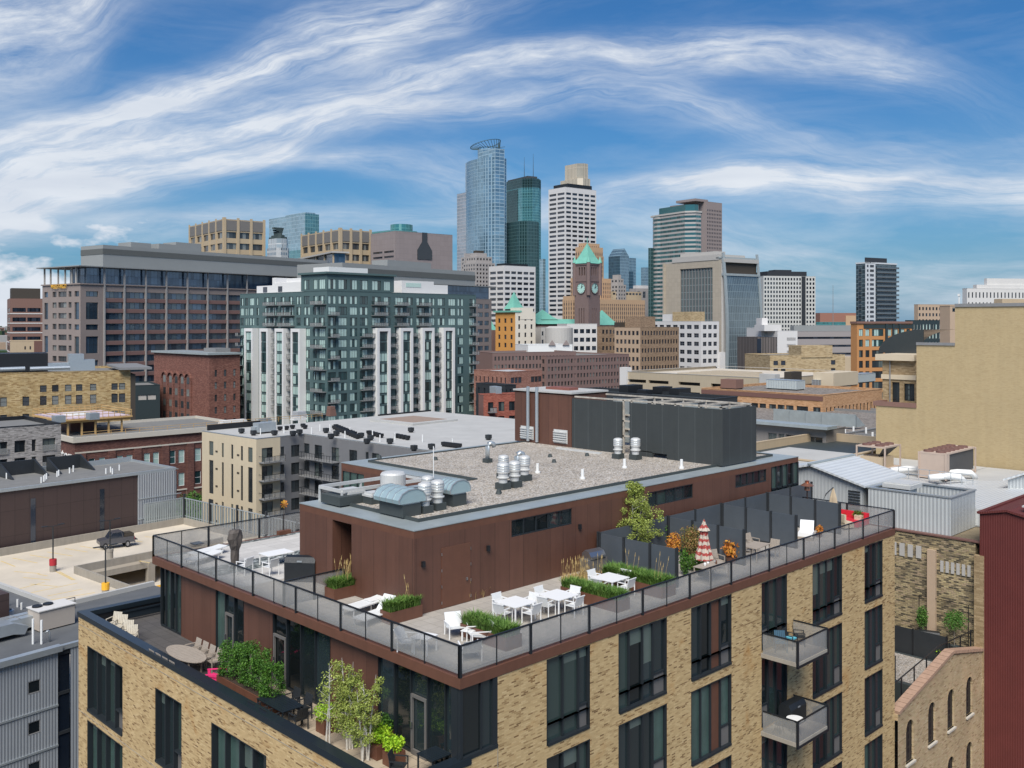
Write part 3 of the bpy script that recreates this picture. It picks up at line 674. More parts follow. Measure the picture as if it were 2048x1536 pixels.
# privacy dividers on the deck
def divider(pts, zt):
    a, b = pts[0], pts[-1]; w = hb(); w.bar((a[0],a[1],ZD_+.05), (b[0],b[1],ZD_+.05), .05, .1)
    r = w.build('privacy_divider', M['black_metal2'], hero)
    for p in pts: w = hb(); w.box(p[0]-.06, p[0]+.06, p[1]-.06, p[1]+.06, ZD_, zt+.05); w.build('post', M['black_metal2'], hero).parent = r
    for p, q in zip(pts, pts[1:]):
        p, q = Vector(p), Vector(q); d = (q-p).normalized()*.08; a, b = p+d, q-d
        w = hb(); w.bar((a.x, a.y, (ZD_+.1+zt)/2), (b.x, b.y, (ZD_+.1+zt)/2), .04, zt-ZD_-.1); w.build('panel', M['divider'], hero).parent = r
for x in (37.1, 42.9, 48.15, 53.2):
    divider([(x, 31.4), (x, 29.85), (x, 28.25), (x, 26.7)], 34.4)
divider([(37.1,31.5),(40.0,31.5),(42.9,31.5),(45.5,31.5),(48.1,31.5),(50.7,31.5),(53.2,31.5),(56,31.5),(58.8,31.5)], 34.42)
# ---- ground
gp = MB(); gp.face((-9000,-9000,0),(9000,-9000,0),(9000,9000,0),(-9000,9000,0))
gnd = gp.build('ground', plain('city_ground', (.10,.10,.095), .9, var=.25, scale=.02), kind='structure')

# ================================================================ the city: buildings in their own frame
# local frame: origin at the corner nearest the camera, +x along the face that runs away to the right,
# +y along the face that runs away to the left
def place(px, D, beta=45.46):
    x, y = PD(px, D); return (x, y), AL - R_(beta)
class Bld:
    def __init__(s, name, label, px, D, beta, pl, pr, ytop, group=None, cat='building', wl=None, wr=None, z0=0.0, C=None, yaw=None):
        s.C, s.yaw = place(px, D, beta); s.D = D; s.z0 = z0
        if C: s.C = C; s.yaw = yaw or 0.0; D = C[0]*FW[0]+C[1]*FW[1]
        dr = (math.cos(s.yaw), math.sin(s.yaw)); dl = (-dr[1], dr[0])
        s.wr = wr if wr else span(s.C, dr, pr); s.wl = wl if wl else span(s.C, dl, pl)
        if s.wl < 2 or s.wl > 200: s.wl = 40
        if s.wr < 2 or s.wr > 200: s.wr = 40
        s.h = ZD(ytop, D) - z0; s.e = thing(name, label, cat, (s.C[0], s.C[1], z0), s.yaw, group)
        s.dr, s.dl = dr, dl; s.nw = {}
    def X(s, px, y=0.0):                                  # local x of a pixel column on the line y=const
        o = (s.C[0]+s.dl[0]*y, s.C[1]+s.dl[1]*y); return span(o, s.dr, px)
    def Y(s, px, x=0.0):
        o = (s.C[0]+s.dr[0]*x, s.C[1]+s.dr[1]*x); return span(o, s.dl, px)
    def Z(s, py, x=0.0, y=0.0):                            # local height of a pixel row at local x,y
        X = s.C[0]+s.dr[0]*x+s.dl[0]*y; Y = s.C[1]+s.dr[1]*x+s.dl[1]*y
        return ZC - (py-HY)*(X*FW[0]+Y*FW[1])/FPX - s.z0
    def p(s, name, mb, mat, smooth=False, kind=None):
        return mb.build(name, mat if not isinstance(mat, str) else M[mat], s.e, smooth, kind)
    def box(s, name, mat, x0, x1, y0, y1, z0, z1):
        m_ = MB(); m_.box(x0, x1, y0, y1, z0, z1); return s.p(name, m_, mat)
    # wins: list of (ax, c, a0, a1, z0, z1, key)
    def body(s, wall, rightf=None, leftf=None, roof='greymem', par=.8, parw=.4, h=None, x0=0, y0=0, wr=None, wl=None, zb=0.0, dep=.25, cap=None, pname='wall', wall_l=None):
        h = h or s.h; wr = wr or s.wr; wl = wl or s.wl
        hr_ = rightf(x0, x0+wr, h) if rightf else []; hl_ = leftf(y0, y0+wl, h) if leftf else []
        m_ = MB(); m_.wall('x', y0, x0, x0+wr, zb, h, [q[:4] for q in hr_], dep)
        if not wall_l: m_.wall('y', x0, y0, y0+wl, zb, h, [q[:4] for q in hl_], dep)
        m_.face((x0+wr,y0,zb),(x0+wr,y0+wl,zb),(x0+wr,y0+wl,h),(x0+wr,y0,h)); m_.face((x0,y0+wl,zb),(x0,y0+wl,h),(x0+wr,y0+wl,h),(x0+wr,y0+wl,zb))
        s.p(pname, m_, wall)
        if wall_l: m_ = MB(); m_.wall('y', x0, y0, y0+wl, zb, h, [q[:4] for q in hl_], dep); s.p(pname, m_, wall_l)
        m_ = MB(); m_.box(x0+.02, x0+wr-.02, y0+.02, y0+wl-.02, h-par-.3, h-par)
        s.p('roof', m_, roof)
        if par > .05:
            m_ = MB(); rect = [(x0,y0),(x0+wr,y0),(x0+wr,y0+wl),(x0,y0+wl)]
            ring(m_, inset(rect, -.06), parw, h, h+.14); 
            ring(m_, inset(rect, .03), parw-.1, h-par, h)
            s.p('parapet', m_, cap or wall)
        s.windows([('x', y0, *q) for q in hr_ if len(q) > 4] + [('y', x0, *q) for q in hl_ if len(q) > 4], dep)
    def windows(s, ws, dep=.25, name='window', lim=100):
        s.nw[name] = s.nw.get(name, 0)
        rest = {}
        for ax, c, a0, a1, z0, z1, st in sorted(ws, key=lambda q: -q[5]):
            if s.nw[name] < lim:
                me = win_mesh(round(a1-a0, 2), round(z1-z0, 2), st)
                o = link(name, me, s.e); s.nw[name] += 1
                a, z = (a0+a1)/2, (z0+z1)/2
                o.location = (a, c+dep, z) if ax == 'x' else (c+dep, a, z)
                if ax == 'y': o.rotation_euler = (0, 0, -math.pi/2)
            else: rest.setdefault(st, []).append((ax, c, a0, a1, z0, z1))
        if rest:
            mb = MB(); mats = []
            for st, lst in rest.items():
                fi = len(mats); mats += [M[st[2]], M[st[3]]]
                for ax, c, a0, a1, z0, z1 in lst:
                    def B(u0, u1, v0, v1, d0, d1):
                        if ax == 'x': mb.box(a0+u0, a0+u1, c+dep-d1, c+dep-d0, z0+v0, z0+v1)
                        else: mb.box(c+dep-d1, c+dep-d0, a0+u0, a0+u1, z0+v0, z0+v1)
                    win_geo(B, a1-a0, z1-z0, st, mb, fi)
            mb.build(name, mats, s.e, kind='stuff')
def win_geo(B, w, h, st, mb, fi=0):
    nm, nh, _, _ = st; t = .07 if w < 3 else .1; t = min(t, w*.12)
    mb.cur = fi
    B(0, t, 0, h, .02, .1); B(w-t, w, 0, h, .02, .1); B(t, w-t, 0, t, .02, .13); B(t, w-t, h-t, h, .02, .1)
    for i in range(1, nm): x = w*i/nm; B(x-t/2, x+t/2, t, h-t, .02, .08)
    for j in range(1, nh): z = h*j/nh; B(t, w-t, z-t/2, z+t/2, .03, .085)
    mb.cur = fi+1
    for i in range(nm): B(w*i/nm, w*(i+1)/nm, .01, h-.01, .03+.002*(i%2), .05+.002*(i%2))
    mb.cur = 0
WM = {}
def win_mesh(w, h, st):
    k = (w, h, st)
    if k not in WM:
        mb = MB(); win_geo(lambda u0,u1,v0,v1,d0,d1: mb.box(u0-w/2, u1-w/2, -d1, -d0, v0-h/2, v1-h/2), w, h, st, mb)
        WM[k] = mb.mesh('window', [M[st[2]], M[st[3]]])
    return WM[k]
def grid(n, pitch, rows, top, wf=.5, hf=.55, st=(2,1,'winframe','glass_dark'), m0=0.0, m1=0.0, skip=None, pair=None, rowst=None):
    """punched windows: n columns, rows counted down from `top` metres under the roof"""
    def f(a0, a1, h):
        out = []; a0 += m0; a1 -= m1; cw = (a1-a0)/n
        for j in range(rows):
            zt = h-top-j*pitch; hh = hf[j] if isinstance(hf, (list, tuple)) else hf*pitch
            if zt-hh < .6: break
            for i in range(n):
                if skip and skip(i, j): continue
                c = a0+(i+.5)*cw
                if pair:
                    for sg in (-1, 1):
                        cc = c+sg*cw*pair/2; out.append((cc-cw*wf/2, cc+cw*wf/2, zt-hh, zt, rowst(i,j) if rowst else st))
                else: out.append((c-cw*wf/2, c+cw*wf/2, zt-hh, zt, rowst(i,j) if rowst else st))
        return out
    return f
def rb(a, b, seed=None): return rnd.uniform(a, b)
def glassmat(n, *a, **k): M[n] = curtain(n, *a, **k); return n
def P(n, col, rough=.7, **k): M[n] = plain(n, col, rough, **k); return n
# frames and glass
P('fr_white', (.6,.6,.58)); P('fr_grey', (.2,.2,.2)); P('fr_bronze', (.05,.04,.03))
M['g_teal'] = glass('teal_window', (.025,.06,.062), .08, .1, toned=(.42,.57,.52), ptoned=.55)
M['g_blue2'] = glass('office_window', (.06,.10,.145), .1, .5, toned=(.08,.12,.15), ptoned=.3)
M['g_navy'] = glass('navy_window', (.015,.022,.035), .1, .2, toned=(.04,.05,.07), ptoned=.3)
M['g_grey'] = glass('grey_window', (.05,.055,.06), .15, .1, toned=(.2,.21,.2), ptoned=.3)
P('stone_lt', (.42,.40,.37), var=.08); P('stone_white', (.60,.58,.55), var=.05, scale=.2); P('beige', (.46,.36,.24), var=.07, scale=.3, streak=.06); P('cream', (.55,.46,.33), var=.05, scale=.3)

# ---------------------------------------------------------------- 1 granite office block with glass top floors
P('granite', (.26,.212,.19), var=.07, scale=.2); P('granite_dk', (.20,.115,.10), var=.06); P('stone_pier', (.30,.29,.28)); P('grey_pent', (.25,.26,.255), var=.05, scale=.2); P('louv', (.10,.105,.10), var=.1)
glassmat('ct_blue', (.08,.13,.19), 1.4, 2.6, lc=(.03,.04,.05), lw=.08, lv=.1, metal=.5)
b = Bld('office_building', 'wide granite office block with blue glass top floor under a thin canopy and gold lettering', 161, 350, 35.7, 84.8, 640, 567.5, wr=130)
wr, wl = b.wr, b.wl; pit = 4.0; T0 = b.h
def wf_r(x0, x1, h):
    o = []; xs = [b.X(q) for q in (208, 248, 291, 332, 374, 414.5, 454, 493)]; xs += [xs[-1]+(xs[-1]-xs[-2])*k*.985 for k in range(1, 5)]
    for j in range(12):
        zt = h-2.6-j*pit
        for xa, xb_ in zip(xs, xs[1:]): o.append((xa+.6, xb_-.3, zt-2.35, zt+.05, (4,1,'winframe','g_blue2')))
    for zt, hh in ((2.6,2.0),(6.7,6.2),(14.8,2.0),(19.2,6.2),(28,2.0),(32,6.2)): o.append((b.X(172), b.X(196.5), h-zt-hh, h-zt, (3,2 if hh > 3 else 1,'winframe','g_blue2')))
    return o
def wf_l(y0, y1, h):
    o = []; cs = [b.Y(q) for q in (155.5, 150)]
    for zt, hh in ((2.6,2.0),(6.7,6.2),(14.8,2.0),(19.2,6.2),(28,2.0),(32,6.2)):
        o.append((b.Y(158), b.Y(149), h-zt-hh, h-zt, (1,2 if hh > 3 else 1,'winframe','g_blue2'))); o.append((b.Y(96), b.Y(88.5), h-zt-hh, h-zt, (1,2 if hh > 3 else 1,'winframe','g_blue2')))
    for j in range(11):
        zt = h-2.6-j*pit
        for q0, q1 in ((143,137),(133,116.5),(113,105)): o.append((b.Y(q0), b.Y(q1), zt-2.0, zt, (2,1,'winframe','g_grey')))
    return o
b.body(M['granite'], wf_r, wf_l, roof='grey_pent', par=.1, dep=.5)
m_ = MB()
for q in (208, 248, 291, 332, 374, 414.5, 454, 493): x = b.X(q); m_.box(x-.35, x+.35, -.75, 0, 0, T0-1.9)
b.p('pier', m_, 'stone_lt') if False else None
for q in (208, 248, 291, 332, 374, 414.5, 454, 493): x = b.X(q); b.box('pier', 'stone_pier', x-.25, x+.25, -.6, -.01, 2, T0+6.3)
m_ = MB()
for j in range(13): m_.box(b.X(208), wr, -.12, -.01, T0-6.45-j*pit, T0-5.05-j*pit); pass
b.p('stone_bands', m_, 'granite_dk')
b.box('cornice', 'granite', -.5, wr, -.5, wl+.3, T0-.2, T0+.25)
zt2 = b.Z(533); m_ = MB(); m_.wall('x', 1.2, b.X(172)+1, wr, T0+.25, zt2); m_.wall('y', b.X(172)+1, 1.2, wl*.48, T0+.25, zt2)
m_.face((b.X(172)+1,wl*.48,T0),(b.X(172)+1,wl*.48,zt2),(wr,wl*.48,zt2),(wr,wl*.48,T0)); b.p('glass_top_floor', m_, 'ct_blue')
for i in range(12): x = b.X(172)+1+i*(b.X(248)-b.X(208)); 
m_ = MB(); m_.box(-1.8, wr, -2.2, wl+1.0, zt2, zt2+.35); b.p('canopy', m_, 'grey_pent')
for q in (84.8+2, 99, 114, 128, 141, 150): y = b.Y(q); b.box('canopy_column', 'stone_lt', .2, .7, y-.25, y+.25, T0+.25, zt2)
px0, py0 = b.X(190, 0)+6, 12
m_ = MB(); xs0 = span((b.C[0]+b.dl[0]*9, b.C[1]+b.dl[1]*9), b.dr, 206); m_.box(xs0, wr, 9, wl-2, zt2, b.Z(489.5, xs0, 9)); b.p('roof_plant_room', m_, 'grey_pent')
m_ = MB(); m_.box(xs0-.1, wr, 8.85, 9, b.Z(508, xs0, 9), b.Z(497, xs0, 9)); m_.box(xs0-.15, xs0, 9, wl-2, b.Z(508, xs0, 9), b.Z(497, xs0, 9)); b.p('louver_band', m_, 'louv')
for q0, q1, yy in ((262,302,484),(318,352,487),(352,402,484)):
    yb_ = 20; o = (b.C[0]+b.dl[0]*yb_, b.C[1]+b.dl[1]*yb_); xa, xb_ = span(o, b.dr, q0), span(o, b.dr, q1)
    b.box('rooftop_box', 'grey_pent', xa, xb_, yb_, yb_+9, zt2+4, b.Z(yy, xa, yb_))
# sign lettering on the left face
def text(body, size, mat, parent, loc, rz, name='lettering', ext=.08, font=None, sx=1.0):
    cu = bpy.data.curves.new(name, 'FONT'); cu.body = body; cu.size = size; cu.extrude = ext; cu.align_x = 'CENTER'; cu.align_y = 'CENTER'
    tmp = bpy.data.objects.new('tmp', cu); sc.collection.objects.link(tmp); bpy.context.view_layer.update()
    me = bpy.data.meshes.new_from_object(tmp.evaluated_get(bpy.context.evaluated_depsgraph_get())); sc.collection.objects.unlink(tmp); bpy.data.objects.remove(tmp)
    me.materials.clear(); me.materials.append(mat); o = link(name, me, parent, loc); o.rotation_euler = (math.pi/2, 0, rz); o.scale = (sx, 1, 1); return o
M['gold'] = plain('gold_letters', (.75,.42,.05), .4, .2)
text('WELLS FARGO', 2.3, M['gold'], b.e, (-.6, b.Y(120), b.Z(573.5, 0, b.Y(120))), -math.pi/2, 'sign_lettering', sx=(b.Y(104)-b.Y(137))/16.2)
# its twin further right, seen beyond the dark apartment tower
b = Bld('office_building', 'second granite office block whose grey plant roof rises behind the dark green glass tower', 705, 400, 35.7, 690, 983, 590)
def tw_r(x0, x1, h): return [(b.X(955.5+k*13.5), b.X(966+k*12), h-2.4-j*4.1-2.2, h-2.4-j*4.1, (2,1,'winframe','g_blue2')) for j in range(9) for k in range(2)]
b.wl = 40; b.body(M['granite'], tw_r, None, roof='grey_pent', par=.1)
zt2 = b.Z(561); m_ = MB(); m_.box(1, b.wr-1, 1, 39, b.h, zt2); b.p('glass_top_floor', m_, 'ct_blue')
b.box('canopy', 'grey_pent', -1, b.wr+2.0, -1.6, 40, zt2, zt2+.4)
b.box('roof_plant_room', 'grey_pent', 2, b.X(950,8), 8, 36, zt2+.4, b.Z(525, 2, 8))
b.box('louver_band', 'louv', 4, b.X(950,8)+.1, 7.8, 8, b.Z(546, 2, 8), b.Z(534, 2, 8))
b.box('rooftop_box', 'grey_pent', b.X(775,20), b.X(862,20), 20, 30, zt2+4, b.Z(514, 20, 20))

# ---------------------------------------------------------------- far-left offices
P('redbr', (.20,.11,.085), var=.08); P('redbr2', (.15,.075,.06), var=.08)
b = Bld('office_building', 'reddish brown ribbon window office block with white bands at the left edge', 20, 620, 60, -30, 86, 597, wl=40)
def ribbon(n, pitch, rows, top, hf=.45, st=(6,1,'winframe','g_navy'), m0=1.0, m1=1.0, wf=.9):
    return grid(n, pitch, rows, top, wf, hf, st, m0, m1)
b.body(M['redbr'], ribbon(2, 6.2, 6, 6.0, .42), ribbon(2, 6.2, 6, 6.0, .42), par=.5)
m_ = MB()
for j in range(6): m_.box(-.2, b.wr, -.2, -.02, b.h-10.0-j*6.2, b.h-9.4-j*6.2); m_.box(-.2, -.02, -.2, b.wl, b.h-10.0-j*6.2, b.h-9.4-j*6.2)
b.p('white_bands', m_, 'stone_white'); b.box('rooftop_box', 'fr_bronze', 1, b.wr-1, 8, 24, b.h, b.h+7)
b = Bld('low_building', 'low beige block with dark red end walls at the left edge', 20, 430, 62, -60, 86, 683, wl=30)
b.body(M['beige'], grid(3, 3.3, 3, 2.2, .28, .45, (2,2,'winframe','g_navy'), 5, 2), None, par=.4, wall_l=M['redbr2'])
b.box('end_wall', 'redbr2', b.X(68), b.wr+.1, -.3, -.02, 0, b.h+.2)

# ---------------------------------------------------------------- twin beige grid towers
P('beige_lt', (.44,.345,.225), var=.05, scale=.1); P('taupe', (.16,.15,.14), var=.06)
def gridtower(label, px, D, beta, pl, pr, yt, nl, nr, wl=None):
    b = Bld('office_tower', label, px, D, beta, pl, pr, yt, group='beige grid office towers')
    b.body(M['beige_lt'], grid(nr, 12.0 if False else 7.6, 7, 8.6, .78, .56, (3,1,'winframe','g_grey'), .6, .6), grid(nl, 7.6, 7, 8.6, .78, .56, (3,1,'winframe','g_grey'), .6, .6), par=.3, dep=.8)
    for i in range(nr+1): x = .6+(b.wr-1.2)*i/nr; b.box('pier', 'beige_lt', x-.9, x+.9, -.6, -.02, 2, b.h+1.2)
    for i in range(nl+1): y = .6+(b.wl-1.2)*i/nl; b.box('pier', 'beige_lt', -.6, -.02, y-.9, y+.9, 2, b.h+1.2)
    m_ = MB(); m_.box(-.25, b.wr-.2, -.3, -.05, b.h-7.6, b.h-.6); m_.box(-.3, -.05, .2, b.wl, b.h-7.6, b.h-.6); b.p('attic_panel', m_, 'taupe')
    return b
b = gridtower('beige grid office tower with grey attic, left one of the two', 447.7, 660, 52, 379, 529.5, 438, 5, 3)
b = gridtower('beige grid office tower with grey attic, right one of the two', 680, 640, 52, 603, 742, 459, 5, 3)
b = Bld('glass_pavilion', 'dark glazed setback with thin canopy in front of the right beige tower', 668, 560, 62, 603, 690, 506)
b.body(M['ct_blue'], None, None, par=.05)
b.box('canopy', 'stone_lt', -2, b.wr+2, -2, b.wl+2, b.h, b.h+.9)
for i in range(5): b.box('column', 'beige_lt', -.8, 0-.02, b.wl*i/4-.5, b.wl*i/4+.5, 0, b.h)
# ---------------------------------------------------------------- far towers behind
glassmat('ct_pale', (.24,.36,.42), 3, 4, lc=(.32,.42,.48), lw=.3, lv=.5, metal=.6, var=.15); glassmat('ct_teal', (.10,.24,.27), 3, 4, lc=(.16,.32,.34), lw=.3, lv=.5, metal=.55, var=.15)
b = Bld('glass_tower', 'pale blue glass tower with stepped outline behind the beige towers', 610, 1000, 48, 538, 638, 427)
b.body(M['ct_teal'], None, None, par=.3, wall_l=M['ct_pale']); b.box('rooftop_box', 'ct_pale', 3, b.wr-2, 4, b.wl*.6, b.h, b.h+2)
m_ = MB(); m_.box(-6, -.1, -4, b.wl*.42, 0, b.h-38); m_.box(-6.2,-.1, b.wl*.42, b.wl*.7, 0, b.h-24)if False else None; b.p('lower_block', m_, 'ct_teal')
b = Bld('office_tower', 'white banded tower with rounded top and dark stepped pyramid roof', 556, 820, 45, 530, 582, 476)
def octo(m_, x0, x1, y0, y1, c, z0, z1): m_.prism([(x0+c,y0),(x1-c,y0),(x1,y0+c),(x1,y1-c),(x1-c,y1),(x0+c,y1),(x0,y1-c),(x0,y0+c)], z0, z1)
m_ = MB(); octo(m_, 0, b.wr, 0, b.wl, 3, 0, b.h-8); b.p('shaft', m_, glassmat('ct_whiteband', (.15,.2,.24), 2.2, 4.2, lc=(.42,.43,.43), lw=.8, lv=1.9, metal=.3))
m_ = MB(); octo(m_, .8, b.wr-.8, .8, b.wl-.8, 3, b.h-8, b.h); b.p('crown', m_, glassmat('ct_crown', (.3,.34,.36), 1.6, 8, lc=(.5,.52,.52), lw=.5, lv=1.0, metal=.2))
m_ = MB()
for k in range(6): octo(m_, 1.5+k*1.5, b.wr-1.5-k*1.5, 1.5+k*1.5, b.wl-1.5-k*1.5, 2.2, b.h+k*1.7, b.h+k*1.7+1.5)
b.p('stepped_roof', m_, P('darkteal', (.04,.06,.06)))
P('mauve', (.27,.22,.205), var=.04, scale=.1)
M['mauve_p'] = panels('mauve_panels', (.27,.225,.215), 3.2, 3.2, w=.15, line=.85, var=.04, streak=.03, tone=.04)
b = Bld('windowless_building', 'plain mauve stone block with a dark glass notch near its right end', 791, 620, 50, 741.5, 905, 462)
b.body(M['mauve_p'], None, lambda y0, y1, h: [(y0+2, y1*.45, h-12.3-k*3.3-1.3, h-12.3-k*3.3, (5,1,'winframe','g_navy')) for k in range(3)] + [(y1*.52, y1-3, h-12.3-k*3.3-1.3, h-12.3-k*3.3, (5,1,'winframe','g_navy')) for k in range(3)], par=.3)
xa = b.X(849); m_ = MB(); za, zb = b.Z(490, xa), b.Z(519, xa); xw = b.X(864)-b.X(835)
m_.extr([(xa-2,-.4,b.h+.3),(xa-2,-.4,za+2),(xa-xw/2,-.4,za-3.5),(xa-xw/2,-.4,zb),(xa+xw/2,-.4,zb),(xa+xw/2,-.4,za-3.5),(xa+2,-.4,za+2),(xa+2,-.4,b.h+.3)], (0,.38,0)); b.p('glass_notch', m_, P('notch', (.02,.022,.026), rough=.15, spec=.9))
glassmat('ct_green', (.07,.22,.22), 1.8, 3.8, lc=(.12,.3,.3), lw=.2, lv=.4, metal=.5)
b = Bld('office_tower', 'green glass building with a round drum top behind the mauve block', 790, 800, 45, 724, 848, 459)
m_ = MB(); octo(m_, 0, b.wr, 0, b.wl, 8, 0, b.h); b.p('shaft', m_, 'ct_green')
x, y = PD(803, 830); m_ = MB((b.C[0], b.C[1], 0)); 
lx = (x-b.C[0])*b.dr[0]+(y-b.C[1])*b.dr[1]; ly = (x-b.C[0])*b.dl[0]+(y-b.C[1])*b.dl[1]; m_ = MB(); m_.lathe(lx, ly, [(9.6,b.h-2),(9.6,ZD(448,820)),(9,ZD(447.5,820))], 32); b.p('drum', m_, 'ct_green')

# ---------------------------------------------------------------- tallest glass tower with ringed crown
glassmat('ct_cap1', (.17,.28,.36), 2.4, 3.9, lc=(.26,.37,.44), lw=.7, lv=.5, metal=.65, var=.18)
glassmat('ct_cap2', (.24,.37,.45), 6, 3.9, lc=(.34,.46,.53), lw=.4, lv=.7, metal=.65, var=.2)
glassmat('ct_cap3', (.30,.34,.38), 3, 3.9, lc=(.40,.40,.42), lw=.3, lv=.8, metal=.5, var=.1)
b = Bld('skyscraper', 'tallest blue glass skyscraper with a wire halo crown and a lower slab on its left', 990, 1050, 55, 932, 1009, 296)
b.body(M['ct_cap2'], None, None, par=.3, wall_l=M['ct_cap2'], wl=b.wl*.55)
# bowed front bay
def arcp(x0, y0, x1, y1, bow, n=8):
    p, q = Vector((x0,y0)), Vector((x1,y1)); d = q-p; nn = Vector((d.y, -d.x)).normalized()
    return [tuple(p+d*t+nn*bow*4*t*(1-t)) for t in [i/n for i in range(n+1)]]
L_ = b.wl
pts = arcp(-1.5, L_*.98, -1.5, 4, -5)
m_ = MB(); pp = [(-1.5, L_*.98)]+[(x, y) for x, y in [(-1.5-6*4*t*(1-t), L_*.98+(4-L_*.98)*t) for t in [i/10 for i in range(1,10)]]]+[(-1.5,4)]
m_.prism(pp[::1]+[(18,4),(18,L_*.98)], 0, b.Z(313)); b.p('bowed_bay', m_, 'ct_cap1')
m_ = MB(); m_.lathe(14, L_*.55, [(13,b.Z(313)),(13,b.Z(289))], 28); b.p('crown_drum', m_, 'ct_cap2')
m_ = MB(); zc = b.Z(286)
ringp = [(14+17*math.cos(t)-3, L_*.6+17*math.sin(t), b.Z(277)+4.2*math.cos(t+.9)) for t in [2*math.pi*i/28 for i in range(29)]]
ring2 = [(14+12*math.cos(t), L_*.55+12*math.sin(t), zc) for t in [2*math.pi*i/28 for i in range(29)]]
for k in range(28): m_.bar(ringp[k], ringp[k+1], .6); m_.bar(ring2[k], ring2[k+1], .6)
for k in range(0, 28, 1): m_.bar(ringp[k], ring2[k], .4)
for k in range(0, 28, 2): m_.bar(ring2[k], (*ring2[k][:2], b.Z(290)), .5)
b.p('halo_crown', m_, P('halo', (.05,.09,.1)))
m_ = MB(); xx = b.X(1004); m_.bar((xx,6,b.h-8),(xx,6,b.h+6),.8); m_.bar((xx-6,6,b.h+1),(xx+8,6,b.h+4),.5); b.p('roof_mast', m_, 'halo')
m_ = MB(); o = b.Y(914, -4); m_.box(-3, 14, b.Y(945, -3), b.Y(914, -3), 0, b.Z(385, -3, b.Y(930,-3))); b.p('lower_slab', m_, 'ct_cap3')
# teal skyscraper
glassmat('ct_ids', (.11,.27,.29), 2.2, 3.8, lc=(.14,.33,.34), lw=.4, lv=.5, metal=.65, var=.2)
glassmat('ct_idsd', (.035,.075,.08), 2.2, 3.8, lc=(.05,.10,.105), lw=.5, lv=.5, metal=.5, var=.2)
def setback(Bx, z0, z1, x0=0, y0=0, c=2.6, steps=4, grow=0):
    wr, wl = Bx.wr+grow, Bx.wl+grow; pts = []
    s_ = c
    lo = [(-grow+s_*steps, -grow)]
    pts = []
    n = steps
    A = [(-grow+s_*i, -grow+s_*(n-i)) for i in range(n+1)]
    poly = []
    for i in range(n): poly += [(A[i][0], A[i][1]), (A[i+1][0], A[i][1])] if True else []
    poly = [(-grow, -grow+s_*n)] + sum([[(-grow+s_*(i+1), -grow+s_*(n-i)), (-grow+s_*(i+1), -grow+s_*(n-i-1))] for i in range(n)], [])
    B2 = sum([[(wr-s_*(n-i), -grow+s_*i), (wr-s_*(n-i), -grow+s_*(i+1))] for i in range(n)], []) + [(wr, -grow+s_*n)]
    C2 = [(wr, wl), (-grow, wl)]
    pl = poly + B2 + C2; out = []
    for p in pl:
        if not out or (abs(out[-1][0]-p[0])+abs(out[-1][1]-p[1])) > 1e-4: out.append(p)
    m_ = MB(); m_.prism(out, z0, z1); return m_
b = Bld('skyscraper', 'teal glass skyscraper with dark crown band right of the tallest tower', 1052, 1350, 58, 1000, 1090, 372)
b.p('shaft', setback(b, 0, b.h-1), 'ct_ids'); b.p('crown_band', setback(b, b.h-1, b.h+13-1, grow=.0), 'ct_idsd')
b.box('notch_strip', 'ct_idsd', -.7, -.2, b.wl*.3, b.wl*.72, 60, b.h-2)
b.box('rooftop_box', P('rbox', (.05,.06,.065)), 8, b.wr-8, 8, b.wl-8, b.h+12, b.h+16)
for x, y, z in ((10,20,44),(24,18,50)): m_ = MB(); m_.tube([(x,y,b.h+14),(x,y,b.h+z)], [.5,.15], 5); b.p('antenna', m_, 'rbox')
glassmat('ct_dk', (.035,.085,.09), 2.0, 3.8, lc=(.06,.12,.125), lw=.7, lv=.7, metal=.5, var=.25)
b = Bld('office_tower', 'dark teal glass tower with chamfered corner in front of the teal skyscraper', 1045, 1050, 56, 1009, 1084, 441)
b.p('shaft', setback(b, 0, b.h, c=2.0, steps=3), 'ct_dk')
b = Bld('glass_tower', 'slim pale teal glass slab beside the dark teal tower', 1086, 1250, 50, 1079, 1091, 518); b.body(M['ct_pale'], None, None, par=.2)

# ---------------------------------------------------------------- middle of the skyline
P('whitestone', (.62,.60,.58), var=.03, scale=.1); P('deco_grey', (.36,.33,.31), var=.05, scale=.1); P('orange_stone', (.47,.31,.185), var=.06, scale=.08); P('copper', (.16,.42,.33), .6, var=.12, scale=.3, streak=.15)
b = Bld('office_tower', 'stepped grey stone art deco tower in front of the tallest glass skyscraper', 951, 900, 50, 926, 990, 512)
def steps(b, mat, lst, st, n0, pitch=3.8, wf=.5, hf=.5):
    for k, (x0, x1, y0, y1, z0, z1) in enumerate(lst):
        m_ = MB(); n = max(1, int((x1-x0)/3.6)); n2 = max(1, int((y1-y0)/3.6)); rows = max(0, int((z1-z0-2)/pitch))
        hs = grid(n, pitch, rows, 1.5, wf, hf, st)(x0+.5, x1-.5, z1); hs2 = grid(n2, pitch, rows, 1.5, wf, hf, st)(y0+.5, y1-.5, z1)
        hs = [h for h in hs if h[2] > z0+.3]; hs2 = [h for h in hs2 if h[2] > z0+.3]
        m_.wall('x', y0, x0, x1, z0, z1, [h[:4] for h in hs], .3); m_.wall('y', x0, y0, y1, z0, z1, [h[:4] for h in hs2], .3)
        m_.face((x1,y0,z0),(x1,y1,z0),(x1,y1,z1),(x1,y0,z1)); m_.face((x0,y1,z0),(x0,y1,z1),(x1,y1,z1),(x1,y1,z0)); m_.face((x0,y0,z1-.2),(x1,y0,z1-.2),(x1,y1,z1-.2),(x0,y1,z1-.2))
        b.p('wall', m_, mat); b.windows([('x', y0, *h) for h in hs]+[('y', x0, *h) for h in hs2], .3)
S1 = (1,1,'fr_bronze','g_navy'); h = b.h; wr, wl = b.wr, b.wl
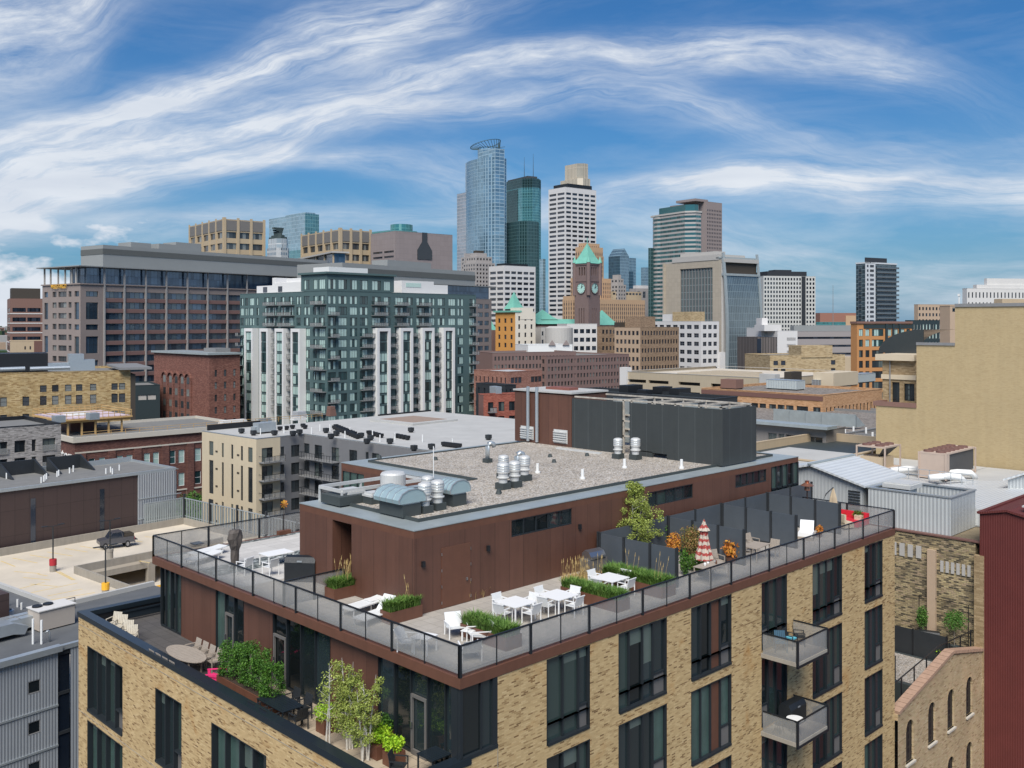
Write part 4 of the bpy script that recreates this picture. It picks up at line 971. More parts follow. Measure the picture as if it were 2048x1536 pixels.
steps(b, 'deco_grey', [(0,wr,0,wl,20,h-6),(2,wr-2,2,wl-2,h-6,h),(5,wr-6,5,wl-5,h,h+3.5)], S1, 0)
b.box('rooftop_box', 'fr_bronze', 7, wr-8, 7, wl-7, h+3.5, h+6)
b = Bld('office_tower', 'stepped grey stone tower partly hidden at the left foot of the tallest skyscraper', 930, 930, 50, 922, 950, 506); steps(b, 'deco_grey', [(0,b.wr,0,b.wl,20,b.h-4),(2,b.wr-2,2,b.wl-2,b.h-4,b.h)], S1, 0)
# white grid office blocks
WS = (1,1,'winframe','g_navy')
b = Bld('office_tower', 'short white stone office tower with a dark window grid', 1008, 700, 51, 978, 1071, 531)
b.body(M['whitestone'], grid(5, 3.9, 14, 4.0, .80, .5, WS, .4, .4), grid(2, 3.9, 14, 4.0, .84, .5, WS, .4, .4), par=.3, dep=.5)
b.box('rooftop_box', 'darkmetal', 4, b.wr-4, 4, b.wl-4, b.h, b.h+2)
b = Bld('office_tower', 'tall white stone office tower with a dark window grid', 1130.6, 930, 52, 1097, 1192.5, 374)
b.body(M['whitestone'], grid(5, 4.5, 27, 5.0, .8, .5, WS, .4, .4), grid(2, 4.5, 27, 5.0, .86, .5, WS, .4, .4), par=.3, dep=.5)
b.box('rooftop_box', 'darkmetal', 4, b.wr-5, 1, b.wl-3, b.h, b.h+4)
glassmat('ct_beige', (.42,.36,.27), 2.6, 60, lc=(.62,.54,.42), lw=.9, lv=.3, metal=.25, var=.08)
b = Bld('skyscraper', 'beige ribbed glass crown of a skyscraper rising behind the tall white tower', 1160, 1200, 52, 1112, 1190, 355)
H = b.h; b.p('shaft', setback(b, 0, H-18, c=2.5, steps=2), 'ct_beige'); m_ = MB(); octo(m_, 1.5, b.wr-2, 1.5, b.wl-2, 5, H-18, H); b.p('shoulder', m_, 'ct_beige')
m_ = MB(); octo(m_, 3, b.wr-3.5, 3, b.wl-8, 6, H, H+19); b.p('crown', m_, 'ct_beige')
# art deco orange stone tower
b = Bld('office_tower', 'stepped orange stone art deco tower behind the clock tower', 1172, 840, 50, 1128, 1290, 598)
H = b.h; t = lambda q0, q1: (b.X(q0), b.X(q1)); zt = b.Z(487)
P('orange_rib', (.50,.34,.21), var=.04)
def ribs(b, mat, x0, x1, y0, y1, z0, z1, dx=2.6):
    n = int((x1-x0)/dx); m_ = MB()
    ch = [(x0+(x1-x0)*(i+.32)/n, x0+(x1-x0)*(i+.68)/n, z0+1 if z0 > 1 else 5, z1-3.5) for i in range(n)]
    n2 = max(1, int((y1-y0)/dx)); cl_ = [(y0+(y1-y0)*(i+.32)/n2, y0+(y1-y0)*(i+.68)/n2, z0+1 if z0 > 1 else 5, z1-3.5) for i in range(n2)]
    m_.wall('x', y0, x0, x1, z0, z1, ch, .5); m_.wall('y', x0, y0, y1, z0, z1, cl_, .5)
    m_.face((x1,y0,z0),(x1,y1,z0),(x1,y1,z1),(x1,y0,z1)); m_.face((x0,y1,z0),(x0,y1,z1),(x1,y1,z1),(x1,y1,z0)); m_.face((x0,y0,z1-.1),(x1,y0,z1-.1),(x1,y1,z1-.1),(x0,y1,z1-.1))
    b.p('wall', m_, mat); b.windows([('x', y0, *h) for h in ch]+[('y', x0, *h) for h in cl_], .5)
M['g_strip'] = curtain('strip_glass', (.03,.032,.04), 50, 3.9, lc=(.30,.20,.13), lw=.01, lv=1.5, metal=0, rough=.3)
ribst = (1,1,'orange_rib','g_strip')
def _rf(*a): pass
_g = win_geo
def ribs2(b, mat, x0, x1, y0, y1, z0, z1, dx=2.6):
    m_ = MB(); m_.box(x0, x1, y0, y1, z0, z1); b.p('wall', m_, mat)
    n = int((x1-x0)/dx); 
    for i in range(n): xa = x0+(x1-x0)*(i+.34)/n; xb_ = x0+(x1-x0)*(i+.66)/n; b.box('window_strip', 'g_strip', xa, xb_, y0-.12, y0-.02, max(z0+1, 5), z1-4)
    n = max(1, int((y1-y0)/dx))
    for i in range(n): ya = y0+(y1-y0)*(i+.34)/n; yb_ = y0+(y1-y0)*(i+.66)/n; b.box('window_strip', 'g_strip', x0-.12, x0-.02, ya, yb_, max(z0+1, 5), z1-4)
D2 = 12
ribs2(b, 'orange_stone', 0, b.wr, 0, 30, 0, H)
xq = b.X(1145,12); ribs2(b, 'orange_stone', xq, 8, 12, 24, 0, b.Z(592, xq, 12)); xq = b.X(1158,25); ribs2(b, 'orange_stone', xq, b.X(1222,25), 25, 36, 0, b.Z(555, xq, 25))
xq, xr_ = b.X(1169,29), b.X(1206,29); zz = b.Z(493, xq, 29); ribs2(b, 'orange_stone', xq, xr_, 29, 41, 0, zz); ribs2(b, 'orange_stone', xq+2, xr_-2.5, 31, 39, zz, zz+3.5)
b.box('side_turret', 'orange_stone', xr_, xr_+3, 31, 39, 0, zz-8)
# city hall: clock tower and copper roofs
P('red_granite', (.18,.125,.115), var=.08, scale=.3, fine=.04)
b = Bld('clock_tower', 'dark red granite clock tower with green pyramid roof and two pale clock faces', 1177, 730, 44, 1148, 1199, 527)
H = b.h; wr = wl = (b.wr+b.wl)/2; b.wr = b.wl = wr
m_ = MB(); hx = [(wr*.24+i*wr*.18, wr*.24+i*wr*.18+wr*.1, H-8.8, H-2.6) for i in range(3)]; sl_ = [(wr*.3+i*wr*.17, wr*.3+i*wr*.17+wr*.06, H-58, H-34) for i in range(3)]
ci = 0
m_.wall('x', 0, 0, wr, 0, H, hx+sl_, 1.2); m_.wall('y', 0, 0, wr, 0, H, hx+sl_, 1.2); m_.face((wr,0,0),(wr,wr,0),(wr,wr,H),(wr,0,H)); m_.face((0,wr,0),(0,wr,H),(wr,wr,H),(wr,wr,0))
b.p('shaft', m_, 'red_granite'); b.box('dark_core', 'black', 1.3, wr-1.3, 1.3, wr-1.3, 10, H-.3)
for x, y in ((0,0),(wr,0),(0,wr)):
    m_ = MB(); m_.tube([(x,y,H-24),(x,y,H+1)], 1.5, 8); b.p('corner_turret', m_, 'red_granite')
    m_ = MB(); m_.tube([(x,y,H+1),(x,y,H+6)], [1.7,.1], 8); b.p('turret_cap', m_, 'copper')
m_ = MB(); ring(m_, [(-.5,-.5),(wr+.5,-.5),(wr+.5,wr+.5),(-.5,wr+.5)], .8, H-1, H+.3); ring(m_, [(-.4,-.4),(wr+.4,-.4),(wr+.4,wr+.4),(-.4,wr+.4)], .7, H-13.5, H-12.5); b.p('cornice', m_, 'red_granite')
def pyr(m_, x0, x1, y0, y1, z0, z1, fl=.0):
    cx, cy = (x0+x1)/2, (y0+y1)/2; a = [(x0,y0),(x1,y0),(x1,y1),(x0,y1)]; zm = z0+(z1-z0)*.3; k = .62
    bb = [(cx+(x-cx)*k, cy+(y-cy)*k) for x, y in a]
    for i in range(4):
        j = (i+1)%4; m_.face((*a[i],z0),(*a[j],z0),(*bb[j],zm),(*bb[i],zm)); m_.face((*bb[i],zm),(*bb[j],zm),(cx,cy,z1))
m_ = MB(); pyr(m_, -1, wr+1, -1, wr+1, H+.3, b.Z(486, wr/2, wr/2)); b.p('pyramid_roof', m_, 'copper')
m_ = MB(); m_.tube([(wr/2,wr/2,b.Z(488,wr/2,wr/2)),(wr/2,wr/2,b.Z(476,wr/2,wr/2))], .3, 5); b.p('finial', m_, 'copper')
for ax in 'xy':
    zc = H-18.6; r = 4.1; cxx = wr/2
    def Pt(a, z, d): return (cxx+a, -d, z) if ax == 'x' else (-d, cxx+a, z)
    m_ = MB(); m_.extr([Pt(r*math.cos(t)*1.0, zc+r*math.sin(t), .1) for t in [2*math.pi*i/28 for i in range(28)]], (0,-.25,0) if ax == 'x' else (-.25,0,0)); f = b.p('clock_face', m_, P('clockface', (.40,.62,.55), var=.02))
    m_ = MB()
    for i in range(28): t0, t1 = 2*math.pi*i/28, 2*math.pi*(i+1)/28; m_.bar(Pt(r*math.cos(t0), zc+r*math.sin(t0), .45), Pt(r*math.cos(t1), zc+r*math.sin(t1), .45), .55, .3)
    m_.build('clock_rim', M['red_granite'], f)
    m_ = MB(); sg = 1 if ax == 'x' else -1
    for i in range(12): t = math.pi*i/6; m_.bar(Pt(r*.72*math.cos(t), zc+r*.72*math.sin(t), .4), Pt(r*.92*math.cos(t), zc+r*.92*math.sin(t), .4), .35, .1)
    m_.bar(Pt(0, zc, .48), Pt(sg*r*.25, zc+r*.8, .48), .4, .1); m_.bar(Pt(0, zc, .5), Pt(sg*r*.42, zc+r*.42, .5), .55, .1)
    m_.build('clock_hands', M['black'], f)
b = Bld('city_hall', 'long granite hall with steep green copper pyramid roofs below the clock tower', 1085, 720, 50, 1005, 1235, 650, wl=60)
b.body(M['red_granite'], None, None, par=.1, h=b.Z(652))
def pyrpx(px0, px1, y0_, y1_, d=12):
    xa, xb_ = b.X(px0, d), b.X(px1, d); w_ = (xb_-xa); m_ = MB(); pyr(m_, xa, xb_, d, d+w_, b.Z(y1_, xa, d), b.Z(y0_, (xa+xb_)/2, d+w_/2)); b.p('pyramid_roof', m_, 'copper')
    m_ = MB(); m_.box(xa+.6, xb_-.6, d+.6, d+w_-.6, 0, b.Z(y1_, xa, d)); b.p('pavilion', m_, 'red_granite')
pyrpx(1083, 1117, 619, 639); pyrpx(1204, 1240, 620, 650); pyrpx(1079, 1092, 622, 638, 26)
m_ = MB(); m_.extr([(b.X(1075,6),6,b.Z(648)),(b.X(1075,6),14,b.Z(638)),(b.X(1075,6),22,b.Z(648))], (b.wr*.75,0,0)); b.p('copper_ridge_roof', m_, 'copper')
b = Bld('corner_pavilion', 'small granite pavilion with steep green pyramid roof left of the white grid tower', 1026, 620, 46, 1010, 1046, 618)
b.box('wall', 'red_granite', 0, b.wr, 0, b.wl, 0, b.h-.01); m_ = MB(); pyr(m_, -.7, b.wr+.7, -.7, b.wl+.7, b.h, b.Z(583, b.wr/2, b.wl/2)); b.p('pyramid_roof', m_, 'copper')
b = Bld('copper_roof_building', 'narrow green copper roof seen at the left side of the orange lit building', 985, 520, 46, 979, 994, 660, wl=12)
b.box('wall', 'redbr', 0, b.wr, 0, b.wl, 0, b.h); m_ = MB(); pyr(m_, 0, b.wr, 0, b.wl, b.h, b.h+10); b.p('pyramid_roof', m_, 'copper')
# blue gabled towers right of the deco tower
glassmat('ct_gab', (.13,.21,.27), 2.4, 4, lc=(.2,.3,.36), lw=.3, lv=.6, metal=.55, var=.15); glassmat('ct_gab2', (.035,.075,.11), 2.4, 4, lc=(.06,.12,.16), lw=.3, lv=.6, metal=.5)
b = Bld('glass_tower', 'blue glass tower with a pointed gable top right of the orange stone tower', 1240, 1250, 50, 1217, 1258, 512)
b.body(M['ct_gab'], None, None, par=.1, wall_l=M['ct_gab2']); m_ = MB(); m_.extr([(0,0,b.h),(b.wr,0,b.h),(b.wr/2,0,b.Z(497,b.wr/2))], (0,b.wl,0)); b.p('gable_roof', m_, 'ct_gab')
b = Bld('glass_tower', 'lower blue glass tower stepping down right of the gabled tower', 1256, 1280, 60, 1248, 1272, 516); b.body(M['ct_gab'], None, None, par=.1); b.box('lower_block', 'ct_gab2', -14, -.3, -12, 20, 0, b.Z(544))
b = Bld('office_tower', 'pale stepped stone tower below the blue gabled tower', 1236, 960, 50, 1216, 1252, 551); wr, wl, h = b.wr, b.wl, b.h
steps(b, 'deco_grey', [(0,wr,0,wl,20,h-9),(1.5,wr-2,1.5,wl-2,h-9,h-3),(3.5,wr-4,3,wl-3,h-3,h+1)], S1, 0)
b = Bld('glass_tower', 'small pale glass block between the gabled tower and the striped round tower', 1290, 1300, 50, 1282, 1301, 535); b.body(M['ct_gab'], None, None, par=.1)
b = Bld('stone_building', 'small grey stone building with tall arched windows beside the striped round tower', 1272, 1000, 62, 1262, 1305, 577)
b.body(M['deco_grey'], grid(3, 9, 1, 3, .5, .75, (2,2,'stone_lt','g_navy')), None, par=.3, wl=12); b.box('penthouse', 'whitestone', 2, b.wr-2, 2, 8, b.h, b.h+3.4)
b = Bld('office_building', 'tan low block with a dark top row of windows behind the orange wing', 1225, 960, 58, 1216, 1283, 583); b.wl = 14
b.body(M['beige'], grid(9, 4, 1, 1.2, .7, .5, S1), None, par=.3)
# striped round tower and brown tower
M['stripe'] = curtain('striped_glass', (.045,.13,.14), 2.6, 4.05, lc=(.38,.35,.33), lw=.1, lv=1.75, metal=.35, var=.35, rough=.15)
b = Bld('office_tower', 'brown grid office tower behind the striped teal tower', 1413, 1010, 52, 1340, 1444, 403)
b.body(M['mauve'], grid(9, 3.95, 30, 8, .55, .5, (1,1,'fr_bronze','g_navy'), .5, .5), None, par=.3, dep=.3, wall_l=M['mauve']); b.box('rooftop_box', 'mauve', -14, 6, 3, 30, b.h, b.h+2.5)
b = Bld('office_tower', 'round ended office tower with teal glass and pale stone stripes', 1380, 900, 58, 1303, 1413, 424)
x0, x1, y1 = 0, b.wr, b.wl
m_ = MB(); octo(m_, 0, x1, 0, y1, 7, 0, b.h); b.p('shaft', m_, 'stripe')
m_ = MB(); m_.lathe(9, y1-7.5, [(10.5,0),(10.5,b.h)], 24); b.p('rounded_end', m_, 'stripe')
m_ = MB(); octo(m_, -.6, x1+.6, -.6, y1+.6, 7, b.h, b.h+1.6); m_.box(-.4, 3, y1-9, y1+1, b.h-.2, b.h+1.5); b.p('cornice', m_, 'stone_lt')
m_ = MB(); octo(m_, 2, x1-2, 2.5, y1-3, 6, b.h+1.6, b.Z(408, 2, 3)); b.p('glass_crown', m_, P('tealglass', (.03,.11,.12), rough=.15, spec=.9))
b = Bld('glass_tower', 'thin dark teal block at the left edge of the striped tower', 1301, 940, 50, 1296.5, 1308, 496); b.body(M['ct_dk'], None, None, par=.1)

# ---------------------------------------------------------------- court house with bowed glass front
M['sand_p'] = panels('sand_panels', (.40,.345,.27), 2.4, 2.4, w=.12, line=.85, var=.05, streak=.05, tone=.05)
glassmat('ct_court', (.16,.20,.215), 1.5, 4.2, lc=(.24,.29,.30), lw=.2, lv=.16, metal=.55, var=.12)
glassmat('ct_court2', (.05,.075,.085), 2.4, 4.2, lc=(.20,.25,.25), lw=.5, lv=.45, metal=.4, var=.25)
b = Bld('court_house', 'tall beige court house with a bowed glass side and a recessed window grid', 1443, 560, 55, 1330, 1512, 519)
H = b.h; y0_, y1_ = b.Y(1425), b.Y(1360)
b.wl_ = b.wl; b.body(M['whitestone'], None, lambda a, c, h: [(y0_, y1_, 6, b.Z(534.5, 0, y0_))], par=.2, dep=1.2, wall_l=M['sand_p'])
gx = MB(); gx.box(1.15, 1.2, y0_, y1_, 6, b.Z(534.5, 0, y0_)); b.p('recessed_glazing', gx, 'ct_court2')
m_ = MB(); n = 11
for i in range(n+1): y = y0_+(y1_-y0_)*i/n; m_.box(.5, 1.15, y-.2, y+.2, 6, b.Z(536, 0, y0_))
b.p('window_fins', m_, 'fr_grey')
bow = lambda z: -.3-4.2*math.sin(math.pi*min(1, max(0, z/H))*.98)**.8 if False else -.3-3.6*(1-((z/H-.45)/.62)**2)
n = 26; m_ = MB(); ztop = b.Z(548.5)
zs = [6+(ztop-6)*i/n for i in range(n+1)]
for za, zb in zip(zs, zs[1:]): m_.face((1,bow(za),za),(b.wr,bow(za),za),(b.wr,bow(zb),zb),(1,bow(zb),zb))
b.p('bowed_glass', m_, 'ct_court')
m_ = MB()
for za, zb in zip(zs+[ztop+0], zs[1:]+[H+4]):
    if zb <= za: continue
    m_.bar((.5,bow(za)-.1,za),(.5,bow(zb)-.1,zb),1.0,1.6); m_.bar((b.wr,bow(za)-.1,za),(b.wr,bow(zb)-.1,zb),.8,1.6)
for z in (6, ztop): m_.box(0, b.wr+.3, bow(z)-.8, 0, z-.8, z+.5)
b.p('glass_edge_frame', m_, 'ledge')
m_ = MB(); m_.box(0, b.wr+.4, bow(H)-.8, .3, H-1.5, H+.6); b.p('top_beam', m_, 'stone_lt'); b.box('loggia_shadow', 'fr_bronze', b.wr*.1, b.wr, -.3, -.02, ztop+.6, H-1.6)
m_ = MB(); m_.box(-.3, b.wr*.75, 2, b.wl*.86, H, H+3.2); m_.box(3, b.wr*.4, 8, b.wl*.78, H+3.2, H+5.5); b.p('roof_screen', m_, 'stone_lt')
m_ = MB(); m_.prism([(-.3,bow(H)),(b.wr,bow(H)),(b.wr,4),(-.3,4)], H+.6, H+1.6); b.p('roof', m_, 'ledge')
b.box('left_wing', M['sand_p'], -1, 12, b.wl, b.wl+1.0, 0, H)
# ---------------------------------------------------------------- right skyline
DW = (1,1,'fr_white','g_navy')
b = Bld('apartment_tower', 'white grid apartment tower with a black top and one black stripe', 1612, 700, 80, 1527, 1631, 552)
b.wl = 26; b.C
P('wgrid', (.50,.50,.47), var=.02); P('blackclad', (.02,.024,.03))
b2 = Bld('apartment_tower', 'narrow white and black slab at the left edge of the white grid tower', 1514, 715, 80, 1510, 1530, 556); b2.wl = 14
b2.body(M['wgrid'], grid(2, 3.1, 14, 6, .45, .55, WS), None, par=.3, h=b2.h); b2.box('top_floor', 'blackclad', 0, b2.wr, 0, 12, b2.h, b2.h+3)
bpy.data.objects.remove(b.e)
b = Bld('apartment_tower', 'white grid apartment tower with a black top storey and one black stripe', 1527, 700, 78, 1520, 1631, 552)
b.wl = 24; xs = b.X(1603), b.X(1611)
def wg(a0, a1, h):
    o = grid(13, 3.12, 16, 1.2, .55, .6, WS, .3, 0)(a0, xs[0], h) + grid(3, 3.12, 16, 1.2, .55, .6, WS, .2, .3)(xs[1], a1, h); return o
b.body(M['wgrid'], wg, None, par=.2); b.box('black_stripe', 'blackclad', xs[0], xs[1], -.15, -.02, 5, b.h)
b.box('top_storey', 'blackclad', 4, b.wr-6, 2, 20, b.h, b.h+3.6); b.box('rooftop_box', 'blackclad', 12, b.wr-16, 6, 16, b.h+3.6, b.h+5)
b = Bld('apartment_tower', 'dark glass balcony tower with a white stripe, alone on the right skyline', 1731, 650, 60, 1712, 1793, 527)
P('w2', (.55,.57,.58)); P('balc', (.09,.12,.14), var=.15)
glassmat('ct_balc', (.035,.06,.075), 2.8, 3.1, lc=(.13,.17,.19), lw=.25, lv=.5, metal=.35, var=.5)
b.body(M['ct_balc'], None, None, par=.2); xw = b.X(1750)
b.box('white_stripe', 'w2', -.3, xw, -.4, -.02, 4, b.h+1); b.box('top_frame', 'w2', -.3, b.wr+.3, -.4, b.wl+.2, b.h, b.h+1.0)
for j in range(15): 
    zt = b.h-3-j*3.1; m_ = MB(); m_.box(xw+.4, b.wr+.8, -1.6, -.03, zt, zt+.2); b.p('balcony', m_, 'fr_grey')
    m_ = MB(); m_.box(xw+.4, b.wr+.8, -1.6, -1.5, zt+.2, zt+1.2); b.p('balcony_rail', m_, 'balc')
    b.box('window', 'g_navy', xw*.42, xw*.82, -.5, -.41, zt+.6, zt+2.2); 
    if j%1 == 0: b.box('window', 'g_navy', xw*.1, xw*.25, -.5, -.41, zt+.6, zt+2.2)
    m_ = MB(); m_.box(-1.5, -.3, 3, b.wl*.6, zt, zt+.2); b.p('balcony', m_, 'fr_grey')
b.box('rooftop_box', 'blackclad', 4, b.wr-5, 4, b.wl-4, b.h+1, b.h+4.5)
b = Bld('stadium', 'low red brown stadium on the horizon between the two apartment towers', 1640, 1500, 82, 1625, 1716, 626); b.wl = 60
P('stad', (.28,.13,.09), var=.08); b.body(M['stad'], None, None, par=.1); b.box('glass_band', 'ct_green', b.X(1632), b.X(1691), -.6, -.02, 10, b.h-14); b.box('brick_end', 'orange_stone', b.X(1691), b.wr, -1, -.02, 0, b.h-4)
m_ = MB(); x_, y_ = PD(1666, 1450); m_ = MB((x_, y_, 0)); m_.tube([(x_,y_,0),(x_,y_,ZD(570,1450))], [.9,.25], 6); o = m_.build('antenna_mast', M['fr_grey']); o.location = (x_, y_, 0); tag(o, 'thin radio mast rising behind the stadium', 'mast')
b = Bld('office_building', 'grey building with long dark ribbon windows below the skyline at right', 1590, 500, 76, 1560, 1713, 663); b.wl = 5
P('gband', (.30,.27,.26), var=.04); b.body(M['gband'], grid(1, 4.2, 6, 2.8, .94, .27, (14,1,'winframe','g_navy')), None, par=.2); b.box('roof_plant_room', 'grey_pent', 0, b.wr-2, 1, 4.8, b.h, b.h+3.2)
b = Bld('office_building', 'white office block with small dark windows left of the ribbon window building', 1555, 470, 76, 1513, 1595, 662); b.wl = 20
b.body(M['whitestone'], grid(8, 3.2, 5, 3.2, .5, .5, WS, 5, 1), None, par=.2); b.box('rooftop_box', 'whitestone', -6, 3, 2, 12, b.h, b.h+3)
b = Bld('white_building', 'plain white block at the foot of the bowed glass court house', 1524, 480, 76, 1512, 1562, 656); b.wl = 16; b.body(M['whitestone'], None, None, par=.2); b.box('rooftop_box', 'whitestone', 0, b.wr*.3, 0, 6, b.h, b.h+5)
b = Bld('office_building', 'dark brown ribbed block below the white office block', 1514, 440, 74, 1508, 1554, 675); b.wl = 18
b.body(panels('ribbed', (.14,.12,.11), 1.4, 0, w=.5, line=.45), None, None, par=.2); b.box('dark_end', 'g_navy', 0, b.X(1522), -.2, -.02, 2, b.h-.5)
M['beige_br'] = brick('beige_brick', [(0,(.30,.21,.11)),(.4,(.42,.31,.17)),(1,(.48,.37,.22))], 1.2, .35, ms=.02, mortar=(.36,.28,.17), big=.1)
b = Bld('warehouse', 'low beige brick warehouse with raised centre behind the parking deck', 1540, 400, 76, 1530, 1690, 711); b.wl = 22
b.body(M['beige_br'], lambda a0, a1, h: [(b.X(q), b.X(q)+2.1, h-z-1.9, h-z, WS) for q in (1547,1562,1662) for z in (2.2, 5.6)], None, par=.3); b.box('raised_centre', 'beige_br', b.X(1602), b.X(1664), -.3, 10, b.h-1, b.h+4); b.box('end_wing', 'beige', b.wr, b.wr+8, 0, 20, 0, b.h-1)
# downtown left of court house
b = Bld('office_building', 'white office block with a regular grid of dark windows, left of the bowed court house', 1402, 500, 58, 1302, 1438, 643)
b.body(M['whitestone'], grid(3, 4.4, 6, 1.8, .68, .5, (2,2,'fr_grey','g_navy'), .8, .8), grid(7, 4.4, 6, 1.8, .68, .5, (2,2,'fr_grey','g_navy'), .8, .8), par=.3, dep=.3)
b.box('rooftop_box', 'beige_br', 2, b.wr-2, b.Y(1385,2), b.Y(1345,2), b.h, b.h+5.2); b.box('rooftop_box', 'whitestone', 3, b.wr-3, b.Y(1345,3)+.1, b.Y(1325,3), b.h, b.h+4)
b.box('corner_turret', 'whitestone', b.wr, b.wr+3.5, -1, 4, 0, b.Z(705))
M['tanbr'] = brick('tan_office_brick', [(0,(.20,.13,.08)),(.5,(.27,.18,.115)),(1,(.32,.22,.14))], .9, .3, ms=.02, mortar=(.25,.18,.12), big=.08)
P('tan_lt', (.45,.33,.23), var=.05)
b = Bld('office_building', 'tan brick office block with rows of small windows in front of the green pyramid roof', 1280.6, 440, 52, 1229, 1358, 655)
b.body(M['tanbr'], grid(13, 4.0, 6, 1.6, .55, .5, (2,1,'fr_bronze','g_navy'), .6, .6), grid(6, 4.0, 6, 1.6, .6, .5, (2,1,'fr_bronze','g_navy'), .6, .6), par=.3, dep=.25, wall_l=M['tan_lt'])
b.box('rooftop_box', 'tanbr', 3, b.wr*.5, 3, b.wl*.75, b.h, b.Z(633, 3, 3)); m_ = MB(); m_.box(.1, 3, b.wl-4, b.wl+.3, b.h, b.h+2.4); b.p('cooling_unit', m_, 'fr_bronze')
b = Bld('office_building', 'lower tan wing with small windows left of the tan brick office block', 1203, 470, 52, 1196, 1232, 653); b.wl = 8
b.body(M['tanbr'], grid(4, 4.0, 5, 1.6, .55, .5, (2,1,'fr_bronze','g_navy')), None, par=.3)
P('orange_lit', (.62,.30,.08), var=.05); P('ivory', (.66,.60,.50), var=.03)  # orange wall colour with the sunlit brightness painted in
b = Bld('office_building', 'narrow office block with sunlit orange left side and ivory right side', 1030.5, 430, 56, 991, 1071, 625)
b.body(M['ivory'], grid(3, 3.7, 8, 1.6, .3, .55, (2,1,'fr_bronze','g_navy'), .5, .5), grid(3, 3.7, 8, 2.6, .36, .55, (2,1,'fr_bronze','g_navy'), .6, .6), par=.3, dep=.3, wall_l=M['orange_lit'])
b.box('green_cornice', 'copper', -.9, b.wr*.3, -.3, b.wl+.5, b.h+.15, b.h+.9); b.box('stair_tower', 'ivory', b.X(1041,-.1), b.X(1066,-.1), -.15, 8, b.h-3, b.Z(615)); 
b = Bld('office_building', 'pale grey office wing between the ivory block and the round plaster tank', 1082, 450, 60, 1070, 1122, 655); b.wl = 10
b.body(M['stone_lt'], grid(6, 3.9, 5, 1.8, .5, .5, WS), None, par=.3)
x_, y_ = PD(1118, 430); m_ = MB((x_, y_, 0)); zt = ZD(656,430); m_.lathe(x_, y_, [(6.2,0),(6.2,zt),(4.5,zt+.8)], 28); o = m_.build('round_tower', M['stone_lt']); o.location = (x_,y_,0); tag(o, 'round pale plaster tower beside the grey office wing', 'tower')
b = Bld('office_building', 'white office wing with dark square windows right of the round plaster tower', 1134, 450, 70, 1126, 1194, 648); b.wl = 12
b.body(M['stone_white'], grid(5, 4.0, 5, 2.4, .7, .5, (2,1,'winframe','g_navy')), None, par=.3)
b = Bld('low_building', 'low white roofed building with small pointed dormers behind the brown brick block', 1056, 400, 68, 1046, 1145, 690); b.wl = 14
b.body(M['white'], None, None, par=.1, roof='whitemem')
for q in (1104, 1132):
    x = b.X(q, -.2); m_ = MB(); m_.extr([(x-1.6,-.6,b.h-.2),(x+1.6,-.6,b.h-.2),(x,-.6,b.h+1.9)], (0,.5,0)); b.p('dormer', m_, 'mauve')
M['pinkbr'] = plain('brown_concrete', (.20,.13,.115), var=.06, scale=.2)
b = Bld('parking_garage', 'long brown grid fronted building in front of the civic buildings', 1093, 380, 52, 985, 1258, 713, wl=45)
b.body(M['pinkbr'], grid(26, 3.0, 6, 1.2, .55, .55, (1,1,'fr_bronze','g_grey'), .5, .5), grid(12, 3.0, 6, 1.2, .55, .55, (1,1,'fr_bronze','g_grey'), .5, .5), par=.4, dep=.35)
b = Bld('parking_garage', 'brown brick garage wing with pale window rows behind the red arched building', 985, 372, 62, 978, 1152, 706, wl=20)
b.body(M['pinkbr'], grid(24, 3.2, 5, 1.4, .5, .5, (1,1,'fr_bronze','g_grey'), .5, .5), None, par=.4)

# ================================================================ middle distance
# ---- dark green glass apartment tower with white framed bays
P('tealclad', (.075,.125,.125), var=.05, scale=.2); P('wframe', (.68,.67,.65), var=.02)
b = Bld('apartment_tower', 'large dark green apartment tower with white framed vertical bays and many balconies', 654, 280, 43.5, 480, 952, 548)
tl = [480+10*0+q for q in ()]
zc = lambda lst, off, s: [(off+a/s, off+c/s) for a, c in lst]
Lc = zc([(50,80),(92,120),(133,172),(195,215),(265,315),(335,370),(412,455),(485,525),(555,597),(622,675),(708,742),(758,812)], 470, 4.516)
Rc = zc([(842,912),(935,1012),(1038,1105)], 470, 4.516) + zc([(45,120),(160,240),(270,330),(375,450),(480,538),(572,650),(690,742),(770,836),(870,935),(955,1008),(1030,1050),(1062,1115)], 710, 4.653)
H2 = b.h; H1 = b.Z(584, 0, b.Y(602)); PT = 3.2
WT = [(3,1,'winframe','g_teal'), (2,1,'winframe','g_teal'), (4,1,'winframe','g_teal')]
def tcols(cols, fn, rev=False):
    o = []
    for p, q in cols:
        a, c = fn(p), fn(q); a, c = min(a, c), max(a, c)
        if c-a > 1.0: o.append((a, c))
    return o
RR, LL = tcols(Rc, b.X), tcols(Lc, b.Y)
def trow(cols, h, n): return [(a, c, h-1.3-j*PT-2.4, h-1.3-j*PT, WT[0] if c-a > 1.8 else WT[1]) for j in range(n) for a, c in cols]
FR = [(b.X(710+p/4.653), b.X(710+q/4.653)) for p, q in ((165,290),(385,500),(587,698),(782,888))]
FL = [(b.Y(470+q/4.516), b.Y(470+p/4.516)) for p, q in ((140,215),(277,352),(415,495),(560,642))]
b.body(M['tealclad'], lambda a0, a1, h: trow(RR, h, 12), lambda a0, a1, h: trow(LL, h, 12), roof='lightroof', par=.5, h=H1, dep=.22)
xu, yu = b.X(788), b.Y(602)
b.body(M['tealclad'], lambda a0, a1, h: [(a, c, h-4.3, h-1.4, WT[0]) for a, c in RR if c < xu], lambda a0, a1, h: [(a, c, h-4.3, h-1.4, WT[0]) for a, c in LL if c < yu], roof='lightroof', par=.3, h=H2, zb=H1+.2, wr=xu, wl=yu, dep=.22)
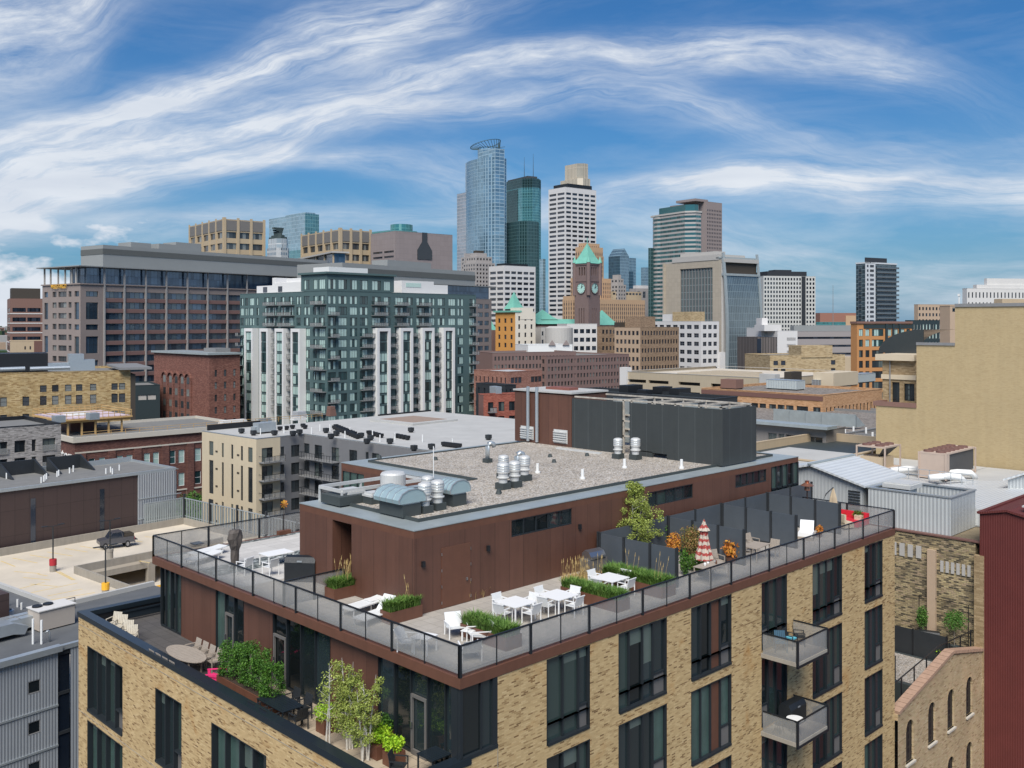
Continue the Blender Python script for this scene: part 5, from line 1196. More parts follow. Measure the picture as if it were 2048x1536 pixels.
b.box('roof_eave', 'tealclad', -.7, xu+.5, -.7, yu+.7, H2+.1, H2+.7)
ztop = b.Z(656, b.X(765), 0)
for a, c in FR:
    lw = .95; m_ = MB(); m_.box(a, a+lw, -2.2, -.02, 1, ztop-1); m_.box(c-lw, c, -2.2, -.02, 1, ztop-1); m_.box(a, c, -2.2, -.02, ztop-1, ztop); b.p('white_frame', m_, 'wframe')
    for j in range(9):
        zt = ztop-1.2-j*PT; w_ = c-a-2*lw
        o = link('bay_window', win_mesh(round(w_, 2), 2.6, (3,1,'winframe','g_teal')), b.e, ((a+c)/2, -1.6, zt-1.3))
    b.box('bay_panel', 'tealclad', a+lw, c-lw, -1.6, -1.5+.2, 1, ztop-1)
ztl = b.Z(656.5, 0, b.Y(510))
for a, c in FL:
    lw = .75; m_ = MB(); m_.box(-2.3, -.02, a, a+lw, 1, ztl-1); m_.box(-2.3, -.02, c-lw, c, 1, ztl-1); m_.box(-2.3, -.02, a, c, ztl-1, ztl); b.p('white_frame', m_, 'wframe')
    b.box('bay_panel', 'tealclad', -1.9, -1.6, a+lw, c-lw, 1, ztl-1)
    for j in range(9):
        zt = ztl-1.2-j*PT; o = link('bay_window', win_mesh(round(c-a-2*lw, 2), 2.6, (2,1,'winframe','g_teal')), b.e, (-1.9, (a+c)/2, zt-1.3)); o.rotation_euler = (0,0,-math.pi/2)
def balc(b, ax, a, c, z, dep=1.5, mat='darkmetal', off=0.0):
    X = (lambda u0,u1,d0,d1,z0,z1,m_: m_.box(u0,u1,-off-d1,-off-d0,z0,z1)) if ax == 'x' else (lambda u0,u1,d0,d1,z0,z1,m_: m_.box(-off-d1,-off-d0,u0,u1,z0,z1))
    m_ = MB(); X(a, c, .02, dep, z, z+.14, m_); s = b.p('balcony', m_, 'fr_grey' if mat == 'darkmetal' else mat)
    m_ = MB()
    for u in (a, c-.06): X(u, u+.06, .05, dep, z+1.1, z+1.16, m_)
    X(a, c, dep-.06, dep, z+1.1, z+1.16, m_)
    n = max(2, int((c-a)/.9))
    for i in range(n+1): u = a+(c-a-.05)*i/n; X(u, u+.05, dep-.05, dep, z+.14, z+1.1, m_)
    m_.build('balcony_rail', M['darkmetal'], s)
    m_ = MB(); X(a+.05, c-.05, dep-.035, dep-.025, z+.2, z+1.05, m_); m_.build('glass_panel', M['railglass'], s)
for j in range(1, 12):
    z = H1-1.5-j*PT+.75
    for p, q in ((47,160),(297,372),(503,575),(700,772)):
        if j > 3: balc(b, 'x', b.X(710+p/4.653), b.X(710+q/4.653), z)
    for p, q in ((150,285),(362,480),(570,685)):
        if j <= 3: balc(b, 'x', b.X(710+p/4.653), b.X(710+q/4.653), z)
    balc(b, 'x', b.X(938.5), b.X(953), z)
    if j > 3: balc(b, 'y', b.Y(470+418/4.516)+.3, b.Y(470+358/4.516)-.2, z); balc(b, 'y', b.Y(470+556/4.516), b.Y(470+500/4.516), z)
    if j <= 3: balc(b, 'y', b.Y(470+395/4.516), b.Y(470+285/4.516), z); balc(b, 'y', b.Y(470+540/4.516), b.Y(470+415/4.516), z)
    if j > 3: balc(b, 'y', b.Y(486), b.Y(480), z, 1.8)
    if j % 2 == 1: balc(b, 'y', .2, b.Y(628), z)
    else: balc(b, 'x', b.X(655), b.X(674), z)
m_ = MB(); y0, y1 = b.Y(601), b.Y(497)
m_.box(3, 14, y0, b.Y(531), H1, H1+3.3); m_.box(3, 14, b.Y(531), y1, H1, H1+2.6); m_.box(3.2, 10, b.Y(527), b.Y(534), H1, H1+5.0); m_.box(4, 14, y0, b.Y(551), H1, H1+4.6); b.p('white_penthouse', m_, 'wframe')
for p in (514, 544): b.box('penthouse_window', 'g_navy', 2.9, 2.99, b.Y(p+4), b.Y(p-4), H1+.5, H1+2.2)
m_ = MB(); m_.box(b.X(820), b.X(884), 4, 14, H1, H1+4.2); m_.box(b.X(884), b.X(912), 4, 12, H1, H1+3.2); b.p('white_penthouse', m_, 'wframe'); b.box('penthouse_window', 'g_teal', b.X(828), b.X(858), 3.9, 3.99, H1+2.2, H1+3.5)
m_ = MB(); m_.box(5, b.X(760), 6, 14, H2+.7, H2+2.6); b.p('white_penthouse', m_, 'wframe')

# ---- red brick warehouse with five tall arches
M['redbrick'] = brick('red_brick', [(0,(.12,.045,.032)),(.5,(.185,.07,.05)),(1,(.25,.11,.08))], .6, .2, ms=.015, mortar=(.16,.09,.07), big=.12)
b = Bld('brick_warehouse', 'red brown brick warehouse with five tall arched bays on its left face', 418.7, 290, 45, 308, 480, 711)
b.body(M['redbrick'], grid(3, 3.75, 6, 4.4, .27, .55, (1,2,'winframe','g_grey'), .6, .3), None, par=.3, dep=.3, roof='greymem')
m_ = MB(); yb = [b.Y(q) for q in (330,342,353.5,365.5,377)]; 
for y in yb:
    w_ = 1.25; zt = b.h-8; pts = [(-.14, y-w_, 12), (-.14, y+w_, 12)] + [(-.14, y+w_*math.cos(t), zt+w_*1.2*math.sin(t)) for t in [math.pi*i/8 for i in range(9)]]
    m_ = MB(); m_.extr(pts, (.12,0,0)); b.p('arched_recess', m_, 'redbr2')
    for j in range(6): b.box('window', 'g_grey', -.2, -.15, y-.85, y+.85, zt-1.2-j*3.8, zt+.9-j*3.8)
    m_ = MB()
    for i in range(10):
        t0, t1 = math.pi*i/10, math.pi*(i+1)/10; m_.bar((-.3,y+2.0*math.cos(t0),zt+2.2*math.sin(t0)), (-.3,y+2.0*math.cos(t1),zt+2.2*math.sin(t1)), .5, .5)
    b.p('brick_arch', m_, 'redbrick')
for y in [yb[0]+1.9]+[(p+q)/2 for p, q in zip(yb, yb[1:])]+[yb[-1]-1.9]: b.box('pier', 'redbrick', -.45, -.02, y-.45, y+.45, 2, b.h-8)
b.box('cornice', 'ledge', -.8, b.wr, -.8, b.wl+.5, b.h+.15, b.h+.75)
m_ = MB(); m_.box(4, 9, b.wl*.1, b.wl*.3, b.h, b.h+2); b.p('rooftop_box', m_, 'fr_grey')
# ---- tan brick warehouse at the left edge
M['yelbrick'] = brick('yellow_brick', [(0,(.24,.15,.06)),(.4,(.36,.25,.11)),(1,(.47,.35,.18))], .8, .25, ms=.015, mortar=(.32,.23,.12), big=.25, stain=((.5,.35,.25), .6, 3))
b = Bld('brick_warehouse', 'weathered yellow brick warehouse with paired windows at the left edge', -40, 235, 61, -60, 261, 748, wl=30)
GW = (1,2,'winframe','g_grey')
def yw(a0, a1, h):
    o = []
    for q in (0, 45, 80, 104, 130, 152, 180, 223, 238):
        for z0, z1 in ((3.2,4.9) if q > 60 else (30,30.1), (5.9,8.2), (10.2,12.4), (14.5,16.7)): 
            if z1 < 30: o.append((b.X(q), b.X(q)+1.5, h-z1, h-z0, GW))
    return o
b.body(M['yelbrick'], yw, None, par=.5, roof='greymem', wl=30)
b.box('dark_end_bay', 'fr_bronze', b.wr, b.wr+1.2, -.1, 30, 0, b.h-1); b.box('eave', 'fr_grey', b.wr-3, b.wr+5, -2, 26, b.h+.3, b.h+.9)
b.box('rooftop_box', 'black', -10, b.X(96,8), 8, 20, b.h, b.h+4.6)
for q0, q1, z in ((96,140,2.0),(138,168,4.3),(168,190,2.8)):
    m_ = MB(); m_.box(b.X(q0,7), b.X(q1,7), 7, 12, b.h, b.h+z); b.p('rooftop_unit', m_, 'galv')
for q0, q1 in ((0,50),(60,140)): m_ = MB(); m_.tube([(b.X(q0,3),3,b.h+.9),(b.X(q1,3),3.4,b.h+1.0)], .5, 8); b.p('duct', m_, 'galv')
b = Bld('dark_building', 'dark teal clad building in the gap between the yellow and red warehouses', 256, 300, 60, 250, 320, 772, wl=20)
b.body(P('dkteal', (.02,.035,.04)) and M['dkteal'] if False else (M.setdefault('dkteal', plain('dkteal', (.02,.035,.04)))), lambda a0,a1,h: [(b.X(q), b.X(q)+2.6, h-4.6, h-3, (1,1,'winframe','stone_lt')) for q in (276,295)], None, par=.3)
# ---- brown brick factory with cream cornice, timber pavilion on the roof
M['brownbrick'] = brick('brown_brick', [(0,(.085,.035,.028)),(.5,(.135,.055,.043)),(1,(.18,.08,.06))], .5, .16, ms=.012, mortar=(.11,.06,.05), big=.08)
P('limestone', (.52,.48,.41), var=.05)
b = Bld('factory_building', 'brown brick factory with cream cornice and white framed windows under construction', 149.5, 205, 45.5, 96, 500, 877, wl=28)
CW = (1,2,'white2','g_teal')
def fw(a0, a1, h):
    o = []
    for q0, q1 in ((178,190),(198,210),(234,246),(253,265),(288,300),(306,318),(340,351),(357,369),(390,402)):
        for z in (4.6, 9.9, 15.6): o.append((b.X(q0), b.X(q1), h-z-3.0, h-z, CW))
    return o
b.body(M['brownbrick'], fw, None, par=.5, roof='greymem', wl=28, dep=.25, cap=M['limestone'])
m_ = MB(); m_.box(-.5, b.wr, -.55, -.02, b.h-.9, b.h+.2); m_.box(-.55, -.02, -.5, b.wl, b.h-.9, b.h+.2); b.p('cornice', m_, 'limestone')
for z in (3.0, 13.6): m_ = MB(); m_.box(0, b.wr, -.2, -.02, b.h-z-.3, b.h-z); b.p('stone_band', m_, 'limestone')
for q in (163, 190+33, 275, 330, 380): x = b.X(q); b.box('pier', 'brownbrick', x-.8, x+.8, -.35, -.02, 0, b.h-3.3)
text('ctory', 4.2, M['white'], b.e, (-.12, b.Y(133), b.h-4.2), -math.pi/2, 'wall_lettering')
b.box('tan_side_wall', 'beige', -.1, -.02, b.Y(147), b.Y(122), 0, b.h-7)
P('timber', (.50,.32,.13), var=.1, scale=2); P('membrane_pink', (.55,.45,.50), var=.08, scale=.5)
# pavilion
px0, py0 = b.X(130, 5)-0, 4; zr = b.h
pv = thing('timber_pavilion', 'unfinished timber roof pavilion with white deck on the brown factory roof', 'pavilion', (b.C[0]+b.dl[0]*b.Y(121), b.C[1]+b.dl[1]*b.Y(121), b.Z(840,0,b.Y(121))-6.9), b.yaw)
x1, y1 = b.X(265, b.Y(121)), b.Y(64)-b.Y(121); x0p = 0; b.box('roof_extension', 'greymem', 0, x1, b.wl, b.Y(64), 0, zr-.3)
m_ = MB()
m_ = MB(); m_.box(x0p, x1, 0, y1, 6.5, 6.85); m_.build('roof_deck', M['timber'], pv)
m_ = MB(); m_.box(x0p+.4, x1-.4, .4, y1-.4, 6.85, 6.95); m_.build('roof_membrane', M['membrane_pink'], pv)
m_ = MB(); m_.box(x0p+5, x1-6, y1*.3, y1*.7, 6.95, 7.3); m_.build('roof_curb', M['white'], pv)
for i in range(5):
    x = x0p+2+(x1-x0p-4)*i/4
    for y in (1.2, y1-1.2): m_ = MB(); m_.bar((x,y,0),(x,y,6.5), .35); m_.build('post', M['timber'], pv)
m_ = MB()
for y in (1.2, y1-1.2): m_.bar((x0p,y,6.2),(x1,y,6.2), .3, .6)
m_.build('beam', M['timber'], pv)
m_ = MB()
for y in (.3, y1-.3):
    for z in (7.6, 8.2): m_.bar((x0p,y,z),(x1,y,z), .12)
for x in (x0p+.1, x1-.1):
    for z in (7.6, 8.2): m_.bar((x,.3,z),(x,y1-.3,z), .12)
for i in range(13):
    x = x0p+.1+(x1-x0p-.2)*i/12
    for y in (.3, y1-.3): m_.bar((x,y,6.9),(x,y,8.3), .1)
m_.build('guard_rail', M['timber'], pv)
m_ = MB(); m_.box(x0p+5, x1-5, 8, y1-2, 0, 5.8); m_.build('core_wall', M['redbr2'], pv)
# roof edge rail and stacked materials
m_ = MB()
for i in range(20):
    x = b.X(165)+i*3.2; m_.bar((x,.8,b.h),(x,.8,b.h+1.1), .08)
m_.bar((b.X(165),.8,b.h+1.1),(b.X(165)+61,.8,b.h+1.1), .08); m_.bar((b.X(165),.8,b.h+.6),(b.X(165)+61,.8,b.h+.6), .07); b.p('guard_rail', m_, 'timber')
def prop(b, name, label, cat, x, y, z, w, d, h, mat, group=None, rz=0.0):
    o = thing(name, label, cat, (b.C[0]+b.dr[0]*x+b.dl[0]*y, b.C[1]+b.dr[1]*x+b.dl[1]*y, z), b.yaw+rz, group); return o
mats_ = [(40,6,7,2.2,1.2,'white','white wrapped insulation stack nearest the timber pavilion'),(50,8,3,2,.8,'galv','grey duct stack on the factory roof, second from the pavilion'),(58,5,4,2,.7,'white','long low white material stack near the factory roof edge'),(62,11,3,3,1.6,'whitemem','taller pale crate on the middle of the factory roof'),(70,8,2,2,2.6,'redbr','square red brick chimney stub on the factory roof')]
for x, y, w_, d_, h_, mt, lb in mats_:
    o = prop(b, 'material_stack' if mt != 'redbr' else 'chimney', lb, 'stack' if mt != 'redbr' else 'chimney', x, y, b.h-.5, 0,0,0, 0)
    m_ = MB(); 
    for k in range(3): m_.box(-w_/2+k*.1, w_/2-k*.15, -d_/2+k*.08, d_/2-k*.1, h_*k/3+.02*k, h_*(k+1)/3)
    m_.build('block', M[mt], o)
# ---- pale brick apartments at the left edge
M['palebrick'] = brick('pale_brick', [(0,(.12,.11,.105)),(.3,(.26,.24,.225)),(.7,(.36,.33,.31)),(1,(.44,.41,.38))], .7, .16, ms=.02, mortar=(.3,.28,.26), big=.1)
C0 = PD(-60, 172)
b = Bld('apartment_building', 'pale mottled brick apartment block with recessed dark balconies at the left edge', -60, 172, 45.46, -70, 122, 860, wl=18)
WB = (2,1,'winframe','g_dark2'); M['g_dark2'] = glass('apartment_glass', (.02,.026,.03), .08, 0, toned=(.10,.12,.11), ptoned=.25)
def pw_(a0, a1, h):
    o = []
    for j in range(6):
        z = h-2.6-j*3.2
        for q0, q1 in ((-45,-20),(-8,15),(29,51),(63.5,72),(85,111)): o.append((b.X(q0), b.X(q1), z-2.2, z, WB if q1-q0 > 10 else (1,1,'winframe','g_dark2')))
    return o
b.body(M['palebrick'], pw_, None, par=.6, roof='greymem', wl=20, dep=.5, cap=M['black'])
for j in range(6):
    z = b.h-2.6-j*3.2
    for q0, q1 in ((85,111),(-8,15)):
        m_ = MB(); m_.box(b.X(q0)-.1, b.X(q1)+.1, -.25, -.1, z-2.3, z-1.2); b.p('balcony_rail', m_, 'railglass'); 
for x, y in ((18,8),(25,9)): 
    m_ = MB(); m_.box(x-1, x+1, y-1, y+1, b.h-.5, b.h+.8); b.p('rooftop_unit', m_, 'galv')
# ---- dark brown panelled block with grey end, behind the parking deck
M['brownpanel'] = panels('brown_panels', (.060,.038,.034), 2.0, 3.6, w=.07, line=.6, var=.05, streak=.06, tone=.05)
P1_, P2_ = W(0, 1110, 12), W(275, 1062, 12); yw_ = math.atan2(P2_[1]-P1_[1], P2_[0]-P1_[0])
b = Bld('apartment_building', 'low dark brown panelled block with a grey metal end and flat grey roof', 0, 100, 0, 0, 0, 1000, C=P1_, yaw=yw_, wl=14, wr=40)
x275, x349, x360 = b.X(275), b.X(349), b.X(360); b.h = 21
xl = -30
m_ = MB(); m_.box(xl, x275, 0, 14, 0, 20.9); b.p('wall', m_, 'brownpanel')
for q in (66, 204): x = b.X(q); b.box('window_slot', 'g_navy', x-.35, x+.35, -.05, -.01, 10, 19.4)
m_ = MB(); m_.box(x275, x349, -.3, 14, 0, 20.9); m_.box(x349, x360, 1.0, 16, 0, 20.5); b.p('metal_end', m_, M.setdefault('greycorr', corrug('grey_corrugated', (.36,.38,.40), .4, var=.05)))
m_ = MB(); 
for z in (13.8, 17.0): m_.box(x275-.1, x360, -.4, -.31, z, z+.15)
b.p('joint_flashing', m_, 'galv')
b.box('roof', 'greymem', xl, x360, .3, 15, 20.9, 21.0)
m_ = MB(); m_.box(xl, x349, -.3, .05, 20.9, 21.35); m_.box(x349, x349+.3, 0, 14, 20.9, 21.35); m_.box(xl, x349, 14, 14.3, 20.9, 21.8); b.p('parapet', m_, 'galv')
for q0, q1 in ((8,78),(104,170)):
    x0, x1 = b.X(q0, 12), b.X(q1, 12); m_ = MB(); m_.box(x0, x1, 13.7, 14, 21, 23.2); m_.extr([(x0,14,21),(x0,14,23.2),(x0,9,21.1)], (.3,0,0)); m_.extr([(x1,14,21),(x1,14,23.2),(x1,9,21.1)], (.3,0,0)); b.p('roof_screen', m_, 'black_metal2')
for i in range(22):
    x = xl+25+i*(x349-xl-30)/22+rb(-1,1); m_ = MB(); m_.tube([(x,rb(2,11),21),(x,rb(2,11) if False else 5.5,21.9)], .09, 6) if False else m_.tube([(x,3+(i*37%9),21.0),(x,3+(i*37%9),21.9)], .11, 6); b.p('vent_pipe', m_, 'pvc')
# ---- parking deck with lamps and pick-up truck
ZP = 12.0
def gp_(px, py, z=ZP): return W(px, py, z)
M['deckconc'] = plain('deck_concrete', (.56,.495,.40), .85, var=.22, scale=.15, fine=.05)
pk = thing('parking_garage', 'open concrete top deck of a parking garage with sunken ramp opening', 'parking garage', (*gp_(150, 1130), 0))
ox, oy = gp_(150, 1130)
u = Vector((math.cos(yw_), math.sin(yw_))); v = Vector((-u.y, u.x)); O = Vector(P1_)
def loc2(px, py, z=ZP): p = Vector(gp_(px, py, z))-O; return p.dot(u), p.dot(v)
class PK:
    pass
pb = thing('tmp', 'x', 'x'); bpy.data.objects.remove(pb)
pk.location = (O.x, O.y, 0); pk.rotation_euler = (0,0,yw_)
xe, _ = loc2(362, 1046); hx0, hy1 = loc2(153, 1145.5); hx1, _h = loc2(258, 1128); 
h0 = loc2(153,1147); h1 = loc2(258,1126); h2 = loc2(215,1185)
hole = (h0[0]+.0, h1[0]+14, h1[1]-17, h1[1])
hx0, hx1, hy0, hy1 = h0[0], h0[0]+22, h0[1]-16, h0[1]
def fl(mb, x0, x1, y0, y1, z): mb.face((x0,y0,z),(x1,y0,z),(x1,y1,z),(x0,y1,z))
m_ = MB(); ylo = -62; xw0 = -40
for r in ((xw0,xe,hy1,-.6),(xw0,hx0,ylo,hy1),(hx1,xe,ylo,hy1),(hx0,hx1,ylo,hy0)): m_.box(r[0],r[1],r[2],r[3],ZP-.4,ZP)
m_.build('top_deck', M['deckconc'], pk)
m_ = MB(); t = .25
m_.box(hx0-t,hx1,hy1,hy1+t,ZP,ZP+1.0); m_.box(hx0-t,hx0,hy0,hy1,ZP,ZP+1.0); m_.box(xw0,xe,-.9,-.6,ZP,ZP+1.1); m_.box(xe-.3,xe,ylo,-.9,ZP,ZP+1.1); m_.box(hx0,hx1,hy1,hy1+t,ZP-1.2,ZP-.4); m_.box(hx0-t,hx0,hy0,hy1,ZP-3.6,ZP-.4)
m_.build('parapet_wall', M['concrete'], pk)
m_ = MB(); m_.face((hx0,hy0-4,ZP-3.2),(xe-.5,hy0-4,ZP-3.2),(xe-.5,hy1+20,ZP-3.6),(hx0,hy1+20,ZP-3.6)); m_.build('lower_deck', M['deckconc'], pk)
m_ = MB(); m_.box(hx0+6,hx1+5,hy1-4.5,hy1-4.2,ZP-3.4,ZP-2.7); m_.build('ramp_curb', P('yellow', (.75,.40,.03)) and M['yellow'], pk)
for x, y in ((hx0+10.5,hy1+.2),(hx0+20,hy1+.2),(hx0+15,hy1+8)): m_ = MB(); m_.box(x-.5,x+.5,y-.4,y+.4,ZP-3.6,ZP-.4); m_.build('column', M['concrete'], pk)
M['linepaint'] = plain('line_paint', (.60,.45,.20), .8, var=.25, scale=1.5)
def stripe(px0, py0, px1, py1, w_=.2):
    a, c = loc2(px0, py0), loc2(px1, py1); m_ = MB(); m_.bar((a[0],a[1],ZP+.004),(c[0],c[1],ZP+.004), w_, .006); m_.build('stall_line', M['linepaint'], pk)
for q in [(60,1168,115,1173),(46,1155,100,1160),(28,1143,80,1147),(95,1192,165,1178),(100,1200,190,1185),(108,1210,200,1196),(2,1122,30,1133),(25,1116,75,1126),(60,1110,110,1118),(95,1104,145,1112),(130,1097,175,1104),(160,1092,200,1099),(200,1086,232,1094),(245,1078,285,1084),(112,1143,145,1160),(118,1143,150,1160),(75,1148,95,1152),(270,1120,300,1126),(290,1073,330,1078),(30,1180,90,1164),(60,1186,155,1166)]: stripe(*q)
def lamp(px, py, hh, base, label, zb=ZP):
    x, y = gp_(px, py, zb); t = thing('parking_lamp', label, 'lamp post', (x, y, zb), yw_, group='lamp posts on the parking deck')
    m_ = MB(); m_.tube([(0,0,0),(0,0,1.5)], .42, 12); m_.build('base', M['concrete'], t)
    m_ = MB(); m_.tube([(0,0,.85 if base != 'concrete' else 1.3),(0,0,1.65)], .46, 12); m_.build('base_wrap', M[base], t)
    m_ = MB(); m_.tube([(0,0,1.5),(0,0,hh)], .09, 6); m_.build('pole', M['black_metal2'], t)
    for s_ in (-1,1): m_ = MB(); m_.bar((0,0,hh),(s_*1.3,0,hh+.1), .08); m_.bar((s_*.7,0,hh+.1),(s_*1.5,0,hh+.12), .3, .1); m_.build('lamp_head', M['black_metal2'], t)
P('safety_red', (.38,.02,.03))
lamp(106, 1143, 6.0, 'safety_red', 'lamp post with red wrapped base on the parking deck')
lamp(220, 1122, 5.6, 'concrete', 'lamp post with bare concrete base beside the pick-up truck')
lamp(211, 1193, 6.0, 'yellow', 'lamp post with yellow base wrap at the ramp opening')
# fence on the far parapet
m_ = MB(); f0 = loc2(292, 1062)[0]
fe = thing('metal_fence', 'tall grey metal picket fence along the far corner of the parking deck', 'fence', (O.x, O.y, ZP+1.1), yw_)
def fence_run(mb, a, c, n, h_, ax):
    for i in range(n+1):
        k = a+(c-a)*i/n; p = (k,-.75) if ax == 'x' else (xe-.15,k); mb.box(p[0]-.12,p[0]+.12,p[1]-.04,p[1]+.04,0,h_)
m_ = MB(); fence_run(m_, f0, xe, 18, 3.2, 'x'); fence_run(m_, -1, -46, 60, 3.2, 'y'); m_.build('pickets', M['greycorr2'] if 'greycorr2' in M else M['ledge'], fe)
m_ = MB(); m_.bar((f0,-.75,3.2),(xe,-.75,3.2),.14); m_.bar((xe-.15,-.75,3.2),(xe-.15,-46,3.2),.14); m_.bar((f0,-.75,.3),(xe,-.75,.3),.1); m_.bar((xe-.15,-.75,.3),(xe-.15,-46,.3),.1); m_.build('rail', M['galv'], fe)
for k in range(7): m_ = MB(); y = -1-k*7.5; m_.box(xe-.3,xe-.02,y-.15,y+.15,-1,3.9); m_.build('post', M['black_metal2'], fe)
# pick-up truck
tx, ty = gp_(231, 1095)
tr = thing('pickup_truck', 'dark grey pick-up truck parked with its tailgate down on the parking deck', 'pickup truck', (tx, ty, ZP), yw_-math.radians(12)); tr.scale = (.84,.92,1.28)
P('truckpaint', (.07,.07,.08), .25, spec=.8); P('tyre', (.012,.012,.012), .9); P('rim', (.35,.35,.36), .3, metal=.7)
m_ = MB(); W2 = .98
prof = [(-2.95,.55),(2.7,.55),(2.85,.75),(2.85,1.02),(2.7,1.12),(1.55,1.2),(.75,1.88),(-.9,1.92),(-1.15,1.15),(-2.95,1.15)]
# cab + bed as a swept side profile; the bed is hollowed by separate inner walls
cabp = [(-1.1,.55),(2.7,.55),(2.88,.72),(2.88,1.0),(2.74,1.14),(1.5,1.22),(.8,1.87),(-.75,1.92),(-1.1,1.2)]
m_.extr([(-x, -W2, z) for x, z in cabp], (0, 2*W2, 0)); 
m_.box(1.1,2.95,-W2,-W2+.1,.55,1.2); m_.box(1.1,2.95,W2-.1,W2,.55,1.2); m_.box(1.1,2.95,-W2+.1,W2-.1,.55,.72); m_.build('body', M['truckpaint'], tr)
m_ = MB(); m_.extr([(-1.42,-W2-.01,1.22),(-.78,-W2-.01,1.8),(.68,-W2-.01,1.84),(.9,-W2-.01,1.22)], (0,.02,0)); m_.extr([(-1.42,W2+.01,1.22),(-.78,W2+.01,1.8),(.68,W2+.01,1.84),(.9,W2+.01,1.22)], (0,-.02,0)); m_.build('side_window', M['g_navy'], tr)
m_ = MB(); m_.extr([(-1.49,-.85,1.24),(-.84,-.8,1.85),(-.84,.8,1.85),(-1.49,.85,1.24)], (-.03,0,.03)); m_.build('windscreen', M['g_navy'], tr)
m_ = MB(); m_.box(.98,1.12,-.8,.8,1.25,1.8); m_.build('rear_window', M['g_navy'], tr)
m_ = MB(); m_.box(2.95,3.5,-W2+.05,W2-.05,.72,.8); m_.build('tailgate', M['truckpaint'], tr)
m_ = MB(); m_.box(1.2,2.9,-.8,.8,.75,1.5); m_.box(1.4,2.6,-.6,.7,1.5,1.62); m_.build('cargo', M['fr_bronze'], tr)
m_ = MB(); m_.box(2.96,3.1,-.9,.9,.45,.62); m_.build('bumper', M['rim'], tr)
for x in (-1.95, 1.75):
    for y in (-.92, .92):
        m_ = MB(); m_.tube([(x,y-.13,.4),(x,y+.13,.4)], .4, 16); wh = m_.build('wheel', M['tyre'], tr); m_ = MB(); s_ = -1 if y < 0 else 1; m_.tube([(x,y+s_*.1,.4),(x,y+s_*.145,.4)], .24, 12); m_.build('rim', M['rim'], wh)
for y in (-.93,.93): m_ = MB(); m_.box(2.9,2.97,y-.06,y+.06,.85,1.15); m_.build('tail_light', M['safety_red'], tr)

# ---- cream and grey apartment block with balconies
b = Bld('apartment_building', 'cream and grey apartment block with black balconies and pale flat roof', 512.5, 163, 42.5, 404, 608, 879)
H = b.h; xr, yl = b.wr, b.wl; x560 = b.X(560.5); f3 = 3.1
P('creamwall', (.56,.47,.33), var=.03, scale=.5, streak=.05); P('greywall', (.165,.165,.17), var=.05, scale=.5, streak=.06)
W1 = (1,1,'winframe','g_dark2'); W2_ = (2,1,'winframe','g_dark2')
Z3 = lambda q: b.Y(400+q/5.689)
lw_ = []
for j, (a, c) in enumerate(((.085*0+1.5, 4.0),(4.9,10.9),(11.9,17.5))):
    for q0, q1 in ((103,152),(247,270),(353,378),(463,488),(546,598)): lw_.append((Z3(q1), Z3(q0), H-c-(.0), H-a, (1,1 if j == 0 else 3,'winframe','g_dark2')))
rwc = []
for j in range(6):
    z = H-1.6-j*f3; rwc.append((b.X(400+703/5.689), b.X(400+830/5.689), z-2.4, z, W2_))
m_ = MB(); m_.wall('y', 0, 0, yl, 0, H, [q[:4] for q in lw_], .2); m_.wall('x', 0, 0, x560, 0, H, [q[:4] for q in rwc], .2); b.p('cream_wall', m_, 'creamwall')
rg = []
for j in range(6):
    z = H-1.6-j*f3; rg.append((b.X(561.5), b.X(568.5), z-2.1, z-.1, W1)); rg.append((b.X(582.5), b.X(599), z-2.1, z-.05, W2_))
yw2 = -78
hw = []; bx = lambda px: b.Y(px, xr)
for j in range(5):
    z = H-1.5-j*f3
    for q0, q1, t_ in ((1183,1245,0),(1303,1388,1),(1497,1580,1),(1697,1787,1),(1885,1918,0),(1955,2040,0)):
        a, c = bx(400+q1/5.689), bx(400+q0/5.689); hw.append((a, c, z-(2.4 if t_ else 1.7), z, W2_))
m_ = MB(); m_.wall('x', 0, x560, xr, 0, H, [q[:4] for q in rg], .2); m_.wall('y', xr, yw2, 0, 0, H, [q[:4] for q in hw], .2); m_.face((xr,yw2,0),(xr+45,yw2,0),(xr+45,yw2,H),(xr,yw2,H)); b.p('grey_wall', m_, 'greywall')
b.windows([('y', 0, *q) for q in lw_]+[('x', 0, *q) for q in rwc]+[('x', 0, *q) for q in rg]+[('y', xr, *q) for q in hw], .2)
m_ = MB(); m_.box(0, xr, 0, yl, H-.02+.02, H+.1); m_.box(xr, xr+45, yw2, 16, H, H+.1) ; b.p('roof', m_, 'lightroof')
m_ = MB(); m_.box(-.05, xr, -.05, .15, H+.1, H+.18); m_.box(-.05,.15,.15,yl,H+.1,H+.18); m_.box(xr-.05, xr+.15, yw2, -.05, H+.1, H+.18); b.p('roof_edge', m_, 'galv')
m_ = MB(); m_.box(1, 12, yl-.4, yl, H+.1, H+1.1); m_.box(xr+30, xr+45, 15.7, 16, H+.1, H+.4); b.p('parapet', m_, 'black')
m_ = MB(); m_.box(xr+22, xr+34, -4, 9, H+.1, H+.5); b.p('roof_well', m_, 'lightroof'); m_ = MB(); m_.box(xr+23.5, xr+32.5, -2.5, 7.5, H+.5, H+.54); b.p('timber_deck', m_, P('tandeck', (.30,.22,.17)))
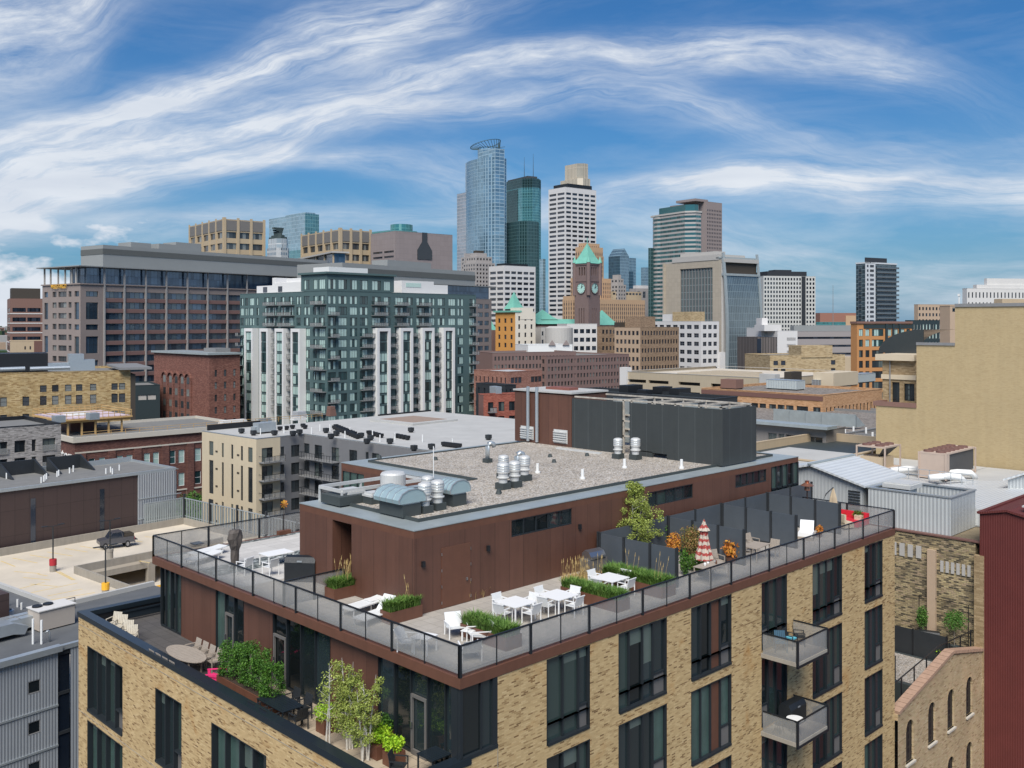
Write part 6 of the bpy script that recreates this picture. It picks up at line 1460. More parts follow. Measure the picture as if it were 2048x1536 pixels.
for j in range(6):
    z = H-1.6-j*f3-2.45; balc(b, 'x', b.X(400+668/5.689), x560-.1, z, 1.7)
    if j < 5:
        for q0, q1 in ((1210,1390),(1405,1590)): 
            m_ = MB(); a, c = bx(400+q1/5.689), bx(400+q0/5.689)
            m_.box(xr-1.6, xr-.02, a, c, z+.1, z+.24); s_ = b.p('balcony', m_, 'fr_grey')
            m_ = MB(); m_.box(xr-1.6, xr-1.54, a, c, z+1.2, z+1.26); m_.box(xr-1.6, xr-.02, a, a+.06, z+1.2, z+1.26); m_.box(xr-1.6, xr-.02, c-.06, c, z+1.2, z+1.26)
            for i in range(7): y = a+(c-a-.05)*i/6; m_.box(xr-1.6, xr-1.55, y, y+.05, z+.24, z+1.2)
            m_.build('balcony_rail', M['darkmetal'], s_)
for q in (190,435):
    for j in range(5): zz = H-3.0-j*f3; y = Z3(q); b.box('wall_vent', 'fr_bronze', -.06, -.01, y-.35, y+.35, zz-.3, zz)
# roof vents, each a thing; condensers in rows
PB = b
def onroof(b, px, py, z): 
    p = Vector(W(px, py, z))
    return p
vent0 = None
def boxvent(px, py, z, w_, h_, label, group, mat='black_metal2'):
    x, y = W(px, py, z); t = thing('roof_vent', label, 'vent', (x, y, z), PB.yaw, group)
    m_ = MB(); m_.box(-w_/2, w_/2, -w_/2, w_/2, .25, h_); m_.build('hood', M[mat], t)
    m_ = MB(); m_.box(-w_*.35, w_*.35, -w_*.35, w_*.35, 0, .25); m_.build('curb', M['black'], t); return t
zR = H+.1
vlab = 'small black box vent scattered on the pale apartment roof'
VL = [(483,867),(507,871),(549,871),(599,869),(652,866),(673,872),(722,876),(741,881),(586,872),(662,878),(780,888),(734,888),(863,899),(828,902),(822,865),(977,880)]
ORD = 'first second third fourth fifth sixth seventh eighth ninth tenth eleventh twelfth thirteenth fourteenth fifteenth sixteenth seventeenth'.split()
for k, (px, py) in enumerate(sorted(VL)): boxvent(px, py, zR, .8, .9, ORD[k]+' from the left of the single black box vents on the pale apartment roof', 'small black box vents on the pale apartment roof')
for rn, L_ in (('long front row',[(669+i*4.6, 859+i*1.9) for i in range(11)]),('long back row',[(672+i*4.6,856.5+i*1.9) for i in range(9)]),('short row of five',[(738+i*6, 869.5+i*1.6) for i in range(5)]),('short row of four',[(794+i*7,876+i*1.4) for i in range(4)]),('rightmost row',[(888+i*5,893+i*.6) for i in range(7)]),('loose left cluster',[(547,862),(560,861),(573,860),(585,858),(606,855),(610,858)])):
    for k, (px, py) in enumerate(L_): boxvent(px, py, zR, .68, .75, ORD[k]+' condenser from the left in the '+rn+' on the pale apartment roof', 'air conditioning condensers on the pale apartment roof', 'black')
x, y = W(529, 866, zR); t = thing('rooftop_unit', 'silver ventilation unit near the left end of the pale apartment roof', 'ventilation unit', (x,y,zR), PB.yaw)
m_ = MB(); m_.box(-1.8,1.8,-.9,.9,.3,1.9); m_.box(-2.4,-1.8,-.6,.6,.5,1.3); m_.build('housing', M['galv'], t); m_ = MB(); m_.box(-1.6,1.6,-.8,.8,0,.3); m_.build('curb', M['black'], t)
for i, (px, py) in enumerate(sorted(((521,870),(568,866),(623,868),(660,862),(700,868),(745,874),(845,884),(690,876),(640,862),(790,880),(905,892),(760,884)))):
    x, y = W(px, py, zR); t = MB((x,y,zR)); t.tube([(x,y,zR),(x,y,zR+1.2)], .09, 6); o = t.build('vent_pipe', M['pvc']); o.location = (x,y,zR); tag(o, ORD[i]+' from the left of the thin white pipes on the pale apartment roof', 'pipe', 'white vent pipes on the pale apartment roof')

# ================================================================ right side and remaining middle distance
# parking deck, orange office, brick blocks
M['gravel_tan'] = gravel('tan_gravel', [(0,(.12,.10,.085)),(.5,(.20,.175,.15)),(1,(.27,.24,.21))], 3)
P('deckbeige', (.42,.35,.25), var=.06, scale=.3, streak=.1)
b = Bld('parking_garage', 'long beige concrete parking deck with dark open storeys', 1548.5, 300, 46, 1243, 1725, 757)
H = b.h; sl = []
for j in range(4):
    z = H-2.6-j*3.3
    for q0, q1 in ((1252,1292),(1297,1337),(1357,1400),(1422,1462),(1467,1517)): sl.append((b.Y(q1), b.Y(q0), z-1.1, z))
sr = [(b.X(q0), b.X(q1), H-2.6-j*3.3-1.1, H-2.6-j*3.3) for j in range(3) for q0, q1 in ((1553,1600),(1606,1650),(1656,1715))]
m_ = MB(); m_.wall('y', 0, 0, b.wl, 0, H, sl, 1.2); m_.wall('x', 0, 0, b.wr, 0, H, sr, 1.2); m_.face((0,b.wl,0),(0,b.wl,H),(b.wr,b.wl,H),(b.wr,b.wl,0)); b.p('wall', m_, 'deckbeige')
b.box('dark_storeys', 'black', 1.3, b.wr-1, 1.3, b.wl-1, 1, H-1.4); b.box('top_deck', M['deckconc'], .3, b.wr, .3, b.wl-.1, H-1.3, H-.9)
m_ = MB(); ring(m_, [(-.1,-.1),(b.wr,-.1),(b.wr,b.wl),(-.1,b.wl)], .4, H, H+.15); b.p('parapet_cap', m_, 'stone_lt')
b.box('stair_tower', 'lightroof', -.5, 2.5, -.5, 5, 0, H+1.3); b.box('stair_tower', 'whitestone', -.8, 2, b.wl-3, b.wl+.2, 0, H+1.5)
for k in range(4): m_ = MB(); x = 8+k*7; m_.box(x, x+5, 10+k*5, b.wl*.7, H-.9, H-.1); b.p('ramp_wall', m_, 'deckbeige')
M['orbrick'] = brick('orange_brick', [(0,(.36,.19,.09)),(.5,(.46,.26,.13)),(1,(.52,.31,.17))], .6, .2, ms=.012, mortar=(.4,.24,.13), big=.06)
b = Bld('office_building', 'wide orange brick office block with dark brown brick bands and rooftop units', 1645, 190, 46, 1403, 1764, 791)
H = b.h; OW = (3,2,'winframe','glass_dark')
def ol(y0, y1, h):
    o = []
    for z0, z1, cs in ((1.4,3.6,[(1608,1629),(1586,1600),(1569,1583),(1552,1566),(1531,1544)]),): pass
    for j in range(4):
        z = h-2.4-j*3.6
        for q0, q1 in ((1411,1430),(1436,1448),(1451,1463),(1467,1480),(1486,1500),(1503,1516),(1519,1532),(1538,1552),(1555,1569),(1572,1587),(1593,1616),(1626,1641)): o.append((b.Y(q1), b.Y(q0), z-1.9, z, OW))
    return o
b.body(M['orbrick'], grid(15, 3.6, 4, 2.5, .42, .5, (1,1,'winframe','glass_dark'), 1, 1), ol, par=.4, roof='gravel_tan', dep=.25)
for z0, z1 in ((.2,1.1),(5.0,5.8),(8.6,9.4)): m_ = MB(); m_.box(-.12, -.02, -.1, b.wl, H-z1, H-z0); b.p('brown_band', m_, 'redbr2')
P('chill', (.42,.46,.46), var=.06)
def chiller(b, px0, px1, y0, d, z, h, label, slat=True, mat='chill'):
    x0, x1 = b.X(px0, y0), b.X(px1, y0); cx, cy = (x0+x1)/2, y0+d/2
    t = thing('rooftop_unit', label, 'rooftop unit', (b.C[0]+b.dr[0]*cx+b.dl[0]*cy, b.C[1]+b.dr[1]*cx+b.dl[1]*cy, z), b.yaw)
    w_ = (x1-x0)/2; m_ = MB(); m_.box(-w_, w_, -d/2, d/2, .5, h); m_.build('housing', M[mat], t)
    m_ = MB(); n = int(2*w_/.7)
    for i in range(n+1): x = -w_+2*w_*i/n; m_.box(x-.06, x+.06, -d/2-.08, -d/2-.01, .4, h+.1)
    m_.build('ribs', M['galv'], t); m_ = MB(); m_.box(-w_+.2, w_-.2, -d/2+.2, d/2-.2, 0, .5); m_.build('stand', M['black'], t)
    m_ = MB()
    for i in range(max(1, int(w_/1.2))): m_.lathe(-w_+1.3+i*2.4, 0, [(.9,h),(.9,h+.25)], 12)
    m_.build('fan_ring', M['galv'], t); return t
# units on the orange office roof, placed along its left face direction
def unit_at(px, py, z, w_, d_, h_, yaw, name, label, mat, cat='rooftop unit', ribs_=True, group=None):
    x, y = W(px, py, z); t = thing(name, label, cat, (x, y, z), yaw, group)
    m_ = MB(); m_.box(-w_/2, w_/2, -d_/2, d_/2, .25, h_); m_.build('housing', M[mat], t); m_ = MB(); m_.box(-w_/2+.15, w_/2-.15, -d_/2+.15, d_/2-.15, 0, .25); m_.build('stand', M['black'], t)
    if ribs_:
        m_ = MB(); n = max(2, int(w_/.6))
        for i in range(n+1): x = -w_/2+w_*i/n; m_.box(x-.04, x+.04, -d_/2-.06, -d_/2-.01, .25, h_+.04)
        n = max(2, int(d_/.6))
        for i in range(n+1): y = -d_/2+d_*i/n; m_.box(-w_/2-.06, -w_/2-.01, y-.04, y+.04, .25, h_+.04)
        m_.box(-w_/2-.05, w_/2+.05, -d_/2-.05, d_/2+.05, h_+.02, h_+.08); m_.build('ribs', M['galv'], t)
    return t
zo = H-.4
unit_at(1571, 779, zo, 3.4, 7.5, 2.1, b.yaw, 'cooling_unit', 'pale ribbed cooling unit at the front of the orange office roof', 'chill')
unit_at(1722, 765, zo, 9, 3, 2.2, b.yaw, 'cooling_unit', 'long pale ribbed cooling unit at the back right of the orange office roof', 'chill')
unit_at(1464, 778, zo, 3, 4, 2.2, b.yaw, 'rooftop_unit', 'square brown brick box at the left of the orange office roof', 'redbr', ribs_=False)
unit_at(1672, 772, zo, 12, 5, 3.3, b.yaw, 'plant_room', 'cream plant room in the middle of the orange office roof', 'cream', ribs_=False)
unit_at(1634, 774, zo, 1.6, 1.6, 1.6, b.yaw, 'rooftop_unit', 'small dark grey unit left of the cream plant room', 'fr_grey')
unit_at(1586, 764, zo, 5, 2, 2.6, b.yaw, 'rooftop_unit', 'dark unit behind the pale ribbed cooling unit', 'fr_bronze', ribs_=False)
# billboard seen from behind
x, y = W(1402, 800, 14); t = thing('billboard', 'black steel billboard frame seen from behind in front of the parking deck', 'billboard', (x, y, 0), b.yaw)
dB = x*FW[0]+y*FW[1]; zt, zb_ = ZD(744, dB), ZD(772, dB); hw = 17*dB/FPX*1.35
m_ = MB(); m_.box(-.2, .2, -hw, hw, zb_, zt); m_.build('panel', M['black'], t)
m_ = MB()
for i in range(6): yy = -hw*.9+hw*1.8*i/5; m_.bar((0,yy,0),(0,yy,zb_), .35); m_.bar((-.45,yy,zb_-1),(-.45,yy,zt), .15)
for k in range(5): zz = zb_+(zt-zb_)*k/4; m_.bar((-.4,-hw,zz),(-.4,hw,zz), .12)
m_.build('frame', M['black_metal2'], t)
# brick blocks left of the penthouse screens
M['salmonbrick'] = brick('salmon_brick', [(0,(.20,.085,.06)),(.5,(.27,.125,.09)),(1,(.33,.17,.13))], .6, .2, ms=.015, mortar=(.25,.13,.1), big=.08)
b = Bld('brick_building', 'salmon brick building with arched window and white roof behind the red balcony block', 1015, 300, 48, 948, 1084, 744)
b.body(M['salmonbrick'], lambda a0,a1,h: [(b.X(q), b.X(q)+1.6, h-3.6, h-1.8, WS) for q in (1022,1029,1036,1062,1069,1076)], grid(8, 4, 3, 1.8, .3, .45, WS), par=.3, roof='whitemem')
x = b.X(1048); m_ = MB(); m_.extr([(x+2.9*math.cos(t), -.1, b.h-8+2.9*math.sin(t)) for t in [math.pi*i/10 for i in range(11)]], (0,.08,0)); b.p('arched_window', m_, 'g_navy')
b = Bld('dark_building', 'dark charcoal block with small windows above the red balcony block', 1010, 235, 50, 952, 1032, 771)
b.body(M['black_metal2'], grid(3, 3.2, 2, 1.0, .35, .45, WB), grid(5, 3.2, 2, 1.0, .3, .45, WB), par=.3)
M['brightbrick'] = brick('bright_red_brick', [(0,(.22,.055,.035)),(.5,(.30,.085,.055)),(1,(.36,.12,.08))], .5, .16, ms=.012, mortar=(.28,.1,.07), big=.08)
b = Bld('brick_building', 'bright red brick apartment block with balconies left of the rooftop stair box', 967, 205, 62, 957, 1040, 790)
b.body(M['brightbrick'], lambda a0,a1,h: [(b.X(q0), b.X(q1), h-1.6-j*3.1-2, h-1.6-j*3.1, WB) for j in range(6) for q0, q1 in ((976,987),(997,1009),(1018,1030))], None, par=.5, wall_l=M['redbr2'])
for j in range(6): balc(b, 'x', b.X(975), b.X(989), b.h-1.7-j*3.1-2.1, 1.2)
b.box('roof_sign_box', 'galv', b.X(1000), b.X(1012), 2, 5, b.h, b.h+1.5)
# low dark roofs behind the screens
b = Bld('low_building', 'low building with black roof and dark ventilation boxes behind the charcoal screens', 1425, 150, 46, 1140, 1440, 799, wr=7)
b.body(M['black_metal2'], None, None, par=.4, roof='curb')
zz = b.h-.4
for px, py, w_, h_, lb in ((1262,788,4,1.6,'widest black roof box behind the charcoal screens'),(1325,788,3,1.3,'middle black roof box behind the charcoal screens'),(1360,790,3.5,1.2,'right black roof box behind the charcoal screens'),(1290,791,2,1.0,'small black roof box between two wider ones')):
    unit_at(px, py, zz, w_, 2, h_, b.yaw, 'rooftop_unit', lb, 'black', ribs_=False)
# orange and dark apartments
b = Bld('apartment_building', 'orange brick and dark panel apartment block below the dark glass balcony tower', 1714, 300, 72, 1700, 1824, 648, wl=3)
P('orange_br', (.47,.22,.08), var=.06)
def oa(a0, a1, h):
    o = []
    for j in range(8):
        z = h-1.6-j*3.3
        for q0, q1 in ((1718,1726),(1731,1739),(1744,1767),(1775,1783),(1788,1796),(1801,1809),(1813,1820)): o.append((b.X(q0), b.X(q1), z-2.2, z, (2 if q1-q0 < 12 else 5,1,'winframe','g_teal' if j < 2 else 'g_dark2')))
    return o
b.body(M['orange_br'], oa, None, par=.3, wl=3)
b.box('dark_top', 'dkteal', b.X(1727)-.0, b.wr, -.12, -.02, b.h-1.4, b.h-.2); 
for q0, q1 in ((1770,1774),(1797,1800),(1784,1787)): b.box('dark_bay', 'dkteal', b.X(q0), b.X(q1), -.5, -.02, 2, b.h)
b.box('brown_cap', 'redbr', -.3, b.wr, -.4, 3, b.h+.15, b.h+.8)
b = Bld('apartment_building', 'dark apartment block with white window specks beside the stepped tan wall', 1822, 330, 74, 1815, 1914, 641, wl=3)
b.body(M['dkteal'], grid(11, 3.1, 8, 1.2, .4, .6, (1,1,'fr_white','g_teal'), .5, 4), None, par=.3); b.box('red_end', 'redbr', b.X(1882), b.X(1897), -.2, -.02, 0, b.h+.5)
b = Bld('apartment_building', 'pale brown apartment block with square windows on the right horizon', 1836, 520, 72, 1834, 1930, 609, wl=3)
b.body(M['tan_lt'], grid(14, 3.3, 6, 1.4, .5, .5, WS), None, par=.3)
b = Bld('hospital_building', 'stepped white block with groups of slot windows at the right edge', 1934, 420, 78, 1930, 2120, 577, wl=3)
b.body(M['stone_white'], grid(26, 4.4, 6, 1.6, .35, .55, WS), None, par=.3); b.box('upper_step', 'stone_white', b.X(1955), b.wr, .5, 2.9, b.h, b.Z(569)); b.box('upper_step', 'stone_white', b.X(1977), b.wr, 1, 2.8, b.Z(569), b.Z(556))
b = Bld('low_building', 'low brown block showing just over the stepped tan wall', 1900, 200, 74, 1890, 2120, 612, wl=3); b.body(M['tan_lt'], grid(12, 3, 1, .3, .5, .3, WS), None, par=.2); b.box('roof_box', 'beige', b.X(2008), b.wr, .5, 2.8, b.h, b.h+1.6)
m_ = MB(); x_, y_ = PD(1918, 115); m_ = MB((x_,y_,45)); m_.tube([(x_,y_,46.8),(x_,y_,ZD(592,115))], .07, 6); m_.box(x_-.12,x_+.12,y_-.12,y_+.12,ZD(592,115),ZD(588,115)); o = m_.build('roof_antenna', M['white']); o.location = (x_,y_,45); tag(o, 'short white antenna standing on the stepped tan wall', 'antenna')
# ---- big tan stepped wall: a building on the same street grid
P('tanwall_', (.5,.4,.22))
M['tanwall'] = brick('tan_painted_brick', [(0,(.38,.285,.15)),(.3,(.415,.315,.17)),(1,(.44,.34,.19))], .3, .09, ms=.012, mortar=(.39,.30,.165), big=.05, stain=((.38,.27,.13), .58, 2.0))
Cw = PD(1752, 110)
b = Bld('blank_wall_building', 'huge blank tan brick wall stepping up towards the right edge', 0, 100, 0, 0, 0, 1000, C=Cw, yaw=0.0, wl=30, wr=40)
py_ = lambda q: b.Y(q, 0)
y1752, y1833, y1910, yR = 0.0, py_(1833), py_(1910), py_(2090)
z1, z2, z3 = b.Z(811), b.Z(690, 0, y1833), b.Z(614, 0, y1910)
m_ = MB(); m_.box(0, 30, yR, y1910, 0, z3); m_.box(0, 30, y1910, y1833, 0, z2); m_.box(0, 30, y1833, 0, 0, z1); b.p('wall', m_, 'tanwall')
m_ = MB(); m_.box(-.12, .3, yR, y1910, z3, z3+.35); m_.box(-.12, .3, y1910, y1833, z2, z2+.3); b.p('coping', m_, 'fr_grey')
m_ = MB(); m_.box(-.1, .3, y1833, 0, z1, z1+.5); m_.box(-.1, 30, 0, .3, z1, z1+.5); b.p('terrace_coping', m_, 'redbr')
M['tanbrick2'] = brick('tan_street_brick', [(0,(.22,.15,.075)),(.5,(.31,.22,.12)),(1,(.38,.28,.16))], .45, .14, ms=.012, mortar=(.28,.2,.11), big=.12)
xa = 3.0; ya, yb = b.Y(1833, xa), b.Y(1765, xa); zt = b.Z(722, xa, ya)
ws = [(b.Y(1829,xa), b.Y(1808,xa), b.Z(803,xa,ya), b.Z(768,xa,ya), (4,3,'winframe','glass_dark')), (b.Y(1799,xa), b.Y(1784,xa), b.Z(808,xa,ya), b.Z(766,xa,ya), (2,1,'winframe','glass_dark'))]
m_ = MB(); m_.wall('y', xa, ya+.0, yb, z1-1, zt, [q[:4] for q in ws], .3); m_.face((xa,yb,z1-1),(xa,yb,zt),(28,yb,zt),(28,yb,z1-1)); b.p('annex_wall', m_, 'tanbrick2'); b.windows([('y', xa, *q) for q in ws], .3)
m_ = MB(); m_.box(xa-.6, 28, ya, yb+.6, zt, zt+.7); m_.box(xa-.15, xa-.02, ya, yb+.1, b.Z(764,xa,ya)+.2, b.Z(764,xa,ya)+.75); b.p('cream_cornice', m_, 'cream')
m_ = MB(); m_.tube([(xa-.15, b.Y(1781,xa), z1), (xa-.15, b.Y(1781,xa), zt)], .08, 6); b.p('downpipe', m_, 'fr_grey')
m_ = MB(); 
for k in range(9):
    t0, t1 = math.pi/2*k/9, math.pi/2*(k+1)/9; r = 4.6; yc = b.Y(1833, 6)
    m_.face((8, yc+r*math.cos(t0)*1.2, zt+.7+r*math.sin(t0)*.62), (20, yc+r*math.cos(t0)*1.2, zt+.7+r*math.sin(t0)*.62), (20, yc+r*math.cos(t1)*1.2, zt+.7+r*math.sin(t1)*.62), (8, yc+r*math.cos(t1)*1.2, zt+.7+r*math.sin(t1)*.62))
m_.extr([(8, yc, zt+.7)]+[(8, yc+r*math.cos(math.pi/2*k/9)*1.2, zt+.7+r*math.sin(math.pi/2*k/9)*.62) for k in range(10)], (.1,0,0)); b.p('curved_glass_roof', m_, P('darkglassroof', (.03,.035,.035), rough=.2, spec=.9))
# ---- roofs between: grey residential blocks
b = Bld('apartment_building', 'low grey apartment block with projecting pale roof edge right of the charcoal screens', 1652, 128, 46, 1480, 1690, 861)
b.body(M.setdefault('gres', plain('gres', (.24,.22,.20), var=.06)), None, lambda y0,y1,h: [(b.Y(q1), b.Y(q0), h-1.0-j*3.1-2.0, h-1.0-j*3.1, (2,1,'fr_grey','g_dark2')) for j in range(3) for q0, q1 in ((1536,1553),(1557,1568),(1572,1592),(1596,1607),(1613,1645))], par=.1, roof='gravel_tan')
b.box('roof_eave', 'ledge', -1.2, 1.5, -.8, b.wl, b.h+.2, b.h+.6)
G0 = b
def flat(label, px, D, pl, pr, yt, mat='gres', roof='gravel_tan', wl=None, wr=None):
    b = Bld('low_building', label, px, D, 46, pl, pr, yt, wl=wl, wr=wr); b.body(M[mat], None, None, par=.35, roof=roof, cap=M['fr_grey']); return b
f1 = flat('wide low block with brown gravel roof and white vent pipes behind the grey metal gables', 1640, 120, 1535, 1800, 935-8, wl=24, wr=34)
f2 = flat('second brown gravel roof stepping up behind the grey apartment block', 1690, 150, 1535, 1790, 868, wl=40, wr=40)
f3_ = flat('far brown gravel roof below the orange brick office', 1700, 172, 1530, 1800, 858-8, wl=44, wr=34)
for q in range(4):
    x, y = W(1610+q*34, 846+q*3, f2.h); o = MB((x,y,f2.h)); o.extr([(x,y,f2.h),(x,y,f2.h+2.0),(x+3.5,y,f2.h)], (0,.25,0)); o.box(x-.2,x+.1,y,y+6,f2.h,f2.h+2.1); o = o.build('roof_screen', M['ledge']); o.location = (x,y,f2.h); tag(o, ('leftmost','second','third','rightmost')[q]+' of the slanted grey roof screens on the brown gravel roof', 'roof screen', 'slanted roof screens')
n_ = 0
pcoords = [(1624,895,f1.h),(1640,901,f1.h),(1652,905,f1.h),(1688,893,f1.h),(1703,891,f1.h),(1712,895,f1.h),(1726,886,f1.h),(1738,889,f1.h),(1630,868,f2.h),(1655,862,f2.h),(1668,864,f2.h),(1690,866,f2.h),(1707,860,f2.h),(1732,862,f2.h),(1672,858,f2.h),(1745,872,f2.h),(1590,857,f2.h)]
for k, (px, py, z) in enumerate(sorted(pcoords)):
    x, y = W(px, py+6, z-.35); o = MB((x,y,z-.35)); o.tube([(x,y,z-.35),(x,y,z+.7)], .16, 6); o = o.build('vent_pipe', M['pvc']); o.location = (x,y,z-.35); tag(o, ORD[k]+' from the left of the stubby white pipes on the brown gravel roofs', 'pipe', 'white vent pipes on the brown gravel roofs')
for px, D_, pl_, pr_, yt, lb in ((1640,104,1590,1790,925,'low tan parapet wall of a ruined roof behind the grey gable'),):
    bb = Bld('low_building', lb, px, D_, 46, pl_, pr_, yt, wl=14, wr=26); bb.body(M['tanbrick2'], None, None, par=.9, roof='curb', cap=M['beige'])
# ---- grey metal sheds, chillers (world-aligned with the street grid)
M['metalroof'] = corrug('standing_seam', (.62,.64,.64), .42, .45, .2, depth=.02, ax=1); M['metalwall'] = corrug('metal_siding', (.44,.455,.45), .30, .55, .15, depth=.01); M['metalwall2'] = corrug('metal_siding_pale', (.50,.52,.515), .28, .5, .15, depth=.02)
sh = thing('metal_shed', 'grey metal shed with shallow gable roof behind the deck end', 'shed', (71.8, 34.2, 20), 0)
O3 = (71.8, 34.2, 20)
m_ = MB(O3); A, Bq, Cq = (71.8,34.2,32.35), (71.8,38.4,33.5), (71.8,47,31.4)
m_.extr([(71.8,34.2,20),(71.8,34.2,32.3),(71.8,38.4,33.4),(71.8,47,31.3),(71.8,47,20)], (5.4,0,0)); m_.build('wall', M['metalwall'], sh)
m_ = MB(O3)
m_.extr([(71.4,33.8,32.25),(71.4,38.4,33.45),(71.4,38.4,33.6),(71.4,33.8,32.4)], (7.6,0,0)); m_.extr([(71.4,38.4,33.45),(71.4,47.4,31.25),(71.4,47.4,31.4),(71.4,38.4,33.6)], (7.6,0,0)); m_.build('roof', M['metalroof'], sh)
m_ = MB(O3); m_.box(71.3,79.1,38.25,38.55,33.58,33.68); m_.build('ridge_cap', M['ledge'], sh)
m_ = MB(O3)
for i in range(9): m_.box(71.7,71.78,34.35,35.3,30.0+i*.22,30.1+i*.22)
m_.build('louver', M['black_metal2'], sh)
m_ = MB(O3); m_.box(77.2,79,38.4,47,20,31.2); m_.build('rear_wall', M['metalwall'], sh)
bx2 = thing('metal_plant_box', 'pale corrugated rooftop plant enclosure standing on the old brick wall', 'plant enclosure', (71.8,27.5,29.45), 0); O4 = (71.8,27.5,29.45)
m_ = MB(O4); r_ = [(71.8,27.5),(76.6,27.5),(76.6,33.7),(71.8,33.7)]; ring(m_, r_, .15, 29.45, 32.2); m_.build('wall', M['metalwall2'], bx2)
m_ = MB(O4); ring(m_, inset(r_, -.06), .32, 32.2, 32.3); m_.build('coping', M['galv'], bx2)
m_ = MB(O4); m_.box(71.95,76.45,27.65,33.55,31.2,31.3); m_.build('roof', M['curb'], bx2)
t = thing('roof_fan', 'white hooded roof fan inside the corrugated plant enclosure', 'roof fan', (74.0,32.0,31.3)); 
m_ = MB(); m_.box(-.7,.7,-.7,.7,0,.5); m_.build('curb', M['black'], t); m_ = MB(); m_.box(-.8,.8,-.8,.8,.5,.85); m_.prism([(-1.1,-1.1),(1.1,-1.1),(1.1,1.1),(-1.1,1.1)], .95, 1.25); m_.box(-1,1,-1,1,1.25,1.35); m_.build('hood', M['alu'], t)
# old brick wall X=71.3 and its building
M['oldbrick'] = brick('old_rough_brick', [(0,(.03,.025,.018)),(.25,(.10,.08,.045)),(.45,(.28,.21,.11)),(.7,(.42,.34,.18)),(1,(.36,.26,.17))], .35, .12, ms=.02, mortar=(.20,.16,.10), big=.35, stain=((.06,.05,.04), .5, 3.0))
ob = thing('old_brick_building', 'old soot stained brick wall with traces of bricked up openings', 'building', (71.3,25,0), 0); O5 = (71.3,25,0)
m_ = MB(O5); m_.box(71.3,96,25.6,60,0,29.4); m_.build('wall', M['oldbrick'], ob)
m_ = MB(O5); m_.box(71.2,71.7,25.2,60,29.4,29.5); m_.build('coping', M['redbr2'], ob)
m_ = MB(O5); m_.box(71.05,71.29,28.3,28.9,18.9,28.4); m_.build('rendered_patch', M['tan_lt'], ob)
m_ = MB(O5)
for i in range(8): m_.box(71.22,71.29,29.4+i*.62,29.78+i*.62,27.6-.02*i,28.5)
for i in range(6): m_.box(71.22,71.29,25.9+i*.38,26.12+i*.38,26.9,27.7)
m_.build('old_lintels', M['stone_lt'], ob)
m_ = MB(O5); m_.box(70.9,71.25,24.9,25.55,0,28.6); m_.build('corner_pier', M['tanbrick2'], ob)
m_ = MB(O5); m_.box(76.7,96,25.7,36,29.42,29.47); m_.build('roof', M['greymem'], ob)
# red corrugated wall
M['redcorr'] = corrug('red_siding', (.115,.024,.020), .16, .6, .0, var=.14, depth=.008)
rw = thing('red_metal_building', 'tall dark red corrugated metal wall at the right edge', 'building', (71.0,25.2,0), 0); O6 = (71.0,25.2,0)
m_ = MB(O6); m_.extr([(71,25.2,0),(71,25.2,31.55),(71,23.4,31.95),(71,20,31.3),(71,6,31.3),(71,6,0)], (14,0,0)); m_.build('wall', M['redcorr'], rw)
m_ = MB(O6); m_.bar((71,25.25,31.6),(71,23.4,32.0),.3,.15); m_.bar((71,23.4,32.0),(71,20,31.35),.3,.15); m_.bar((71,20,31.35),(71,6,31.35),.3,.15); m_.bar((71,25.25,31.6),(85,25.25,31.6),.3,.15); m_.build('coping', M['redcorr'], rw)
# brick gable with arched windows Y=25
gb = thing('brick_gable_building', 'sloping brick gable with tall narrow arched windows between the near building and the red wall', 'building', (57.2,25,0), 0); O7 = (57.2,25,0)
M['gablebrick'] = brick('gable_brick', [(0,(.24,.15,.075)),(.15,(.38,.28,.15)),(.5,(.48,.37,.21)),(.8,(.46,.32,.19)),(1,(.52,.42,.26))], .32, .09, ms=.01, mortar=(.38,.28,.17), big=.2, stain=((.42,.22,.13), .55, 2.5))
m_ = MB(O7); prof = [(57.2,25,0),(71.0,25,0),(71.0,25,21.95),(65.5,25,23.1),(57.2,25,21.4)]
wins = []
for k, x in enumerate((58.9,62.2,65.3,68.5)):
    for zt in (20.6+(.15 if k else 0), 16.3, 12.0): wins.append((x-.55, x+.55, zt-2.6, zt))
m_.wall('x', 25, 57.2, 71.0, 0, 21.0, [w_ for w_ in wins], .14)
m_.extr([(57.2,25,21.0),(71,25,21.0),(71,25,21.9),(65.5,25,23.0),(57.2,25,21.4)], (0,.45,0)); m_.build('wall', M['gablebrick'], gb)
for a0, a1, z0, z1 in wins:
    r_ = (a1-a0)/2; xm = (a0+a1)/2
    m_ = MB(O7); m_.box(a0, a1, 25.12, 25.17, z0, z1); wn_ = m_.build('arched_window', M['black'], gb)
    m_ = MB(O7); 
    for sgn in (-1, 1):
        ptsA = [(xm+sgn*r_, 24.99, z1+.01), (xm+sgn*r_, 24.99, z1-.6)] + [(xm+sgn*r_*math.cos(t_), 24.99, z1-.6+.6*math.sin(t_)) for t_ in [math.pi/2*i/6 for i in range(7)]][1:]
        m_.extr(ptsA, (0,.1,0))
    m_.build('brick_arch', M['gablebrick'], gb)
    m_ = MB(O7); m_.box(a0-.08, a1+.08, 24.86, 25.1, z0-.12, z0); m_.build('sill', M['limestone'], wn_)
    m_ = MB(O7)
    for i in (1,2): m_.box(a0+(a1-a0)*i/3-.02, a0+(a1-a0)*i/3+.02, 25.10, 25.118, z0, z1-.1)
    for i in range(1,6): m_.box(a0, a1, 25.10, 25.118, z0+(z1-z0)*i/6-.02, z0+(z1-z0)*i/6+.02)
    m_.build('glazing_bars', M['fr_bronze'], wn_)
m_ = MB(O7); n = 26
